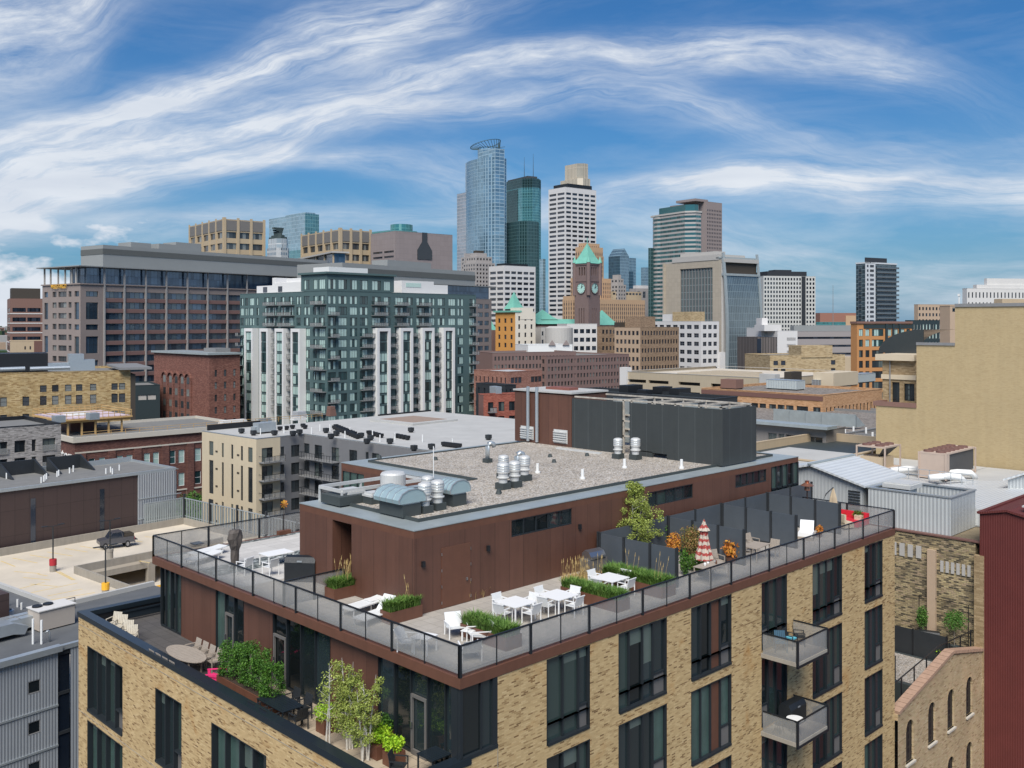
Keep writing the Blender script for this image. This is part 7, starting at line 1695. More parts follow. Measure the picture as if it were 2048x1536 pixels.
for i in range(n):
    f = lambda x: 21.42+(x-57.2)*(1.68/8.3) if x < 65.5 else 23.1-(x-65.5)*(1.15/5.5)
    x0_, x1_ = 57.2+13.8*i/n, 57.2+13.8*(i+1)/n-.04; m_.bar((x0_,25.2,f(x0_)+.08),(x1_,25.2,f(x1_)+.08), .62, .2)
m_.build('coping', M.setdefault('copingpink', plain('coping_stone', (.38,.245,.17), var=.2, scale=3)), gb)
m_ = MB(O7); m_.box(57.25,61.0,25.46,31.4,19.4,20.6); m_.box(61.0,71.0,25.46,31.4,19.4,21.9); m_.build('terrace_floor', M['curb'], gb)
m_ = MB(O7); m_.box(61.4,66.3,25.9,31.2,21.9,21.92); m_.build('gravel_roof', M['gravel'], gb)
m_ = MB(O7)
for x0_, x1_ in ((57.3,71.0),): m_.bar((57.3,25.7,22.7),(65.0,25.7,23.5),.06); m_.bar((65.0,25.7,23.5),(71,25.7,23.2),.06)
for i in range(8): x = 57.4+i*1.9; m_.bar((x,25.7,20.6),(x,25.7,22.7+(x-57.3)*.1 if x < 64.6 else 23.3), .07)
m_.build('railing', M['darkmetal'], gb)
for (x0_, y0_, x1_, y1_, lb) in ((62.9,26.3,62.9,31.2,'dark terrace screen nearest the brick gable'),(58.2,27.6,62.8,27.6,'dark terrace screen beside the gravel patch')):
    pass
def screen(x0_, y0_, x1_, y1_, z0, z1, lb, n):
    t = thing('terrace_screen', lb, 'privacy screen', (x0_, y0_, z0), 0, 'dark screens on the small terrace'); p, q = Vector((0,0)), Vector((x1_-x0_, y1_-y0_))
    for i in range(n):
        a, c = p+(q-p)*(i/n+.008), p+(q-p)*((i+1)/n-.008); m_ = MB(); m_.bar((a.x,a.y,(z1-z0)/2),(c.x,c.y,(z1-z0)/2), .05, z1-z0); m_.build('panel', M['divider'] if False else M['black_metal2'], t)
    for i in range(n+1): a = p+(q-p)*i/n; m_ = MB(); m_.bar((a.x,a.y,0),(a.x,a.y,z1-z0+.05), .1); m_.build('post', M['black'], t)
screen(66.7,30.4,66.7,25.8,21.9,23.7,'two panel charcoal screen in the middle of the small terrace',2)
screen(61.3,30.4,61.3,27.0,21.9,23.4,'short charcoal screen beside the gravel patch of the small terrace',1)
# chillers on the far right roof
rf = thing('flat_roof_building', 'grey flat roof carrying the big chillers in front of the tan wall', 'building', (80,30,0), 0); m_ = MB((80,30,0)); m_.box(79.2,106.5,37,60,0,29.7); m_.box(96.2,106.5,10,37,0,29.7); m_.build('wall', M['metalwall'], rf); m_ = MB((80,30,0)); m_.box(79.3,106.5,37.1,60,29.7,29.8); m_.box(96.3,106.5,10,37,29.7,29.8); m_.build('roof', M['lightroof'], rf)
P('chillbeige', (.46,.36,.29), var=.05); P('coil', (.07,.07,.07), var=.1)
def bigchiller(px, py, L_, W_, H_, label, openb):
    x, y = W(px, py, 29.8); t = thing('chiller', label, 'chiller', (x, y, 29.8), 0, 'rooftop chillers')
    m_ = MB(); 
    for a in (0, W_): 
        for c in (0, L_): m_.bar((c,a,0),(c,a,H_), .14)
    m_.box(0,L_,0,W_,H_-.15,H_); m_.box(0,L_,0,W_,.1,.3); m_.build('frame', M['chillbeige'], t)
    if openb: m_ = MB(); m_.box(.2,L_*.75,.3,W_-.3,.3,H_*.55); m_.build('cabinet', M['beige'], t); m_ = MB(); m_.extr([(.1,.2,H_-.2),(L_-.1,.2,H_-.2),(L_*.75,W_/2,.9),(L_*.4,W_/2,.9)], (0,.1,0)); m_.build('coil', M['coil'], t)
    else: m_ = MB(); m_.box(.02,.9,.02,W_-.02,.3,H_-.15); m_.build('cabinet', M['chillbeige'], t); m_ = MB(); m_.box(1,L_-.1,.15,W_-.15,.4,H_-.2); m_.build('coil', M['coil'], t)
    for i in range(int(L_/1.1)):
        for a in (W_*.27, W_*.73): m_ = MB(); m_.lathe(.6+i*1.1, a, [(.48,H_),(.45,H_+.18)], 14); m_.build('fan', M['redbr2'], t)
bigchiller(1770, 944, 3.6, 3.0, 2.5, 'left beige rooftop chiller with open frame', True)
bigchiller(1892, 962, 7.5, 2.6, 2.6, 'right longer beige rooftop chiller with rows of brown fans', False)
for i, (px, py, lb) in enumerate(((1822,951,'white lagged pipe right of the left chiller'),(1900,966,'white lagged pipe bundle under the right chiller'),(1923,958,'white lagged pipe bend right of the long chiller'))):
    x, y = W(px, py, 29.8); o = MB((x,y,29.8)); o.tube([(x-1.4,y+1.4,30.3),(x-.3,y+.3,30.45),(x+.6,y-.6,30.4),(x+1.0,y-1.0,29.9)], [.3,.32,.32,.28], 8); o = o.build('lagged_pipe', M['white'], smooth=True); o.location = (x,y,29.8); tag(o, lb, 'pipe')
x, y = W(1880, 966, 29.8); t = thing('roof_guard_rail', 'thin grey guard rail in front of the right chiller', 'railing', (x, y, 29.8), 0)
m_ = MB()
for zz in (.55, 1.1): m_.bar((0,-3,zz),(0,4,zz), .05)
for k in range(8): m_.bar((0,-3+k,0),(0,-3+k,1.1), .05)
m_.build('rail', M['galv'], t)
# sheds at the right edge
sg = thing('metal_shed', 'pale metal roofed shed at the right edge in front of the tan wall', 'shed', (92,24,29), 0); O8 = (92,24,29)
x0_, y0_ = W(1985, 945, 30.5)
def wedge(name, mat, off, x0, x1, y0, y1, z0, za, zb, par): m_ = MB(off); m_.extr([(x0,y0,z0),(x0,y1,z0),(x0,y1,zb),(x0,y0,za)], (x1-x0,0,0)); m_.build(name, M[mat], par)
wedge('wall', 'metalwall2', O8, 90, 96, 24, 29.6, 25, 33.6, 31.2, sg); wedge('roof', 'metalroof', O8, 89.8, 96.2, 23.8, 30, 31.0, 33.9, 31.35, sg) if False else None
m_ = MB(O8); m_.extr([(89.7,23.7,33.75),(89.7,29.9,31.15),(89.7,29.9,31.3),(89.7,23.7,33.9)], (6.6,0,0)); m_.build('roof', M['metalroof'], sg)
s2 = thing('metal_roof_building', 'low pitched pale metal roof between the plant enclosure and the right edge', 'building', (78,20,20), 0); O9 = (78,20,20)
m_ = MB(O9); m_.box(77.0,96,8,37,20,29.5); m_.build('wall', M['metalwall'], s2)
m_ = MB(O9); m_.extr([(77,8,29.6),(77,22,31.4),(77,36.9,29.6),(77,36.9,29.5),(77,8,29.5)], (19,0,0)); m_.build('roof', M['metalroof'], s2)
m_ = MB(O9); m_.box(76.6,80,14,25.5,29.5,31.2); m_.build('rear_box', M['metalwall2'], s2)
t = thing('roof_hatch', 'square metal roof hatch on the red building', 'roof hatch', (72.6,22.0,31.9)); m_ = MB(); m_.box(-.5,.5,-.6,.6,-.4,.3); m_.build('curb', M['galv'], t); m_ = MB(); m_.box(-.65,.65,-.75,.75,.3,.4); m_.build('lid', M['alu'], t)

# ---- bottom left grey corrugated building
P1_, P2_ = W(0, 1323, 19.7), W(115, 1292, 19.7); yw3 = math.atan2(P2_[1]-P1_[1], P2_[0]-P1_[0])
b = Bld('apartment_building', 'grey corrugated metal building with small square windows at the bottom left corner', 0, 100, 0, 0, 0, 1000, C=P1_, yaw=yw3, wl=18, wr=30)
b.h = 19.7; M['greycorr3'] = corrug('grey_siding', (.33,.35,.37), .24, .5, .2, depth=.015)
x116, x140 = b.X(116), b.X(141); xw0, xw1 = b.X(56), b.X(81.5); xl = -8
hs = [(xw0, xw1, 17.55-j*3.13-1.0, 17.55-j*3.13, (1,1,'fr_grey','glass_dark')) for j in range(6)]
m_ = MB(); m_.wall('x', 0, xl, x116, 0, 19.3, [q[:4] for q in hs], .12); m_.wall('x', 0, x140, x140+12, 0, 19.3); b.p('wall', m_, 'greycorr3'); b.windows([('x', 0, *q) for q in hs], .12)
b.box('dark_bay', 'g_navy', x116, x140, .15, .3, 0, 19.0)
m_ = MB(); 
for j in range(7): m_.box(x116, x140, .05, .15, 18.9-j*3.13, 19.15-j*3.13)
b.p('bay_spandrel', m_, 'black_metal2')
for j in range(6): m_ = MB(); m_.box(xl, x116, -.08, -.01, 15.0-j*3.13, 15.16-j*3.13); b.p('flashing', m_, 'galv')
m_ = MB(); m_.box(xl, x116+.2, -.35, .3, 19.3, 19.75); m_.box(x116+.2, x140+12, -.1, .3, 19.3, 19.65); b.p('parapet', m_, 'galv')
yb4 = b.Y(20, 0) if False else 17.0
M['roofdark'] = plain('roofdark', (.10,.105,.11), .9, var=.2, scale=.5, fine=.05)
def lc(px, py, z=19.7): q = Vector(W(px, py, z))-Vector(P1_); e1 = Vector((math.cos(yw3), math.sin(yw3))); return q.x*e1.x+q.y*e1.y, -q.x*e1.y+q.y*e1.x
xA, yT4 = lc(20, 1166); xA2, yA = lc(97, 1214); xA = (xA+xA2)/2; yT4 = max(yT4, yA+6)
b.box('roof', 'roofdark', xl, xA, .3, yT4+3, 19.2, 19.4); b.box('roof', 'roofdark', xA, x140+14, .3, yA, 19.2, 19.398)
m_ = MB(); m_.box(xA-.1, xA+.25, yA, yT4+3, 15, 19.8); m_.box(xA+.25, x140+14, yA-.1, yA+.25, 15, 19.8); b.p('rear_parapet', m_, 'lightroof')
def atroof(px, py, z=19.4): return W(px, py, z)
def rt(name, label, cat, px, py, group=None): x, y = atroof(px, py); return thing(name, label, cat, (x, y, 19.4), yw3, group)
t = rt('air_handler', 'large beige rooftop air handler with two fans on the grey corrugated building', 'air handler', 103, 1252)
m_ = MB(); m_.box(-1.5,1.5,-1.0,1.0,.1,1.7); m_.build('cabinet', P('unitbeige', (.42,.37,.32), var=.04) and M['unitbeige'], t)
m_ = MB(); m_.box(-1.6,1.6,-1.1,1.1,1.7,1.78); m_.build('lid', M['stone_white'], t)
for x in (-1.0,-.1): m_ = MB(); m_.lathe(x, .4, [(.42,1.78),(.4,1.9)], 16); m_.build('fan', M['black'], t)
t = rt('duct', 'wide silver roof duct beside the beige air handler', 'duct', 52, 1258)
m_ = MB(); m_.box(-2.2,1.6,-.8,.8,.3,1.2); m_.box(1.6,2.4,-.6,.6,.5,1.4); m_.build('duct_body', M['galv'], t)
m_ = MB(); m_.box(-.9,-.85,-.82,.82,1.2,1.24); m_.box(.4,.45,-.82,.82,1.2,1.24); m_.box(-2.2,1.6,-.03,.03,1.2,1.24); m_.build('seam', M['fr_grey'], t)
t = rt('duct', 'silver duct elbow at the left edge of the corrugated building roof', 'duct', 12, 1276)
m_ = MB(); m_.box(-2.4,.2,-.9,.9,.4,1.3); m_.extr([(.2,-.9,.4),(.2,-.9,1.3),(1.4,-.9,.8),(1.1,-.9,.2)], (0,1.8,0)); m_.build('duct_body', M['galv'], t)
t = rt('roof_fan', 'round white roof fan at the left edge of the corrugated building roof', 'roof fan', 12, 1243)
m_ = MB(); m_.lathe(0,0,[(.5,0),(.5,.4),(.62,.45),(.62,.95),(.5,1.0)], 20); m_.build('drum', M['alu'], t); m_ = MB(); m_.lathe(0,0,[(.46,1.0),(.4,1.04)], 20); m_.build('grille', M['black'], t)
for px, py, h_, lb in ((66,1288,2.0,'tallest white pipe on the corrugated building roof'),(83,1288,1.9,'tall white pipe right beside the tallest one'),(35,1214,.7,'short white pipe behind the silver duct'),(43,1219,.6,'shorter white pipe behind the silver duct')):
    x, y = atroof(px, py); o = MB((x,y,19.4)); o.tube([(x,y,19.4),(x,y,19.4+h_)], .09, 8); o = o.build('vent_pipe', M['pvc']); o.location = (x,y,19.4); tag(o, lb, 'pipe')
for px, py, lb in ((16,1212,'hooked grey vent pipe at the back left of the corrugated building roof'),(99,1284,'hooked grey vent pipe near the front edge of the corrugated building roof')):
    x, y = atroof(px, py); o = MB((x,y,19.4)); o.tube([(x,y,19.4),(x,y,20.2),(x-.1,y,20.35),(x-.25,y,20.3),(x-.3,y,20.15)], .07, 8); o = o.build('gooseneck_vent', M['galv'], smooth=True); o.location = (x,y,19.4); tag(o, lb, 'vent')
b.box('stair_box', 'brownpanel', -8, b.X(7.5, 10), 9, 14, 19.4, 22.2)
t = rt('roof_rail', 'small black access rail behind the beige air handler', 'railing', 128, 1222); m_ = MB()
m_.bar((-1.5,0,1.0),(1,0,1.0),.05); 
for x in (-1.5,-.2,1): m_.bar((x,0,0),(x,0,1),.05)
m_.build('rail', M['black'], t)

# ---- distant tree cover and low city to the horizon
def box_city():
    m_ = MB(); r = random.Random(5)
    for i in range(900):
        a = r.uniform(-.62, .62); D = r.uniform(1500, 7000)**1.0; px = CX+FPX*math.tan(a); x, y = PD(px, D)
        w_, d_, h_ = r.uniform(15,70), r.uniform(15,60), r.choice([6,8,10,12,14,20]); m_.cur = r.choice([0,0,1,2]); m_.box(x, x+w_, y, y+d_, 0, h_)
    return m_.build('distant_city', [M['stone_lt'], M['redbr'], M['tan_lt']], kind='stuff')
box_city()
M['farwood'] = leafm('far_wood', [(0,(.02,.045,.018)),(.5,(.04,.075,.03)),(1,(.07,.11,.045))])
m_ = MB(); r = random.Random(9)
for i in range(2600):
    a = r.uniform(-.66, .66); D = 1100+r.random()**.7*8000; x, y = PD(CX+FPX*math.tan(a), D); s_ = r.uniform(12,34); h_ = r.uniform(9,19)
    m_.prism([(x+s_*math.cos(t)*r.uniform(.7,1.1), y+s_*math.sin(t)*r.uniform(.7,1.1)) for t in [2*math.pi*k/6 for k in range(6)]], 0, h_)
m_.build('distant_wood', M['farwood'], kind='stuff')

# ================================================================ rooftop equipment on the near building
ZG = 36.29
def rp(px, py, z=ZG): return W(px, py, z)
def upblast(px, py, s, label, group='silver upblast fans on the gravel roof', hh=1.0):
    x, y = rp(px, py); t = thing('roof_fan', label, 'roof fan', (x, y, ZG), 0, group); t.scale = (.78,.78,1.05)
    m_ = MB(); m_.box(-.38*s,.38*s,-.38*s,.38*s,0,.32*s); m_.build('curb', M['curb'], t)
    m_ = MB(); m_.lathe(0,0,[(.3*s,.32*s),(.3*s,.5*s),(.42*s,.56*s),(.42*s,.6*s),(.33*s,.62*s),(.33*s,.78*s)], 20); m_.build('base_drum', M['alu'], t, smooth=False)
    m_ = MB(); m_.lathe(0,0,[(.36*s,.78*s),(.40*s,.82*s),(.40*s,1.2*s*hh),(.36*s,1.27*s*hh),(.2*s,1.32*s*hh)], 20); m_.build('cap_drum', M['alu'], t)
    m_ = MB()
    for z in (.9,1.02,1.14): m_.lathe(0,0,[(.405*s,z*s*hh),(.415*s,(z+.02)*s*hh),(.405*s,(z+.04)*s*hh)], 20)
    m_.build('bands', M['galv'], t)
for px, py, s, lb in ((1006,978,1.0,'silver upblast fan at the front left of the centre cluster of four'),(1029,974,1.0,'silver upblast fan at the front right of the centre cluster of four'),(1049,961,1.0,'rightmost silver upblast fan of the centre cluster, beside a gooseneck'),(1007,957,.95,'silver upblast fan at the back left of the centre cluster of four'),
                      (849,1025,1.0,'silver fan directly right of the big ribbed hood'),(875,1019,1.0,'silver fan with dark nameplate between the two ribbed hoods'),(855,1006,.95,'silver fan behind the pair next to the big ribbed hood'),
                      (1236,917,.95,'silver fan at the gap in the charcoal screens, left one'),(1271,919,1.0,'silver fan at the gap in the charcoal screens, right one')): upblast(px, py, s, lb)
x, y = rp(786, 1000); t = thing('roof_fan', 'biggest round silver fan at the front left of the gravel roof', 'roof fan', (x, y, ZG)); t.scale = (.76,.76,.9)
m_ = MB(); m_.box(-.7,.7,-.7,.7,0,.35); m_.build('curb', M['curb'], t); m_ = MB(); m_.lathe(0,0,[(.5,.35),(.5,.62),(.78,.66),(.78,.72),(.55,.76)], 28); m_.build('base_drum', M['alu'], t)
m_ = MB(); m_.lathe(0,0,[(.74,.76),(.82,.84),(.82,1.42),(.72,1.52),(.3,1.58)], 28); m_.build('cap_drum', M['alu'], t)
def hood(px, py, L_, W_, label):
    x, y = rp(px, py); t = thing('roof_hood', label, 'ventilation hood', (x, y, ZG), 0, 'ribbed hoods on the gravel roof')
    m_ = MB(); m_.box(0,L_*.86,0,W_,0,.55); m_.build('curb', M['curb'], t)
    c, yc = L_*.43, W_/2; pr = [(-.12,.62),(-.16,.8),(-.02,1.05),(.25,1.2),(.6,1.22),(.86,1.08),(.98,.85),(.98,.62)]
    pts = [(L_*.86*(.5)+ (u-.43)*L_*1.12, z) for u, z in pr]
    m_ = MB(); m_.extr([(u, -.06, z) for u, z in pts], (0, W_+.12, 0)); m_.build('hood', M['hoodgreen'], t)
    m_ = MB()
    for i in range(5):
        yy = -.06+(W_+.12)*i/4
        for (u0,z0),(u1,z1) in zip(pts, pts[1:]): m_.bar((u0,yy,z0+.01),(u1,yy,z1+.01), .05, .05)
    m_.build('ribs', M['galv'], t)
    m_ = MB(); m_.box(.02,L_*.84,.02,W_-.02,.55,.66); m_.build('frame', M['galv'], t)
hood(806, 1036, 1.2, 1.75, 'larger pale green ribbed hood at the front corner of the gravel roof'); hood(906, 1014, 1.0, .9, 'smaller pale green ribbed hood right of the silver fans')
def lowbox(name, label, px, py, w_, d_, h_, lid):
    x, y = rp(px, py); t = thing(name, label, 'roof hatch', (x, y, ZG)); m_ = MB(); m_.box(-w_/2,w_/2,-d_/2,d_/2,0,h_); m_.build('curb', M['curb'], t)
    m_ = MB(); m_.box(-lid/2,lid/2,-lid/2,lid/2,h_,h_+.1); m_.box(-lid*.4,lid*.4,-lid*.4,lid*.4,h_+.1,h_+.2); m_.build('lid', M['alu'], t)
lowbox('roof_hatch', 'wide black roof curb with pale lid at the left of the gravel roof', 702, 1002, 2.4, 1.6, .42, 1.0); lowbox('roof_hatch', 'small black curb with silver lid beside the wide one', 746, 1006, .7, .7, .35, .75)
def goose(px, py, label):
    x, y = rp(px, py); t = thing('gooseneck_vent', label, 'vent', (x,y,ZG), 0, 'gooseneck pipes on the gravel roof'); m_ = MB(); m_.tube([(0,0,.2),(0,0,1.0),(.06,-.03,1.15),(.2,-.1,1.22),(.34,-.16,1.15),(.4,-.18,.95)], .14, 10); m_.build('pipe', M['galv'], t, smooth=True); m_ = MB(); m_.box(-.22,.22,-.22,.22,0,.25); m_.build('curb', M['curb'], t)
goose(975, 925, 'galvanised gooseneck pipe alone at the back of the gravel roof'); goose(1033, 948, 'galvanised gooseneck pipe behind the centre cluster of fans')
for px, py, lb in ((1075,946,'white vent pipe right of the centre fan cluster'),(1165,958,'white vent pipe in the middle of the right half of the gravel roof'),(1249,936,'white vent pipe in front of the silver fan pair'),(1363,937,'white vent pipe near the right corner of the gravel roof')):
    x, y = rp(px, py); o = MB((x,y,ZG)); o.tube([(x,y,ZG),(x,y,ZG+.55)], .09, 8); o.tube([(x,y,ZG),(x,y,ZG+.1)], .16, 8); o = o.build('vent_pipe', M['pvc']); o.location = (x,y,ZG); tag(o, lb, 'pipe')
for k, (px, py) in enumerate(((759,917),(871,920),(997,988),(998,856+130),(1174,912),(1108,925),(1100,914))):
    x, y = rp(px, py); lb = ('at the back left','second from the left at the back','in the middle front','near the front edge','at the back right','by the flat metal channel','nearest the screens')[k]; o = MB((x,y,ZG)); o.lathe(x, y, [(.16,ZG),(.12,ZG+.12),(.1,ZG+.2)], 10); o = o.build('roof_drain', M['curb']); o.location = (x,y,ZG); tag(o, 'small dark drain dome in the roof gravel, '+lb, 'drain', 'small drain domes on the gravel roof')
x, y = rp(867, 957); o = MB((x,y,ZG)); o.tube([(x,y,ZG),(x,y,ZG+1.8)], .025, 6); o = o.build('roof_mast', M['pvc']); o.location = (x,y,ZG); tag(o, 'thin white pole at the inner corner of the gravel roof', 'mast')
# equipment seen between the screens, floor channel
x, y = W(1266, 905, ZG); t = thing('air_handler', 'pale air handling unit glimpsed through the gap in the charcoal screens', 'air handler', (51.4, 38.2, ZG)); m_ = MB(); m_.box(-.3,1.4,-1.2,1.5,.2,2.2); m_.build('housing', M['galv'], t); m_ = MB(); m_.box(-.2,1.3,-1.1,1.4,0,.2); m_.build('stand', M['steel'], t)
o = MB((48.8,42.5,ZG)); o.box(48.7,48.95,41.2,45.2,ZG,ZG+.1); o = o.build('roof_channel', M['alu']); o.location = (48.8,42.5,ZG); tag(o, 'flat metal channel lying on the gravel in front of the screens', 'channel')

# ================================================================ furniture and planting on the decks
ZD1 = 32.604
def dp(px, py, z=ZD1): return W(px, py, z)
def add_kids(t):
    pass
def chair_white(loc, rz, label, group, arm=True):
    t = thing('garden_chair', label, 'chair', loc, rz, group)                       # faces -y
    m_ = MB(); m_.box(-.27,.27,-.24,.24,.42,.45); m_.build('seat', M['sling'], t)
    m_ = MB(); m_.extr([(-.27,.22,.45),(.27,.22,.45),(.27,.34,.84),(-.27,.34,.84)], (0,.025,0)); m_.build('backrest', M['sling'], t)
    for sx in (-1, 1):
        for sy in (-.25, .27): m_ = MB(); m_.bar((sx*.29,sy,0),(sx*.29,sy,.64), .035); m_.build('leg', M['white2'], t)
        m_ = MB(); m_.bar((sx*.29,-.27,.65),(sx*.29,.30,.65), .05, .03); m_.build('armrest', M['white2'], t)
    m_ = MB(); m_.bar((-.29,.36,.85),(.29,.36,.85), .035); m_.bar((-.28,-.25,.42),(.28,-.25,.42), .035); m_.build('frame', M['white2'], t)
    return t
def table(loc, rz, w_, d_, h_, label, mat='white2', group=None, name='dining_table', slats=0):
    t = thing(name, label, 'table', loc, rz, group)
    m_ = MB()
    if slats:
        for i in range(slats): m_.box(-w_/2+w_*i/slats+.006, -w_/2+w_*(i+1)/slats-.006, -d_/2, d_/2, h_-.035, h_)
        m_.build('tabletop', M[mat], t)
    else: m_.box(-w_/2,w_/2,-d_/2,d_/2,h_-.03,h_); m_.build('tabletop', M[mat], t)
    for x in (-w_/2+.05, w_/2-.05):
        for y in (-d_/2+.05, d_/2-.05): m_ = MB(); m_.box(x-.025,x+.025,y-.025,y+.025,0,h_-.035); m_.build('leg', M[mat], t)
    return t
def dining(px, py, label, cl, missing=()):
    x, y = dp(px, py); tz = ZD1; table((x,y,tz), 0, 1.25, 1.25, .73, label, group='square white dining tables on the main deck')
    for i, (ox, oy, rz, w_) in enumerate(((0,.82,0,'at the far side'),(0,-.82,math.pi,'at the near side'),(.82,0,-math.pi/2,'at the right side'),(-.82,0,math.pi/2,'at the left side'))):
        if i in missing: continue
        chair_white((x+ox+.1*(i%2),y+oy,tz), rz+.05*i, f'white sling armchair {w_} of the {cl} white dining table', 'white chairs round the dining tables')
dining(1031, 1238, 'front square white dining table beside the low grass planter', 'front')
dining(1116, 1223, 'middle square white dining table in front of the long grass planter', 'middle')
dining(1221, 1186, 'back square white dining table between the two long grass planters', 'back')
def lounge(px, py, rz, label):
    x, y = dp(px, py); t = thing('lounge_chair', label, 'lounge chair', (x,y,ZD1), rz, 'low white lounge chairs on the main deck')
    m_ = MB(); m_.extr([(-.34,-.38,.40),(.34,-.38,.40),(.34,.25,.30),(-.34,.25,.30)], (0,0,.025)); m_.build('seat', M['sling'], t)
    m_ = MB(); m_.extr([(-.34,.24,.31),(.34,.24,.31),(.34,.52,.82),(-.34,.52,.82)], (0,.025,0)); m_.build('backrest', M['sling'], t)
    for sx in (-1,1):
        m_ = MB(); m_.bar((sx*.37,-.36,0),(sx*.37,-.36,.56), .04); m_.build('leg', M['white2'], t); m_ = MB(); m_.bar((sx*.37,.34,0),(sx*.37,.34,.52), .04); m_.build('leg', M['white2'], t)
        m_ = MB(); m_.bar((sx*.37,-.38,.57),(sx*.37,.40,.53), .05, .03); m_.build('armrest', M['white2'], t)
lounge(912, 1272, math.radians(-25), 'low white lounge chair left of the small side table by the grass planter')
lounge(957, 1287, math.radians(-115), 'low white lounge chair right of the small side table, facing left')
lounge(940, 1318, math.radians(150), 'low white lounge chair seen through the railing at the deck corner')
lounge(820, 1300, math.radians(25), 'low white lounge chair beside the small table near the left railing')
x, y = dp(940, 1280); table((x,y,ZD1), .3, .6, .5, .42, 'small white side table between two lounge chairs at the grass planter', name='side_table')
x, y = dp(849, 1303); table((x,y,ZD1), .3, .75, .75, .6, 'square white table near the left railing with one lounge chair', name='side_table')
x, y = dp(745, 1216); table((x,y,ZD1), 0, .55, .5, .4, 'tiny white side table between the two flat sun loungers', name='side_table')
def chaise(px, py, rz, label, up, z=ZD1):
    x, y = dp(px, py); t = thing('sun_lounger', label, 'sun lounger', (x,y,z), rz, 'white sun loungers')
    m_ = MB(); m_.box(-.33,.33,-1.0,.35,.31,.35); m_.build('bed', M['sling'], t)
    a = math.radians(up); m_ = MB(); m_.extr([(-.33,.35,.32),(.33,.35,.32),(.33,.35+.75*math.cos(a),.32+.75*math.sin(a)),(-.33,.35+.75*math.cos(a),.32+.75*math.sin(a))], (0,0,.03)); m_.build('backrest', M['sling'], t)
    m_ = MB(); 
    for sx in (-.34,.34): m_.bar((sx,-1.02,.33),(sx,.95 if up < 20 else .36,.33), .05)
    m_.bar((-.34,-1.02,.33),(.34,-1.02,.33), .05); m_.build('frame', M['white2'], t)
    for sx in (-.32,.32):
        for sy in (-.9,.7): m_ = MB(); m_.bar((sx,sy,0),(sx,sy,.31), .045); m_.build('leg', M['white2'], t)
chaise(728, 1222, math.radians(-82), 'flat white sun lounger nearest the penthouse wall', 4)
chaise(752, 1242, math.radians(-80), 'white sun lounger with raised back beside the grass planter', 48)
chaise(415, 1112, math.radians(-75), 'white sun lounger with dark towel on the pale left deck', 3)
chaise(408, 1124, math.radians(-70), 'flat white sun lounger nearest the left railing', 3)
x, y = dp(395, 1100); o = MB((x,y,ZD1+.36)); o.box(x-.3,x+.25,y-.3,y+.3,ZD1+.36,ZD1+.40); o = o.build('towel', M['g_navy']); o.location = (x,y,ZD1+.36); tag(o, 'dark blue towel lying on the left deck lounger', 'towel')
# grass planters
M['grass'] = leafm('grass_blades', [(0,(.035,.08,.012)),(.4,(.075,.155,.025)),(.7,(.125,.225,.04)),(1,(.24,.28,.08))])
M['drygrass'] = leafm('dry_grass', [(0,(.30,.20,.08)),(.5,(.45,.32,.13)),(1,(.58,.45,.22))])
M['leafdark'] = leafm('hedge_leaf', [(0,(.012,.045,.008)),(.35,(.035,.10,.012)),(.7,(.075,.175,.02)),(1,(.14,.26,.03))])
M['leaflime'] = leafm('lime_leaf', [(0,(.12,.28,.01)),(.5,(.28,.48,.02)),(1,(.48,.60,.04))])
M['leaflight'] = leafm('birch_leaf', [(0,(.09,.14,.02)),(.4,(.23,.28,.05)),(.75,(.32,.37,.09)),(1,(.46,.46,.15))])
M['leaftree'] = leafm('street_tree_leaf', [(0,(.02,.07,.012)),(.5,(.06,.15,.02)),(1,(.13,.24,.05))])
M['leaforange'] = leafm('orange_leaf', [(0,(.30,.06,.02)),(.4,(.50,.18,.03)),(1,(.65,.38,.05))])
M['leafred'] = leafm('maple_leaf', [(0,(.09,.07,.02)),(.4,(.16,.16,.04)),(.7,(.30,.15,.06)),(1,(.36,.27,.10))])
M['flowerwhite'] = leafm('white_petal', [(0,(.5,.45,.45)),(1,(.75,.72,.7))])
def blades(mb, x0, x1, y0, y1, z, n, h, r, lean=.35, w_=.012):
    for i in range(n):
        x, y = r.uniform(x0,x1), r.uniform(y0,y1); a = r.uniform(0,6.28); hh = h*r.uniform(.6,1.15); l = lean*hh*r.uniform(.3,1.3); dx, dy = math.cos(a), math.sin(a); px_, py_ = -dy*w_, dx*w_
        p1 = (x+dx*l*.35, y+dy*l*.35, z+hh*.65); p2 = (x+dx*l, y+dy*l, z+hh*.93)
        mb.face((x-px_,y-py_,z),(x+px_,y+py_,z),(p1[0]+px_,p1[1]+py_,p1[2]),(p1[0]-px_,p1[1]-py_,p1[2])); mb.face((p1[0]-px_,p1[1]-py_,p1[2]),(p1[0]+px_,p1[1]+py_,p1[2]),p2)
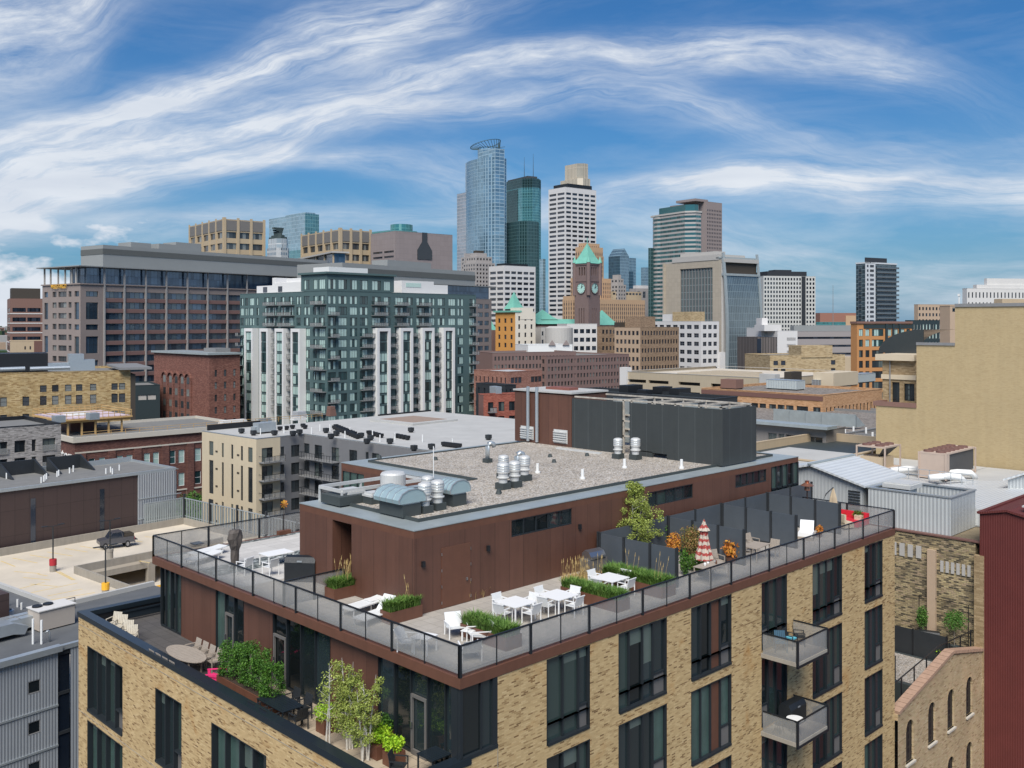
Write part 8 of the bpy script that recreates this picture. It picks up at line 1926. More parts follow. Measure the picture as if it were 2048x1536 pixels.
def planter(cx, cy, w_, d_, h_, label, dens=1.0, gh=.5, dry=None, z=ZD1, name='grass_planter', box='corten_plain', leaf='grass'):
    t = thing(name, label, 'planter', (cx,cy,z)); r = random.Random(int(cx*10)+int(cy*10))
    m_ = MB(); ring(m_, [(-w_/2,-d_/2),(w_/2,-d_/2),(w_/2,d_/2),(-w_/2,d_/2)], .03, 0, h_); m_.build('planter_box', M[box], t)
    m_ = MB(); m_.box(-w_/2+.04,w_/2-.04,-d_/2+.04,d_/2-.04,0,h_-.06); m_.build('soil', M['soil'], t)
    if dens:
        m_ = MB(); blades(m_, -w_/2+.05,w_/2-.05,-d_/2+.05,d_/2-.05,h_-.08,int(1500*w_*d_*dens),gh,r,.75,.016); m_.build('grass', M[leaf], t)
    if dry:
        m_ = MB(); 
        for k in range(dry[0]):
            x, y = r.uniform(*dry[1]), r.uniform(-d_/2+.1,d_/2-.1); hh = r.uniform(.6,1.15); a = r.uniform(0,6.28); tp = (x+.18*math.cos(a), y+.18*math.sin(a), h_+hh)
            m_.tube([(x,y,h_-.1),((x+tp[0])/2,(y+tp[1])/2,h_+hh*.6),tp], .006, 4); m_.tube([tp,(tp[0]+.03*math.cos(a),tp[1]+.03*math.sin(a),tp[2]+.2)], [.02,.004], 5)
        m_.build('seed_heads', M['drygrass'], t)
    return t
def pc(px, py, z=ZD1): return dp(px, py, z)
x, y = pc(694, 1190); planter(x, y, 1.9, .75, .5, 'rust steel grass planter with tall seed heads left of the flat sun loungers', dry=(26,(-.5,.8)))
x, y = pc(803, 1238); planter(x, y, 1.7, .7, .5, 'rust steel grass planter at the penthouse corner beside the raised lounger', dry=(4,(.3,.8)))
x, y = pc(981, 1282); planter(x, y, .85, 2.6, .5, 'rust steel grass planter behind the lounge chairs and front dining table')
x, y = pc(1189, 1206); planter(x, y, .85, 3.3, .5, 'long rust steel grass planter between the middle and back dining tables', gh=.45)
x, y = pc(1275, 1178); planter(x, y, 1.0, 3.6, .5, 'long grass planter against the first privacy divider', gh=.5, dry=(10,(-.4,.4)))
for px, py, lb, n in ((948,1196,'clump of dry seed grass by the penthouse door',24),(1150,1160,'clump of dry seed grass left of the stainless grill',30),(1180,1162,'thin dry seed grass in front of the stainless grill',18)):
    x, y = pc(px, py); m_ = MB(); r = random.Random(px)
    for k in range(n):
        xx, yy = r.uniform(-.8,.8), r.uniform(-.25,.25); hh = r.uniform(.5,1.05); tp = (xx+r.uniform(-.1,.1), yy, hh); m_.tube([(xx,yy,0),tp], .006, 4); m_.tube([tp,(tp[0],tp[1],tp[2]+.18)], [.02,.004], 5)
    blades(m_, -.8,.8,-.25,.25,0,160,.45,r); o = m_.build('dry_grass', M['drygrass']); o.location = (x,y,ZD1); tag(o, lb, 'plant')
def grill(px, py, rz, label, cover, z=ZD1, sc_=1.0):
    x, y = dp(px, py, z) if z == ZD1 else W(px, py, z); t = thing('grill', label, 'grill', (x,y,z), rz)
    if cover:
        m_ = MB(); pr = [(-.38,0),(.38,0),(.38,.92),(.30,1.08),(.05,1.2),(-.22,1.15),(-.40,.92)]; m_.extr([(-.75*sc_, a*sc_, b_*sc_) for a, b_ in pr], (1.5*sc_,0,0)); m_.build('cover', M['black_pvc'], t); m_ = MB(); m_.box(-.12*sc_,.12*sc_,-.42*sc_,-.38*sc_,.95*sc_,1.02*sc_); m_.build('label_plate', M['galv'], t)
    else:
        m_ = MB(); m_.box(-.65,.65,-.3,.3,0,.85); m_.build('cabinet', M['louver'], t); m_ = MB(); m_.extr([(-.5,-.32,.86),(-.5,.3,.86),(-.5,.3,1.1),(-.5,.1,1.28),(-.5,-.2,1.2),(-.5,-.34,1.0)], (1.0,0,0)); m_.build('lid', M['steel'], t); m_ = MB(); m_.box(-.45,.45,-.42,-.38,.95,.99); m_.build('handle', M['steel'], t)
grill(1187, 1150, math.radians(-5), 'stainless steel grill at the penthouse wall by the first divider', False)
grill(604, 1160, math.radians(-50), 'grill under a black cover at the left end of the penthouse wall', True)
# left deck: shrouded heater, table, chairs, wind spinner
x, y = dp(470, 1135); t = thing('covered_heater', 'tall patio heater under a creased grey brown cover on the left deck', 'patio heater', (x,y,ZD1), .4)
m_ = MB(); r = random.Random(3); n = 14; rows = []
for z, rr in ((0,.20),(.5,.22),(.9,.24),(1.15,.36),(1.5,.40),(1.8,.38),(1.92,.25)):
    rows.append([(rr*(1+r.uniform(-.18,.18))*math.cos(2*math.pi*k/n), rr*.8*(1+r.uniform(-.18,.18))*math.sin(2*math.pi*k/n), z+r.uniform(-.03,.03)) for k in range(n)])
for a, c in zip(rows, rows[1:]):
    for k in range(n): m_.face(a[k], a[(k+1)%n], c[(k+1)%n], c[k])
m_.face(*rows[-1]); m_.build('cover', plain('shroud', (.09,.075,.065), .7, var=.3, scale=4, bump=.5), t)
m_ = MB(); m_.lathe(0,0,[(.26,0),(.24,.08)],16); m_.build('foot', M['black'], t)
x, y = dp(553, 1128); table((x,y,ZD1), 0, 1.5, 1.0, .6, 'low white rectangular table over the pebble strip', name='deck_table')
x, y = dp(489, 1148); chair_white((x,y,ZD1), math.radians(-160), 'white armchair beside the covered heater on the left deck', 'white chairs on the left deck')
x, y = dp(541, 1150); chair_white((x,y,ZD1), math.radians(-170), 'white armchair in front of the low white table on the left deck', 'white chairs on the left deck')
x, y = dp(568, 1068); t = thing('wind_spinner', 'orange metal flower spinner on a thin pole in a small rust trough', 'wind spinner', (x,y,ZD1))
m_ = MB(); m_.box(-.4,.4,-.15,.15,0,.22); m_.build('trough', M['corten_plain'], t); m_ = MB(); m_.tube([(0,0,.2),(0,0,1.65)], .015, 5); m_.build('pole', M['corten_dark'], t)
m_ = MB()
for k in range(8): a = k*math.pi/4; m_.extr([(0,-.02,1.75),(.22*math.cos(a-.25),-.05,1.75+.22*math.sin(a-.25)),(.26*math.cos(a),-.03,1.75+.26*math.sin(a)),(.22*math.cos(a+.25),.02,1.75+.22*math.sin(a+.25))], (0,.02,0))
m_.build('petals', M['leaforange'], t)
# foliage helpers
def leaves(mb, c, rad, n, s, r, shell=.35, squash=1.0):
    for i in range(n):
        while True:
            p = Vector((r.uniform(-1,1), r.uniform(-1,1), r.uniform(-1,1)))
            if shell < p.length <= 1: break
        q = Vector((c[0]+p.x*rad[0], c[1]+p.y*rad[1], c[2]+p.z*rad[2])); a = Vector((r.gauss(0,1), r.gauss(0,1), r.gauss(0,1))).normalized(); b_ = a.cross(Vector((r.gauss(0,1), r.gauss(0,1), r.gauss(0,1)))).normalized(); ss = s*r.uniform(.6,1.3)
        mb.face(tuple(q-a*ss), tuple(q+b_*ss*.55), tuple(q+a*ss), tuple(q-b_*ss*.55))
def slim_tree(x, y, z, h, crown, stems, label, leafmat, n, s=.05, spread=.3, seed=1, base=.3, name='birch_tree', cat='tree', bark='birch', group=None):
    t = thing(name, label, cat, (x,y,z), 0, group); r = random.Random(seed); m_ = MB(); lf = MB()
    for k in range(stems):
        a = r.uniform(0,6.28); hh = h*r.uniform(.75,1.0); bx, by = r.uniform(-.15,.15), r.uniform(-.15,.15); tx_, ty_ = bx+math.cos(a)*spread, by+math.sin(a)*spread
        m_.tube([(bx,by,0),(bx+(tx_-bx)*.3,by+(ty_-by)*.3,hh*.4),(bx+(tx_-bx)*.7,by+(ty_-by)*.7,hh*.75),(tx_,ty_,hh)], [.035*h/3,.028*h/3,.016*h/3,.005], 6)
        for q in range(10):
            f = base+(.98-base)*q/10; ba = r.uniform(0,6.28); bl = crown*(1-.55*f)*r.uniform(.6,1.2); sx, sy, sz = bx+(tx_-bx)*f, by+(ty_-by)*f, hh*f; ex, ey, ez = sx+math.cos(ba)*bl, sy+math.sin(ba)*bl, sz+bl*.55
            m_.tube([(sx,sy,sz),(ex,ey,ez)], [.012*h/3,.003], 4)
            for w_ in range(3): u = .4+.3*w_; leaves(lf, (sx+(ex-sx)*u, sy+(ey-sy)*u, sz+(ez-sz)*u), (crown*.28,)*3, int(n/stems/30), s, r, 0)
    m_.build('trunk', M[bark], t); lf.build('crown', M[leafmat], t); return t
x, y = dp(1268, 1112); t = slim_tree(x, y, ZD1, 3.7, 1.0, 4, 'light green small tree in front of the penthouse wall behind the first divider', 'leaflight', 2400, .05, .35, 5, .25, name='small_tree'); r = random.Random(6); m_ = MB()
for k in range(150): z = r.uniform(.6,3.8); rr = (1.6 if z < 2.0 else 1.6*(4.2-z)/2.2)*r.uniform(.2,1); a = r.uniform(0,6.28); leaves(m_, (rr*math.cos(a), rr*math.sin(a), z), (.24,.24,.2), 95, .045, r, 0)
m_.build('outer_foliage', M['leaflight'], t)
x, y = dp(1322, 1098); t = thing('evergreen_shrub', 'dark columnar evergreen right of the small deck tree', 'shrub', (x,y,ZD1)); r = random.Random(4); m_ = MB(); leaves(m_, (0,0,1.0), (.4,.4,.95), 1300, .05, r, .3); m_.build('foliage', M['leafdark'], t); m_ = MB(); m_.tube([(0,0,0),(0,0,.8)], .04, 6); m_.build('stem', M['bark'], t)
def bush(px, py, z, rad, n, s, mat, label, name='shrub', pot=None, seed=2, cat='shrub', dz=0):
    x, y = W(px, py, z); t = thing(name, label, cat, (x,y,z)); r = random.Random(seed+px); m_ = MB(); ph = pot or 0
    for k in range(5): leaves(m_, (r.uniform(-.35,.35)*rad[0], r.uniform(-.35,.35)*rad[1], ph+rad[2]*r.uniform(.7,1.0)), (rad[0]*.75, rad[1]*.75, rad[2]*.8), n//5, s, r, .2)
    m_.build('foliage', M[mat], t)
    if pot: m_ = MB(); m_.lathe(0,0,[(rad[0]*.45,0),(rad[0]*.62,pot),(rad[0]*.5,pot+.01)],14); m_.build('pot', M['corten_plain'], t)
    else: m_ = MB(); m_.tube([(0,0,0),(0,0,rad[2])], .03, 5); m_.build('stem', M['bark'], t)
    return t
bush(1351, 1112, ZD1, (.5,.5,.75), 1100, .05, 'leaforange', 'orange flowering shrub behind the second divider', seed=1)
bush(1385, 1112, ZD1, (.75,.6,.95), 2200, .05, 'leafred', 'feathery red green maple shrub left of the closed parasol')
bush(1390, 1140, ZD1, (.6,.7,.5), 1500, .05, 'grass', 'low bright green shrub under the closed parasol')
bush(1368, 1150, ZD1, (.3,.35,.8), 1200, .045, 'leafdark', 'dark green climbing shrub at the end of the first divider')
bush(1465, 1125, ZD1, (.6,.5,.5), 420, .10, 'leaforange', 'orange croton plant between the closed parasol and the second divider', pot=.3)
bush(1354, 1100, ZD1, (.3,.3,.4), 160, .09, 'leaftree', 'spiky green plant beside the orange flowering shrub')
# closed parasol
x, y = dp(1408, 1150); t = thing('parasol', 'closed red and white patterned parasol with a pointed top', 'parasol', (x,y,ZD1)); m_ = MB(); m_.tube([(0,0,0),(0,0,2.75)], .025, 6); m_.build('pole', M['bark'], t)
def para():
    m2, g, bb = base_mat('parasol_cloth', .8); tt = g.n('ShaderNodeTexCoord').outputs['Object']; X_, Y_, Z_ = g.xyz(tt)[0:3]
    n1 = g.noise(tt, 9, 2, .5); f = g.m('GREATER_THAN', g.m('ADD', g.m('SINE', g.m('MULTIPLY', Z_, 19.0)), g.m('MULTIPLY', g.m('SUBTRACT', n1, .5), 5.0)), .1)
    g.put(bb.inputs['Base Color'], g.mix(f, (.50,.42,.34,1), (.33,.05,.04,1))); return m2
M['para'] = para(); r = random.Random(8); m_ = MB(); n = 16; rows = []
for z, rr in ((.75,.36),(1.0,.33),(1.35,.25),(1.7,.20),(1.9,.16),(2.15,.15),(2.2,.24),(2.45,.10),(2.72,.02)): rows.append([(rr*(1+.28*(k%2))*math.cos(2*math.pi*k/n), rr*(1+.28*(k%2))*math.sin(2*math.pi*k/n), z+.05*(k%2)*(1 if z < 1 else 0)) for k in range(n)])
for a, c in zip(rows, rows[1:]):
    for k in range(n): m_.face(a[k], a[(k+1)%n], c[(k+1)%n], c[k])
m_.build('canopy', M['para'], t); m_ = MB(); m_.lathe(0,0,[(.3,0),(.28,.1)],16); m_.build('base', M['black'], t)
def wchair(px, py, z, rz, label, group, mat='wood_grey', loc=None):
    x, y = loc or W(px, py, z); t = thing('wooden_chair' if mat == 'wood_grey' else 'garden_chair', label, 'chair', (x,y,z), rz, group)
    m_ = MB(); 
    for i in range(6): m_.box(-.26+i*.088,-.26+i*.088+.075,-.24,.24,.42,.445)
    m_.build('seat', M[mat], t); m_ = MB()
    for i in range(6): u = -.26+i*.088; m_.extr([(u,.22,.47),(u+.075,.22,.47),(u+.075,.33,.92),(u,.33,.92)], (0,.02,0))
    m_.build('backrest', M[mat], t)
    for sx in (-1,1):
        for sy in (-.24,.25): m_ = MB(); m_.bar((sx*.28,sy,0),(sx*.28,sy,.65), .04); m_.build('leg', M[mat], t)
        m_ = MB(); m_.bar((sx*.28,-.26,.66),(sx*.28,.28,.66), .055,.03); m_.build('armrest', M[mat], t)
    return t
x, y = dp(1423, 1160); table((x,y,ZD1), .05, 1.8, .95, .74, 'grey slatted wooden table set with small pots beside the closed parasol', 'wood_grey', slats=9, name='wooden_table')
for i, (a, c, rr, hh) in enumerate(((-.4,.1,.07,.14),(.0,.2,.06,.1),(.25,-.1,.05,.18),(.5,.1,.08,.09))):
    o = MB(); o.lathe(0,0,[(rr*.7,0),(rr,hh*.6),(rr*.6,hh)],10); o = o.build('pot', M[('white2','white2','corten_plain','galv')[i]]); o.location = (x+a,y+c,ZD1+.742); tag(o, ('round white teapot on the slatted table','white bowl on the slatted table','small terracotta pot on the slatted table','silver dish on the slatted table')[i], 'tableware')
wchair(1434, 1138, ZD1, -.3, 'grey wooden chair behind the slatted table by the closed parasol', 'wooden chairs between the dividers')
x, y = dp(1512, 1118); table((x,y,ZD1), .1, 1.6, .9, .74, 'wooden table between the second and third dividers', 'wood_grey', slats=8, name='wooden_table')
wchair(1505, 1102, ZD1, -.1, 'grey wooden chair behind the table between the second and third dividers', 'wooden chairs between the dividers'); wchair(1488, 1120, ZD1, 1.5, 'grey wooden chair at the left end of the table between the dividers', 'wooden chairs between the dividers'); wchair(1545, 1115, ZD1, -1.5, 'grey wooden chair at the right end of the table between the dividers', 'wooden chairs between the dividers')
# beyond the third divider
x, y = dp(1612, 1078); t = thing('lounge_chair', 'white cushioned lounge seat beyond the third divider', 'lounge chair', (x,y,ZD1), -1.2); m_ = MB(); m_.box(-.4,.4,-.4,.4,.2,.42); m_.build('seat', M['white2'], t); m_ = MB(); m_.extr([(-.38,.28,.42),(.38,.28,.42),(.38,.5,.98),(-.38,.5,.98)], (0,.12,0)); m_.build('backrest', M['white2'], t); m_ = MB(); m_.box(-.42,.42,-.4,.5,0,.2); m_.build('base', M['wood_grey'], t)
bush(1638, 1074, ZD1, (.3,.3,.25), 300, .05, 'leaforange', 'small yellowish plant beside the white lounge seat', pot=.25)
P('copper_shiny', (.45,.2,.12), .3, metal=.7)
x, y = W(1615, 1010, ZD1+.1); x, y = 56.2, 30.4; t = thing('patio_heater', 'copper topped patio heater behind the fourth divider', 'patio heater', (x,y,ZD1)); m_ = MB(); m_.tube([(0,0,0),(0,0,1.9)], .04, 8); m_.build('pole', M['corten_dark'], t); m_ = MB(); m_.lathe(0,0,[(.18,1.75),(.15,2.0),(.42,2.05),(.12,2.25),(.16,2.35),(.05,2.38)],16); m_.build('heater_head', M['copper_shiny'], t); m_ = MB(); m_.lathe(0,0,[(.24,0),(.24,.5),(.2,.52)],16); m_.build('base', M['corten_dark'], t)
# end bay: cantilever parasol, red sofa, topiary
x, y = 54.4, 28.6; t = thing('cantilever_parasol', 'closed beige parasol hanging from a curved dark arm beside the red sofa', 'parasol', (x,y,ZD1))
m_ = MB(); pts = [(0,0,0),(-.02,.02,.7),(.1,-.05,1.35),(.45,-.2,1.95),(.95,-.4,2.3)]; m_.tube(pts, .035, 6); m_.tube([(.1,-.05,1.35),(.5,-.22,1.5),(.62,-.27,1.1)], .025, 6); m_.build('arm', M['black_metal2'], t)
m_ = MB(); n = 12; rows = []
for z, rr in ((.75,.20),(1.2,.24),(1.7,.18),(2.25,.04)): rows.append([(.95+rr*(1+.25*(k%2))*math.cos(2*math.pi*k/n), -.4+rr*(1+.25*(k%2))*math.sin(2*math.pi*k/n), z) for k in range(n)])
for a, c in zip(rows, rows[1:]):
    for k in range(n): m_.face(a[k], a[(k+1)%n], c[(k+1)%n], c[k])
m_.build('canopy', M['beige'], t); m_ = MB(); m_.box(-.35,.35,-.35,.35,0,.1); m_.build('base', M['black'], t)
P('sofa_red', (.55,.012,.03), .8)
t = thing('sofa', 'bright red corner sofa with a cream cushion at the far end of the deck', 'sofa', (56.0,27.6,ZD1)); t.scale = (.85,.85,.8); m_ = MB(); m_.box(-.9,.9,-1.2,1.3,.12,.45); m_.build('seat', M['sofa_red'], t); m_ = MB(); m_.box(.62,.9,-1.2,1.3,.45,.95); m_.box(-.9,.62,1.05,1.3,.45,.95); m_.build('backrest', M['sofa_red'], t); m_ = MB(); m_.box(.2,.6,-.9,-.4,.45,.8); m_.build('cushion', M['cream'], t); m_ = MB(); m_.box(-.88,.88,-1.18,1.28,0,.12); m_.build('base', M['wood_grey'], t)
bush(1694, 1044, ZD1, (.28,.28,.28), 700, .035, 'leafdark', 'clipped topiary ball on a tall stem by the fourth divider', name='topiary', pot=.3, seed=3)
bush(1718, 1050, ZD1, (.35,.35,.32), 700, .04, 'leafdark', 'round green shrub in front of the cantilever parasol', pot=.35, seed=5)
t = thing('armchair', 'cream armchair between the round shrub and the red sofa', 'chair', (54.9,27.2,ZD1), 1.2); m_ = MB(); m_.box(-.35,.35,-.35,.35,.1,.42); m_.build('seat', M['cream'], t); m_ = MB(); m_.box(-.35,.35,.25,.38,.42,.9); m_.build('backrest', M['cream'], t)
# ================================================================ lower left terrace
ZTt = ZT+.004
def tp(px, py): return W(px, py, ZTt)
t = thing('oval_table', 'weathered oval teak table with eight chairs on the lower terrace', 'table', (*tp(372, 1338),ZTt), math.radians(0)); 
m_ = MB(); nb = 15
for i in range(nb):
    y0_ = -1.5+3.0*i/nb; y1_ = y0_+3.0/nb-.02; f = lambda q: .6*math.sqrt(max(0, 1-(q/1.53)**2)); a, c = f(y0_), f(y1_); m_.prism([(-a,y0_),(a,y0_),(c,y1_),(-c,y1_)], .70, .73)
m_.build('tabletop', M['wood_grey'], t)
m_ = MB()
for i in range(32): t0, t1 = 2*math.pi*i/32, 2*math.pi*(i+1)/32; m_.bar((.6*math.cos(t0),1.53*math.sin(t0),.715),(.6*math.cos(t1),1.53*math.sin(t1),.715), .07,.04)
m_.build('rim', M['wood_grey'], t)
for sx in (-.3,.3):
    for sy in (-.9,.9): m_ = MB(); m_.box(sx-.035,sx+.035,sy-.035,sy+.035,0,.7); m_.build('leg', M['wood_grey'], t)
cx_, cy_ = t.location.x, t.location.y
for i in range(4):
    yy = cy_-1.05+i*.7
    wchair(0,0,ZTt,-math.pi/2, ('nearest','second','third','farthest')[i]+' slatted chair on the wall side of the oval table', 'slatted chairs round the oval table', loc=(cx_+.85,yy)); wchair(0,0,ZTt,math.pi/2, ('nearest','second','third','farthest')[i]+' slatted chair on the parapet side of the oval table', 'slatted chairs round the oval table', loc=(cx_-.85,yy))
P('teak_pale', (.52,.47,.38), .8, var=.12, scale=5)
for i, (px, py) in enumerate(((228,1262),(240,1268),(253,1280),(262,1290))): wchair(px, py, ZTt, math.radians(-60+8*i), ('leftmost','second','third','rightmost')[i]+' of the four pale wooden chairs in the corner of the lower terrace', 'pale wooden chairs in the terrace corner', 'teak_pale')
P('pink', (.72,.035,.17), .5)
x, y = tp(432, 1368); t = thing('adirondack_chair', 'bright pink reclining garden chair left of the hedge', 'chair', (x,y,ZTt), math.radians(-125))
m_ = MB()
for i in range(5): u = -.28+i*.115; m_.extr([(u,-.35,.40),(u+.1,-.35,.40),(u+.1,.3,.22),(u,.3,.22)], (0,0,.025))
m_.build('seat', M['pink'], t); m_ = MB()
for i in range(5): u = -.28+i*.115; m_.extr([(u,.26,.24),(u+.1,.26,.24),(u+.1,.62,1.0),(u,.62,1.0)], (0,.025,0))
m_.build('backrest', M['pink'], t)
for sx in (-1,1):
    m_ = MB(); m_.box(sx*.36-.06,sx*.36+.06,-.42,.4,.54,.565); m_.build('armrest', M['pink'], t); m_ = MB(); m_.box(sx*.34-.03,sx*.34+.03,-.4,-.28,0,.54); m_.build('leg', M['pink'], t); m_ = MB(); m_.bar((sx*.34,-.2,.36),(sx*.34,.6,.04),.05,.1); m_.build('leg', M['pink'], t)
# arborvitae hedge in a rust planter
hx_, hy_ = W(502, 1400, ZTt)
t = thing('planter', 'long rust steel planter under the evergreen hedge', 'planter', (hx_,hy_,ZTt)); m_ = MB(); m_.box(-.45,.45,-2.2,2.2,0,.62); m_.build('planter_box', M['corten_plain'], t); m_ = MB(); m_.box(-.4,.4,-2.15,2.15,.62,.64); m_.build('soil', M['soil'], t)
for i in range(5):
    r = random.Random(20+i); yy = hy_-1.75+i*.88; t = thing('evergreen_hedge_shrub', ('nearest','second','third','fourth','farthest')[i]+' bushy evergreen of the hedge in the rust planter', 'hedge shrub', (hx_,yy,ZTt+.6), 0, 'evergreens of the terrace hedge')
    hgt = (1.55,1.75,1.9,1.65,1.5)[i]; m_ = MB(); m_.tube([(0,0,0),(0,0,hgt*.7)], .04, 6); m_.build('stem', M['bark'], t); m_ = MB()
    for k in range(38):
        z = r.uniform(.15,1)*hgt*.92; rr = .50*(1-.55*max(0,(z/hgt-.5)*2)**2); a = r.uniform(0,6.28); leaves(m_, (rr*.8*math.cos(a), rr*.8*math.sin(a), z), (.19,.19,.24), 85, .04, r, .2)
    m_.build('foliage', M['leafdark'], t)
# dark table with chairs
x, y = tp(560, 1440); t = table((x,y,ZTt), 0, 1.0, 2.0, .74, 'dark slate coloured slatted table right of the hedge', 'cap', slats=8, name='dark_table')
for i, (ox, oy, rz) in enumerate(((-.75,-.5,math.pi/2),(-.75,.4,math.pi/2),(.75,-.5,-math.pi/2),(.75,.4,-math.pi/2),(.05,-1.3,math.pi))): wchair(0,0,ZTt,rz, ('dark chair at the near parapet side of the slate table','dark chair at the far parapet side of the slate table','dark chair at the near wall side of the slate table','dark chair at the far wall side of the slate table','dark chair at the near end of the slate table')[i], 'dark chairs round the slate table', 'black_metal2', (x+ox,y+oy))
# birches and lime shrubs
for i, (X_, Y_, h_, n_, lb) in enumerate(((*W(655,1492,ZTt),3.5,900,'slim white stemmed birch with few leaves, leftmost on the terrace'),(*W(700,1500,ZTt),3.6,6000,'leafy multi stemmed birch, middle of the terrace group'),(*W(728,1520,ZTt),3.2,4500,'shorter leafy birch, nearest of the terrace group'))):
    slim_tree(X_, Y_, ZTt, h_, .62, (2,5,4)[i], lb, 'leaflight', n_, .042, .28, 31+i, .3 if i == 0 else .22, group='birches on the lower terrace')
def lime(X_, Y_, w_, h_, label, n=900, seed=0, mat='leaflime'):
    t = thing('coleus_planter', label, 'planter', (X_,Y_,ZTt)); r = random.Random(seed); m_ = MB(); m_.box(-.3,.3,-.3,.3,0,.5); m_.build('planter_box', M['corten_plain'], t); m_ = MB()
    for k in range(7): leaves(m_, (r.uniform(-.28,.28)*w_, r.uniform(-.28,.28)*w_, .55+r.uniform(.1,.5)*h_), (.3*w_,.3*w_,.3*h_), n//7, .055, r, .15)
    m_.build('foliage', M[mat], t)
lime(*W(653,1462,ZTt),.9,.7,'lime green leafy planter behind the leftmost birch',800,1); lime(*W(757,1512,ZTt),1.0,.75,'lime green leafy planter at the foot of the near birches',1000,2); lime(*W(788,1528,ZTt),.9,.6,'brightest lime green planter nearest the deck corner',1000,3)
lime(*W(775,1482,ZTt),.8,.7,'dark green leafy planter against the glass wall',900,4,'leafdark'); lime(*W(822,1480,ZTt),.7,.7,'dark green leafy planter beside the glass door',900,5,'leafdark')
x, y = 20.7, 25.9; wchair(0,0,ZTt,.6,'dark chair at the near end of the terrace beside the lime planter','dark chairs at the near corner','black_metal2',W(798,1555,ZTt))
table((*W(868,1548,ZTt),ZTt), 0, .9, .9, .74, 'blue grey slatted table in the near corner of the lower terrace', 'cap', slats=8, name='dark_table')
# ================================================================ balconies
zb1 = 28.7
def bchair(X_, Y_, rz, label, mat): wchair(0,0,zb1,rz,label,'chairs on the upper balcony',mat,(X_,Y_))
P('bluecush', (.10,.40,.50), .8); P('bluechair', (.03,.09,.14), .6)
bchair(43.0,24.7,-.9,'dark blue folding chair at the left of the upper balcony','bluechair'); bchair(43.8,24.6,.1,'dark chair with pale blue cushion on the upper balcony','black_metal2'); bchair(44.5,24.5,.6,'dark chair at the right of the upper balcony','black_metal2')
o = MB(); o.box(-.22,.22,-.22,.22,0,.07); o = o.build('seat_cushion', M['bluecush']); o.location = (43.8,24.6,zb1+.45); tag(o, 'pale blue cushion on the middle chair of the upper balcony', 'cushion')
zb2 = 28.7-PIT; t = thing('grill', 'grill under a black cover on the lower balcony', 'grill', (44.0,24.6,zb2), 0); m_ = MB(); pr = [(-.35,0),(.35,0),(.35,.95),(.25,1.12),(-.2,1.12),(-.35,.9)]; m_.extr([(-.75,a,c) for a, c in pr], (1.5,0,0)); m_.build('cover', M['black_pvc'], t); m_ = MB(); m_.box(-.1,.1,-.38,-.35,.9,.96); m_.build('label_plate', M['galv'], t)
t = thing('round_table', 'small round white table on the lower balcony', 'table', (43.0,23.9,zb2)); m_ = MB(); m_.lathe(0,0,[(.42,.70),(.42,.73)],20); m_.build('tabletop', M['white2'], t)
for a in (0,1.57,3.14,4.71): m_ = MB(); m_.bar((.1*math.cos(a),.1*math.sin(a),.7),(.32*math.cos(a),.32*math.sin(a),0), .025); m_.build('leg', M['black_metal2'], t)
t = thing('wire_chair', 'dark wire chair beside the round white table on the lower balcony', 'chair', (42.5,24.5,zb2)); m_ = MB(); m_.lathe(0,0,[(.22,.42),(.22,.45)],12); m_.build('seat', M['black_metal2'], t)
for a in (.8,2.4,3.9,5.5): m_ = MB(); m_.bar((.15*math.cos(a),.15*math.sin(a),.42),(.26*math.cos(a),.26*math.sin(a),0), .02); m_.build('leg', M['black_metal2'], t)
# ================================================================ small terrace at right: plants and grill
zs = 21.91
def sb(X_, Y_, rad, n, s, mat, label, name='shrub', pot=.35, h0=0):
    t = thing(name, label, 'shrub' if name != 'small_tree' else 'tree', (X_,Y_,zs)); r = random.Random(int(X_*31+Y_*7)); m_ = MB()
    for k in range(6): leaves(m_, (r.uniform(-.4,.4)*rad[0], r.uniform(-.4,.4)*rad[1], pot+h0+rad[2]*r.uniform(.6,1.1)), (rad[0]*.7,rad[1]*.7,rad[2]*.75), n//6, s, r, .2)
    m_.build('foliage', M[mat], t); m_ = MB(); m_.lathe(0,0,[(.2,0),(.28,pot),(.22,pot+.01)],12); m_.build('pot', M['curb'], t)
    if h0: m_ = MB(); m_.tube([(0,0,pot),(0,0,pot+h0+rad[2])], .04, 6); m_.build('trunk', M['bark'], t)
sb(70.3,28.9,(.55,.45,1.0),1200,.06,'leaftree','tall green climbing shrub against the old brick wall','climbing_shrub',.4,.5); sb(69.6,26.4,(1.0,.9,.9),1800,.06,'leaftree','wide grey green tree in the corner of the small terrace','small_tree',.4,1.0)
sb(68.9,29.3,(.4,.4,.3),500,.05,'flowerwhite','white flowering pot left of the covered grill on the small terrace','flower_pot'); sb(68.5,26.9,(.4,.35,.35),500,.05,'flowerwhite','white flowering pot right of the covered grill on the small terrace','flower_pot'); sb(67.0,26.3,(.4,.4,.3),500,.05,'leaflime','lime green shrub at the terrace railing','shrub')
sb(69.8,30.3,(.3,.3,.3),250,.05,'leafred','small red plant beside the grey cabinet','shrub')
t = thing('grill', 'grill under a black cover in the middle of the small terrace', 'grill', (69.2,28.0,zs), -1.2); m_ = MB(); m_.extr([(-.7,a,c) for a, c in pr], (1.4,0,0)); m_.build('cover', M['black_pvc'], t); m_ = MB(); m_.box(-.1,.1,-.38,-.35,.9,.96); m_.build('label_plate', M['galv'], t)
t = thing('cabinet', 'tall grey metal cabinet at the left of the small terrace', 'cabinet', (69.3,31.2,zs)); m_ = MB(); m_.box(-.35,.35,-.35,.35,0,1.9); m_.build('body', M['fr_grey'], t); m_ = MB(); m_.box(-.37,-.35,-.3,.3,.1,1.8); m_.build('door', M['louver'], t)
table((68.0,28.2,zs), .2, 1.3, .8, .5, 'low grey table with pots on the small terrace', 'fr_grey', name='deck_table')
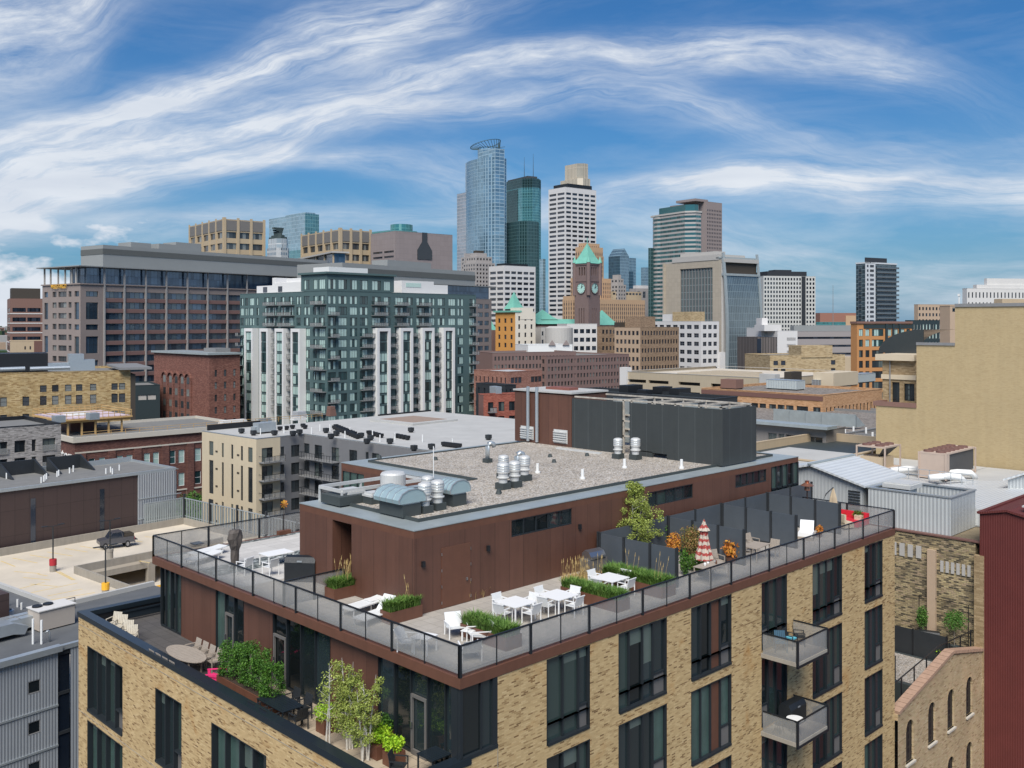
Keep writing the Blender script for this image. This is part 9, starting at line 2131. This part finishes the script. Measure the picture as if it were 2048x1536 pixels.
t = thing('trellis', 'thin black trellis frame on the old brick wall', 'trellis', (71.0,27.9,zs)); m_ = MB(); m_.bar((.1,1.6,0),(.1,1.6,3.0),.04); m_.bar((.1,-1.9,0),(.1,-1.9,3.0),.04); m_.bar((.1,1.6,3.0),(.1,-1.9,3.0),.04); m_.build('frame', M['black'], t)
# ================================================================ street trees and a parked car seen in gaps
def street_tree(X_, Y_, h_, cr, label, seed, n=5200):
    t = thing('street_tree', label, 'tree', (X_,Y_,0), 0, 'street trees'); r = random.Random(seed); m_ = MB(); m_.tube([(0,0,0),(.1,0,h_*.35),(0,.1,h_*.7)], [.28,.22,.08], 8)
    lf = MB()
    for k in range(9): a = r.uniform(0,6.28); e = (math.cos(a)*cr*.6, math.sin(a)*cr*.6, h_*r.uniform(.6,.9)); m_.tube([(0,0,h_*.4),e], [.1,.02], 5)
    for k in range(30):
        a = r.uniform(0,6.28); q = r.random()**.5; leaves(lf, (math.cos(a)*cr*q*.85, math.sin(a)*cr*q*.85, h_*(.5+.45*r.random()*(1-.4*q))), (cr*.3,cr*.3,cr*.24), n//30, .24, r, .25)
    m_.build('trunk', M['bark'], t); lf.build('crown', M['leaftree'], t)
x, y = PD(383, 186); street_tree(x, y, 13.8, 5.2, 'green street tree in the gap between the brown brick factory and the cream block', 1)
x, y = PD(372, 178); street_tree(x, y, 11.5, 4.0, 'lower street tree at the left of the gap beside the grey metal end', 2)
x, y = PD(1229, 265); street_tree(x, y, 28, 6, 'distant green street tree beyond the red canopy roof', 3)
x, y = W(397, 1048, 6); t = thing('parked_car', 'dark parked car glimpsed beyond the metal fence', 'car', (x, y, 6), 1.2); m_ = MB(); m_.extr([(-2.2,-.85,.3),(2.2,-.85,.3),(2.2,-.85,.8),(1.2,-.85,.9),(.7,-.85,1.4),(-1.0,-.85,1.4),(-1.7,-.85,.9),(-2.2,-.85,.85)], (0,1.7,0)); m_.build('body', M['truckpaint'], t); m_ = MB(); m_.extr([(1.1,-.87,.92),(.65,-.87,1.33),(-.95,-.87,1.33),(-1.5,-.87,.92)], (0,1.74,0)); m_.build('side_window', M['g_navy'], t)
for a in (-1.4,1.4):
    for c in (-.8,.8): m_ = MB(); m_.tube([(a,c-.1,.32),(a,c+.1,.32)], .32, 12); m_.build('wheel', M['tyre'], t)
o = MB((x,y,0)); o.box(x-30,x+8,y-12,y+30,0,5.95); o = o.build('street_deck', M['concrete'], kind='structure'); o.location = (x,y,0)
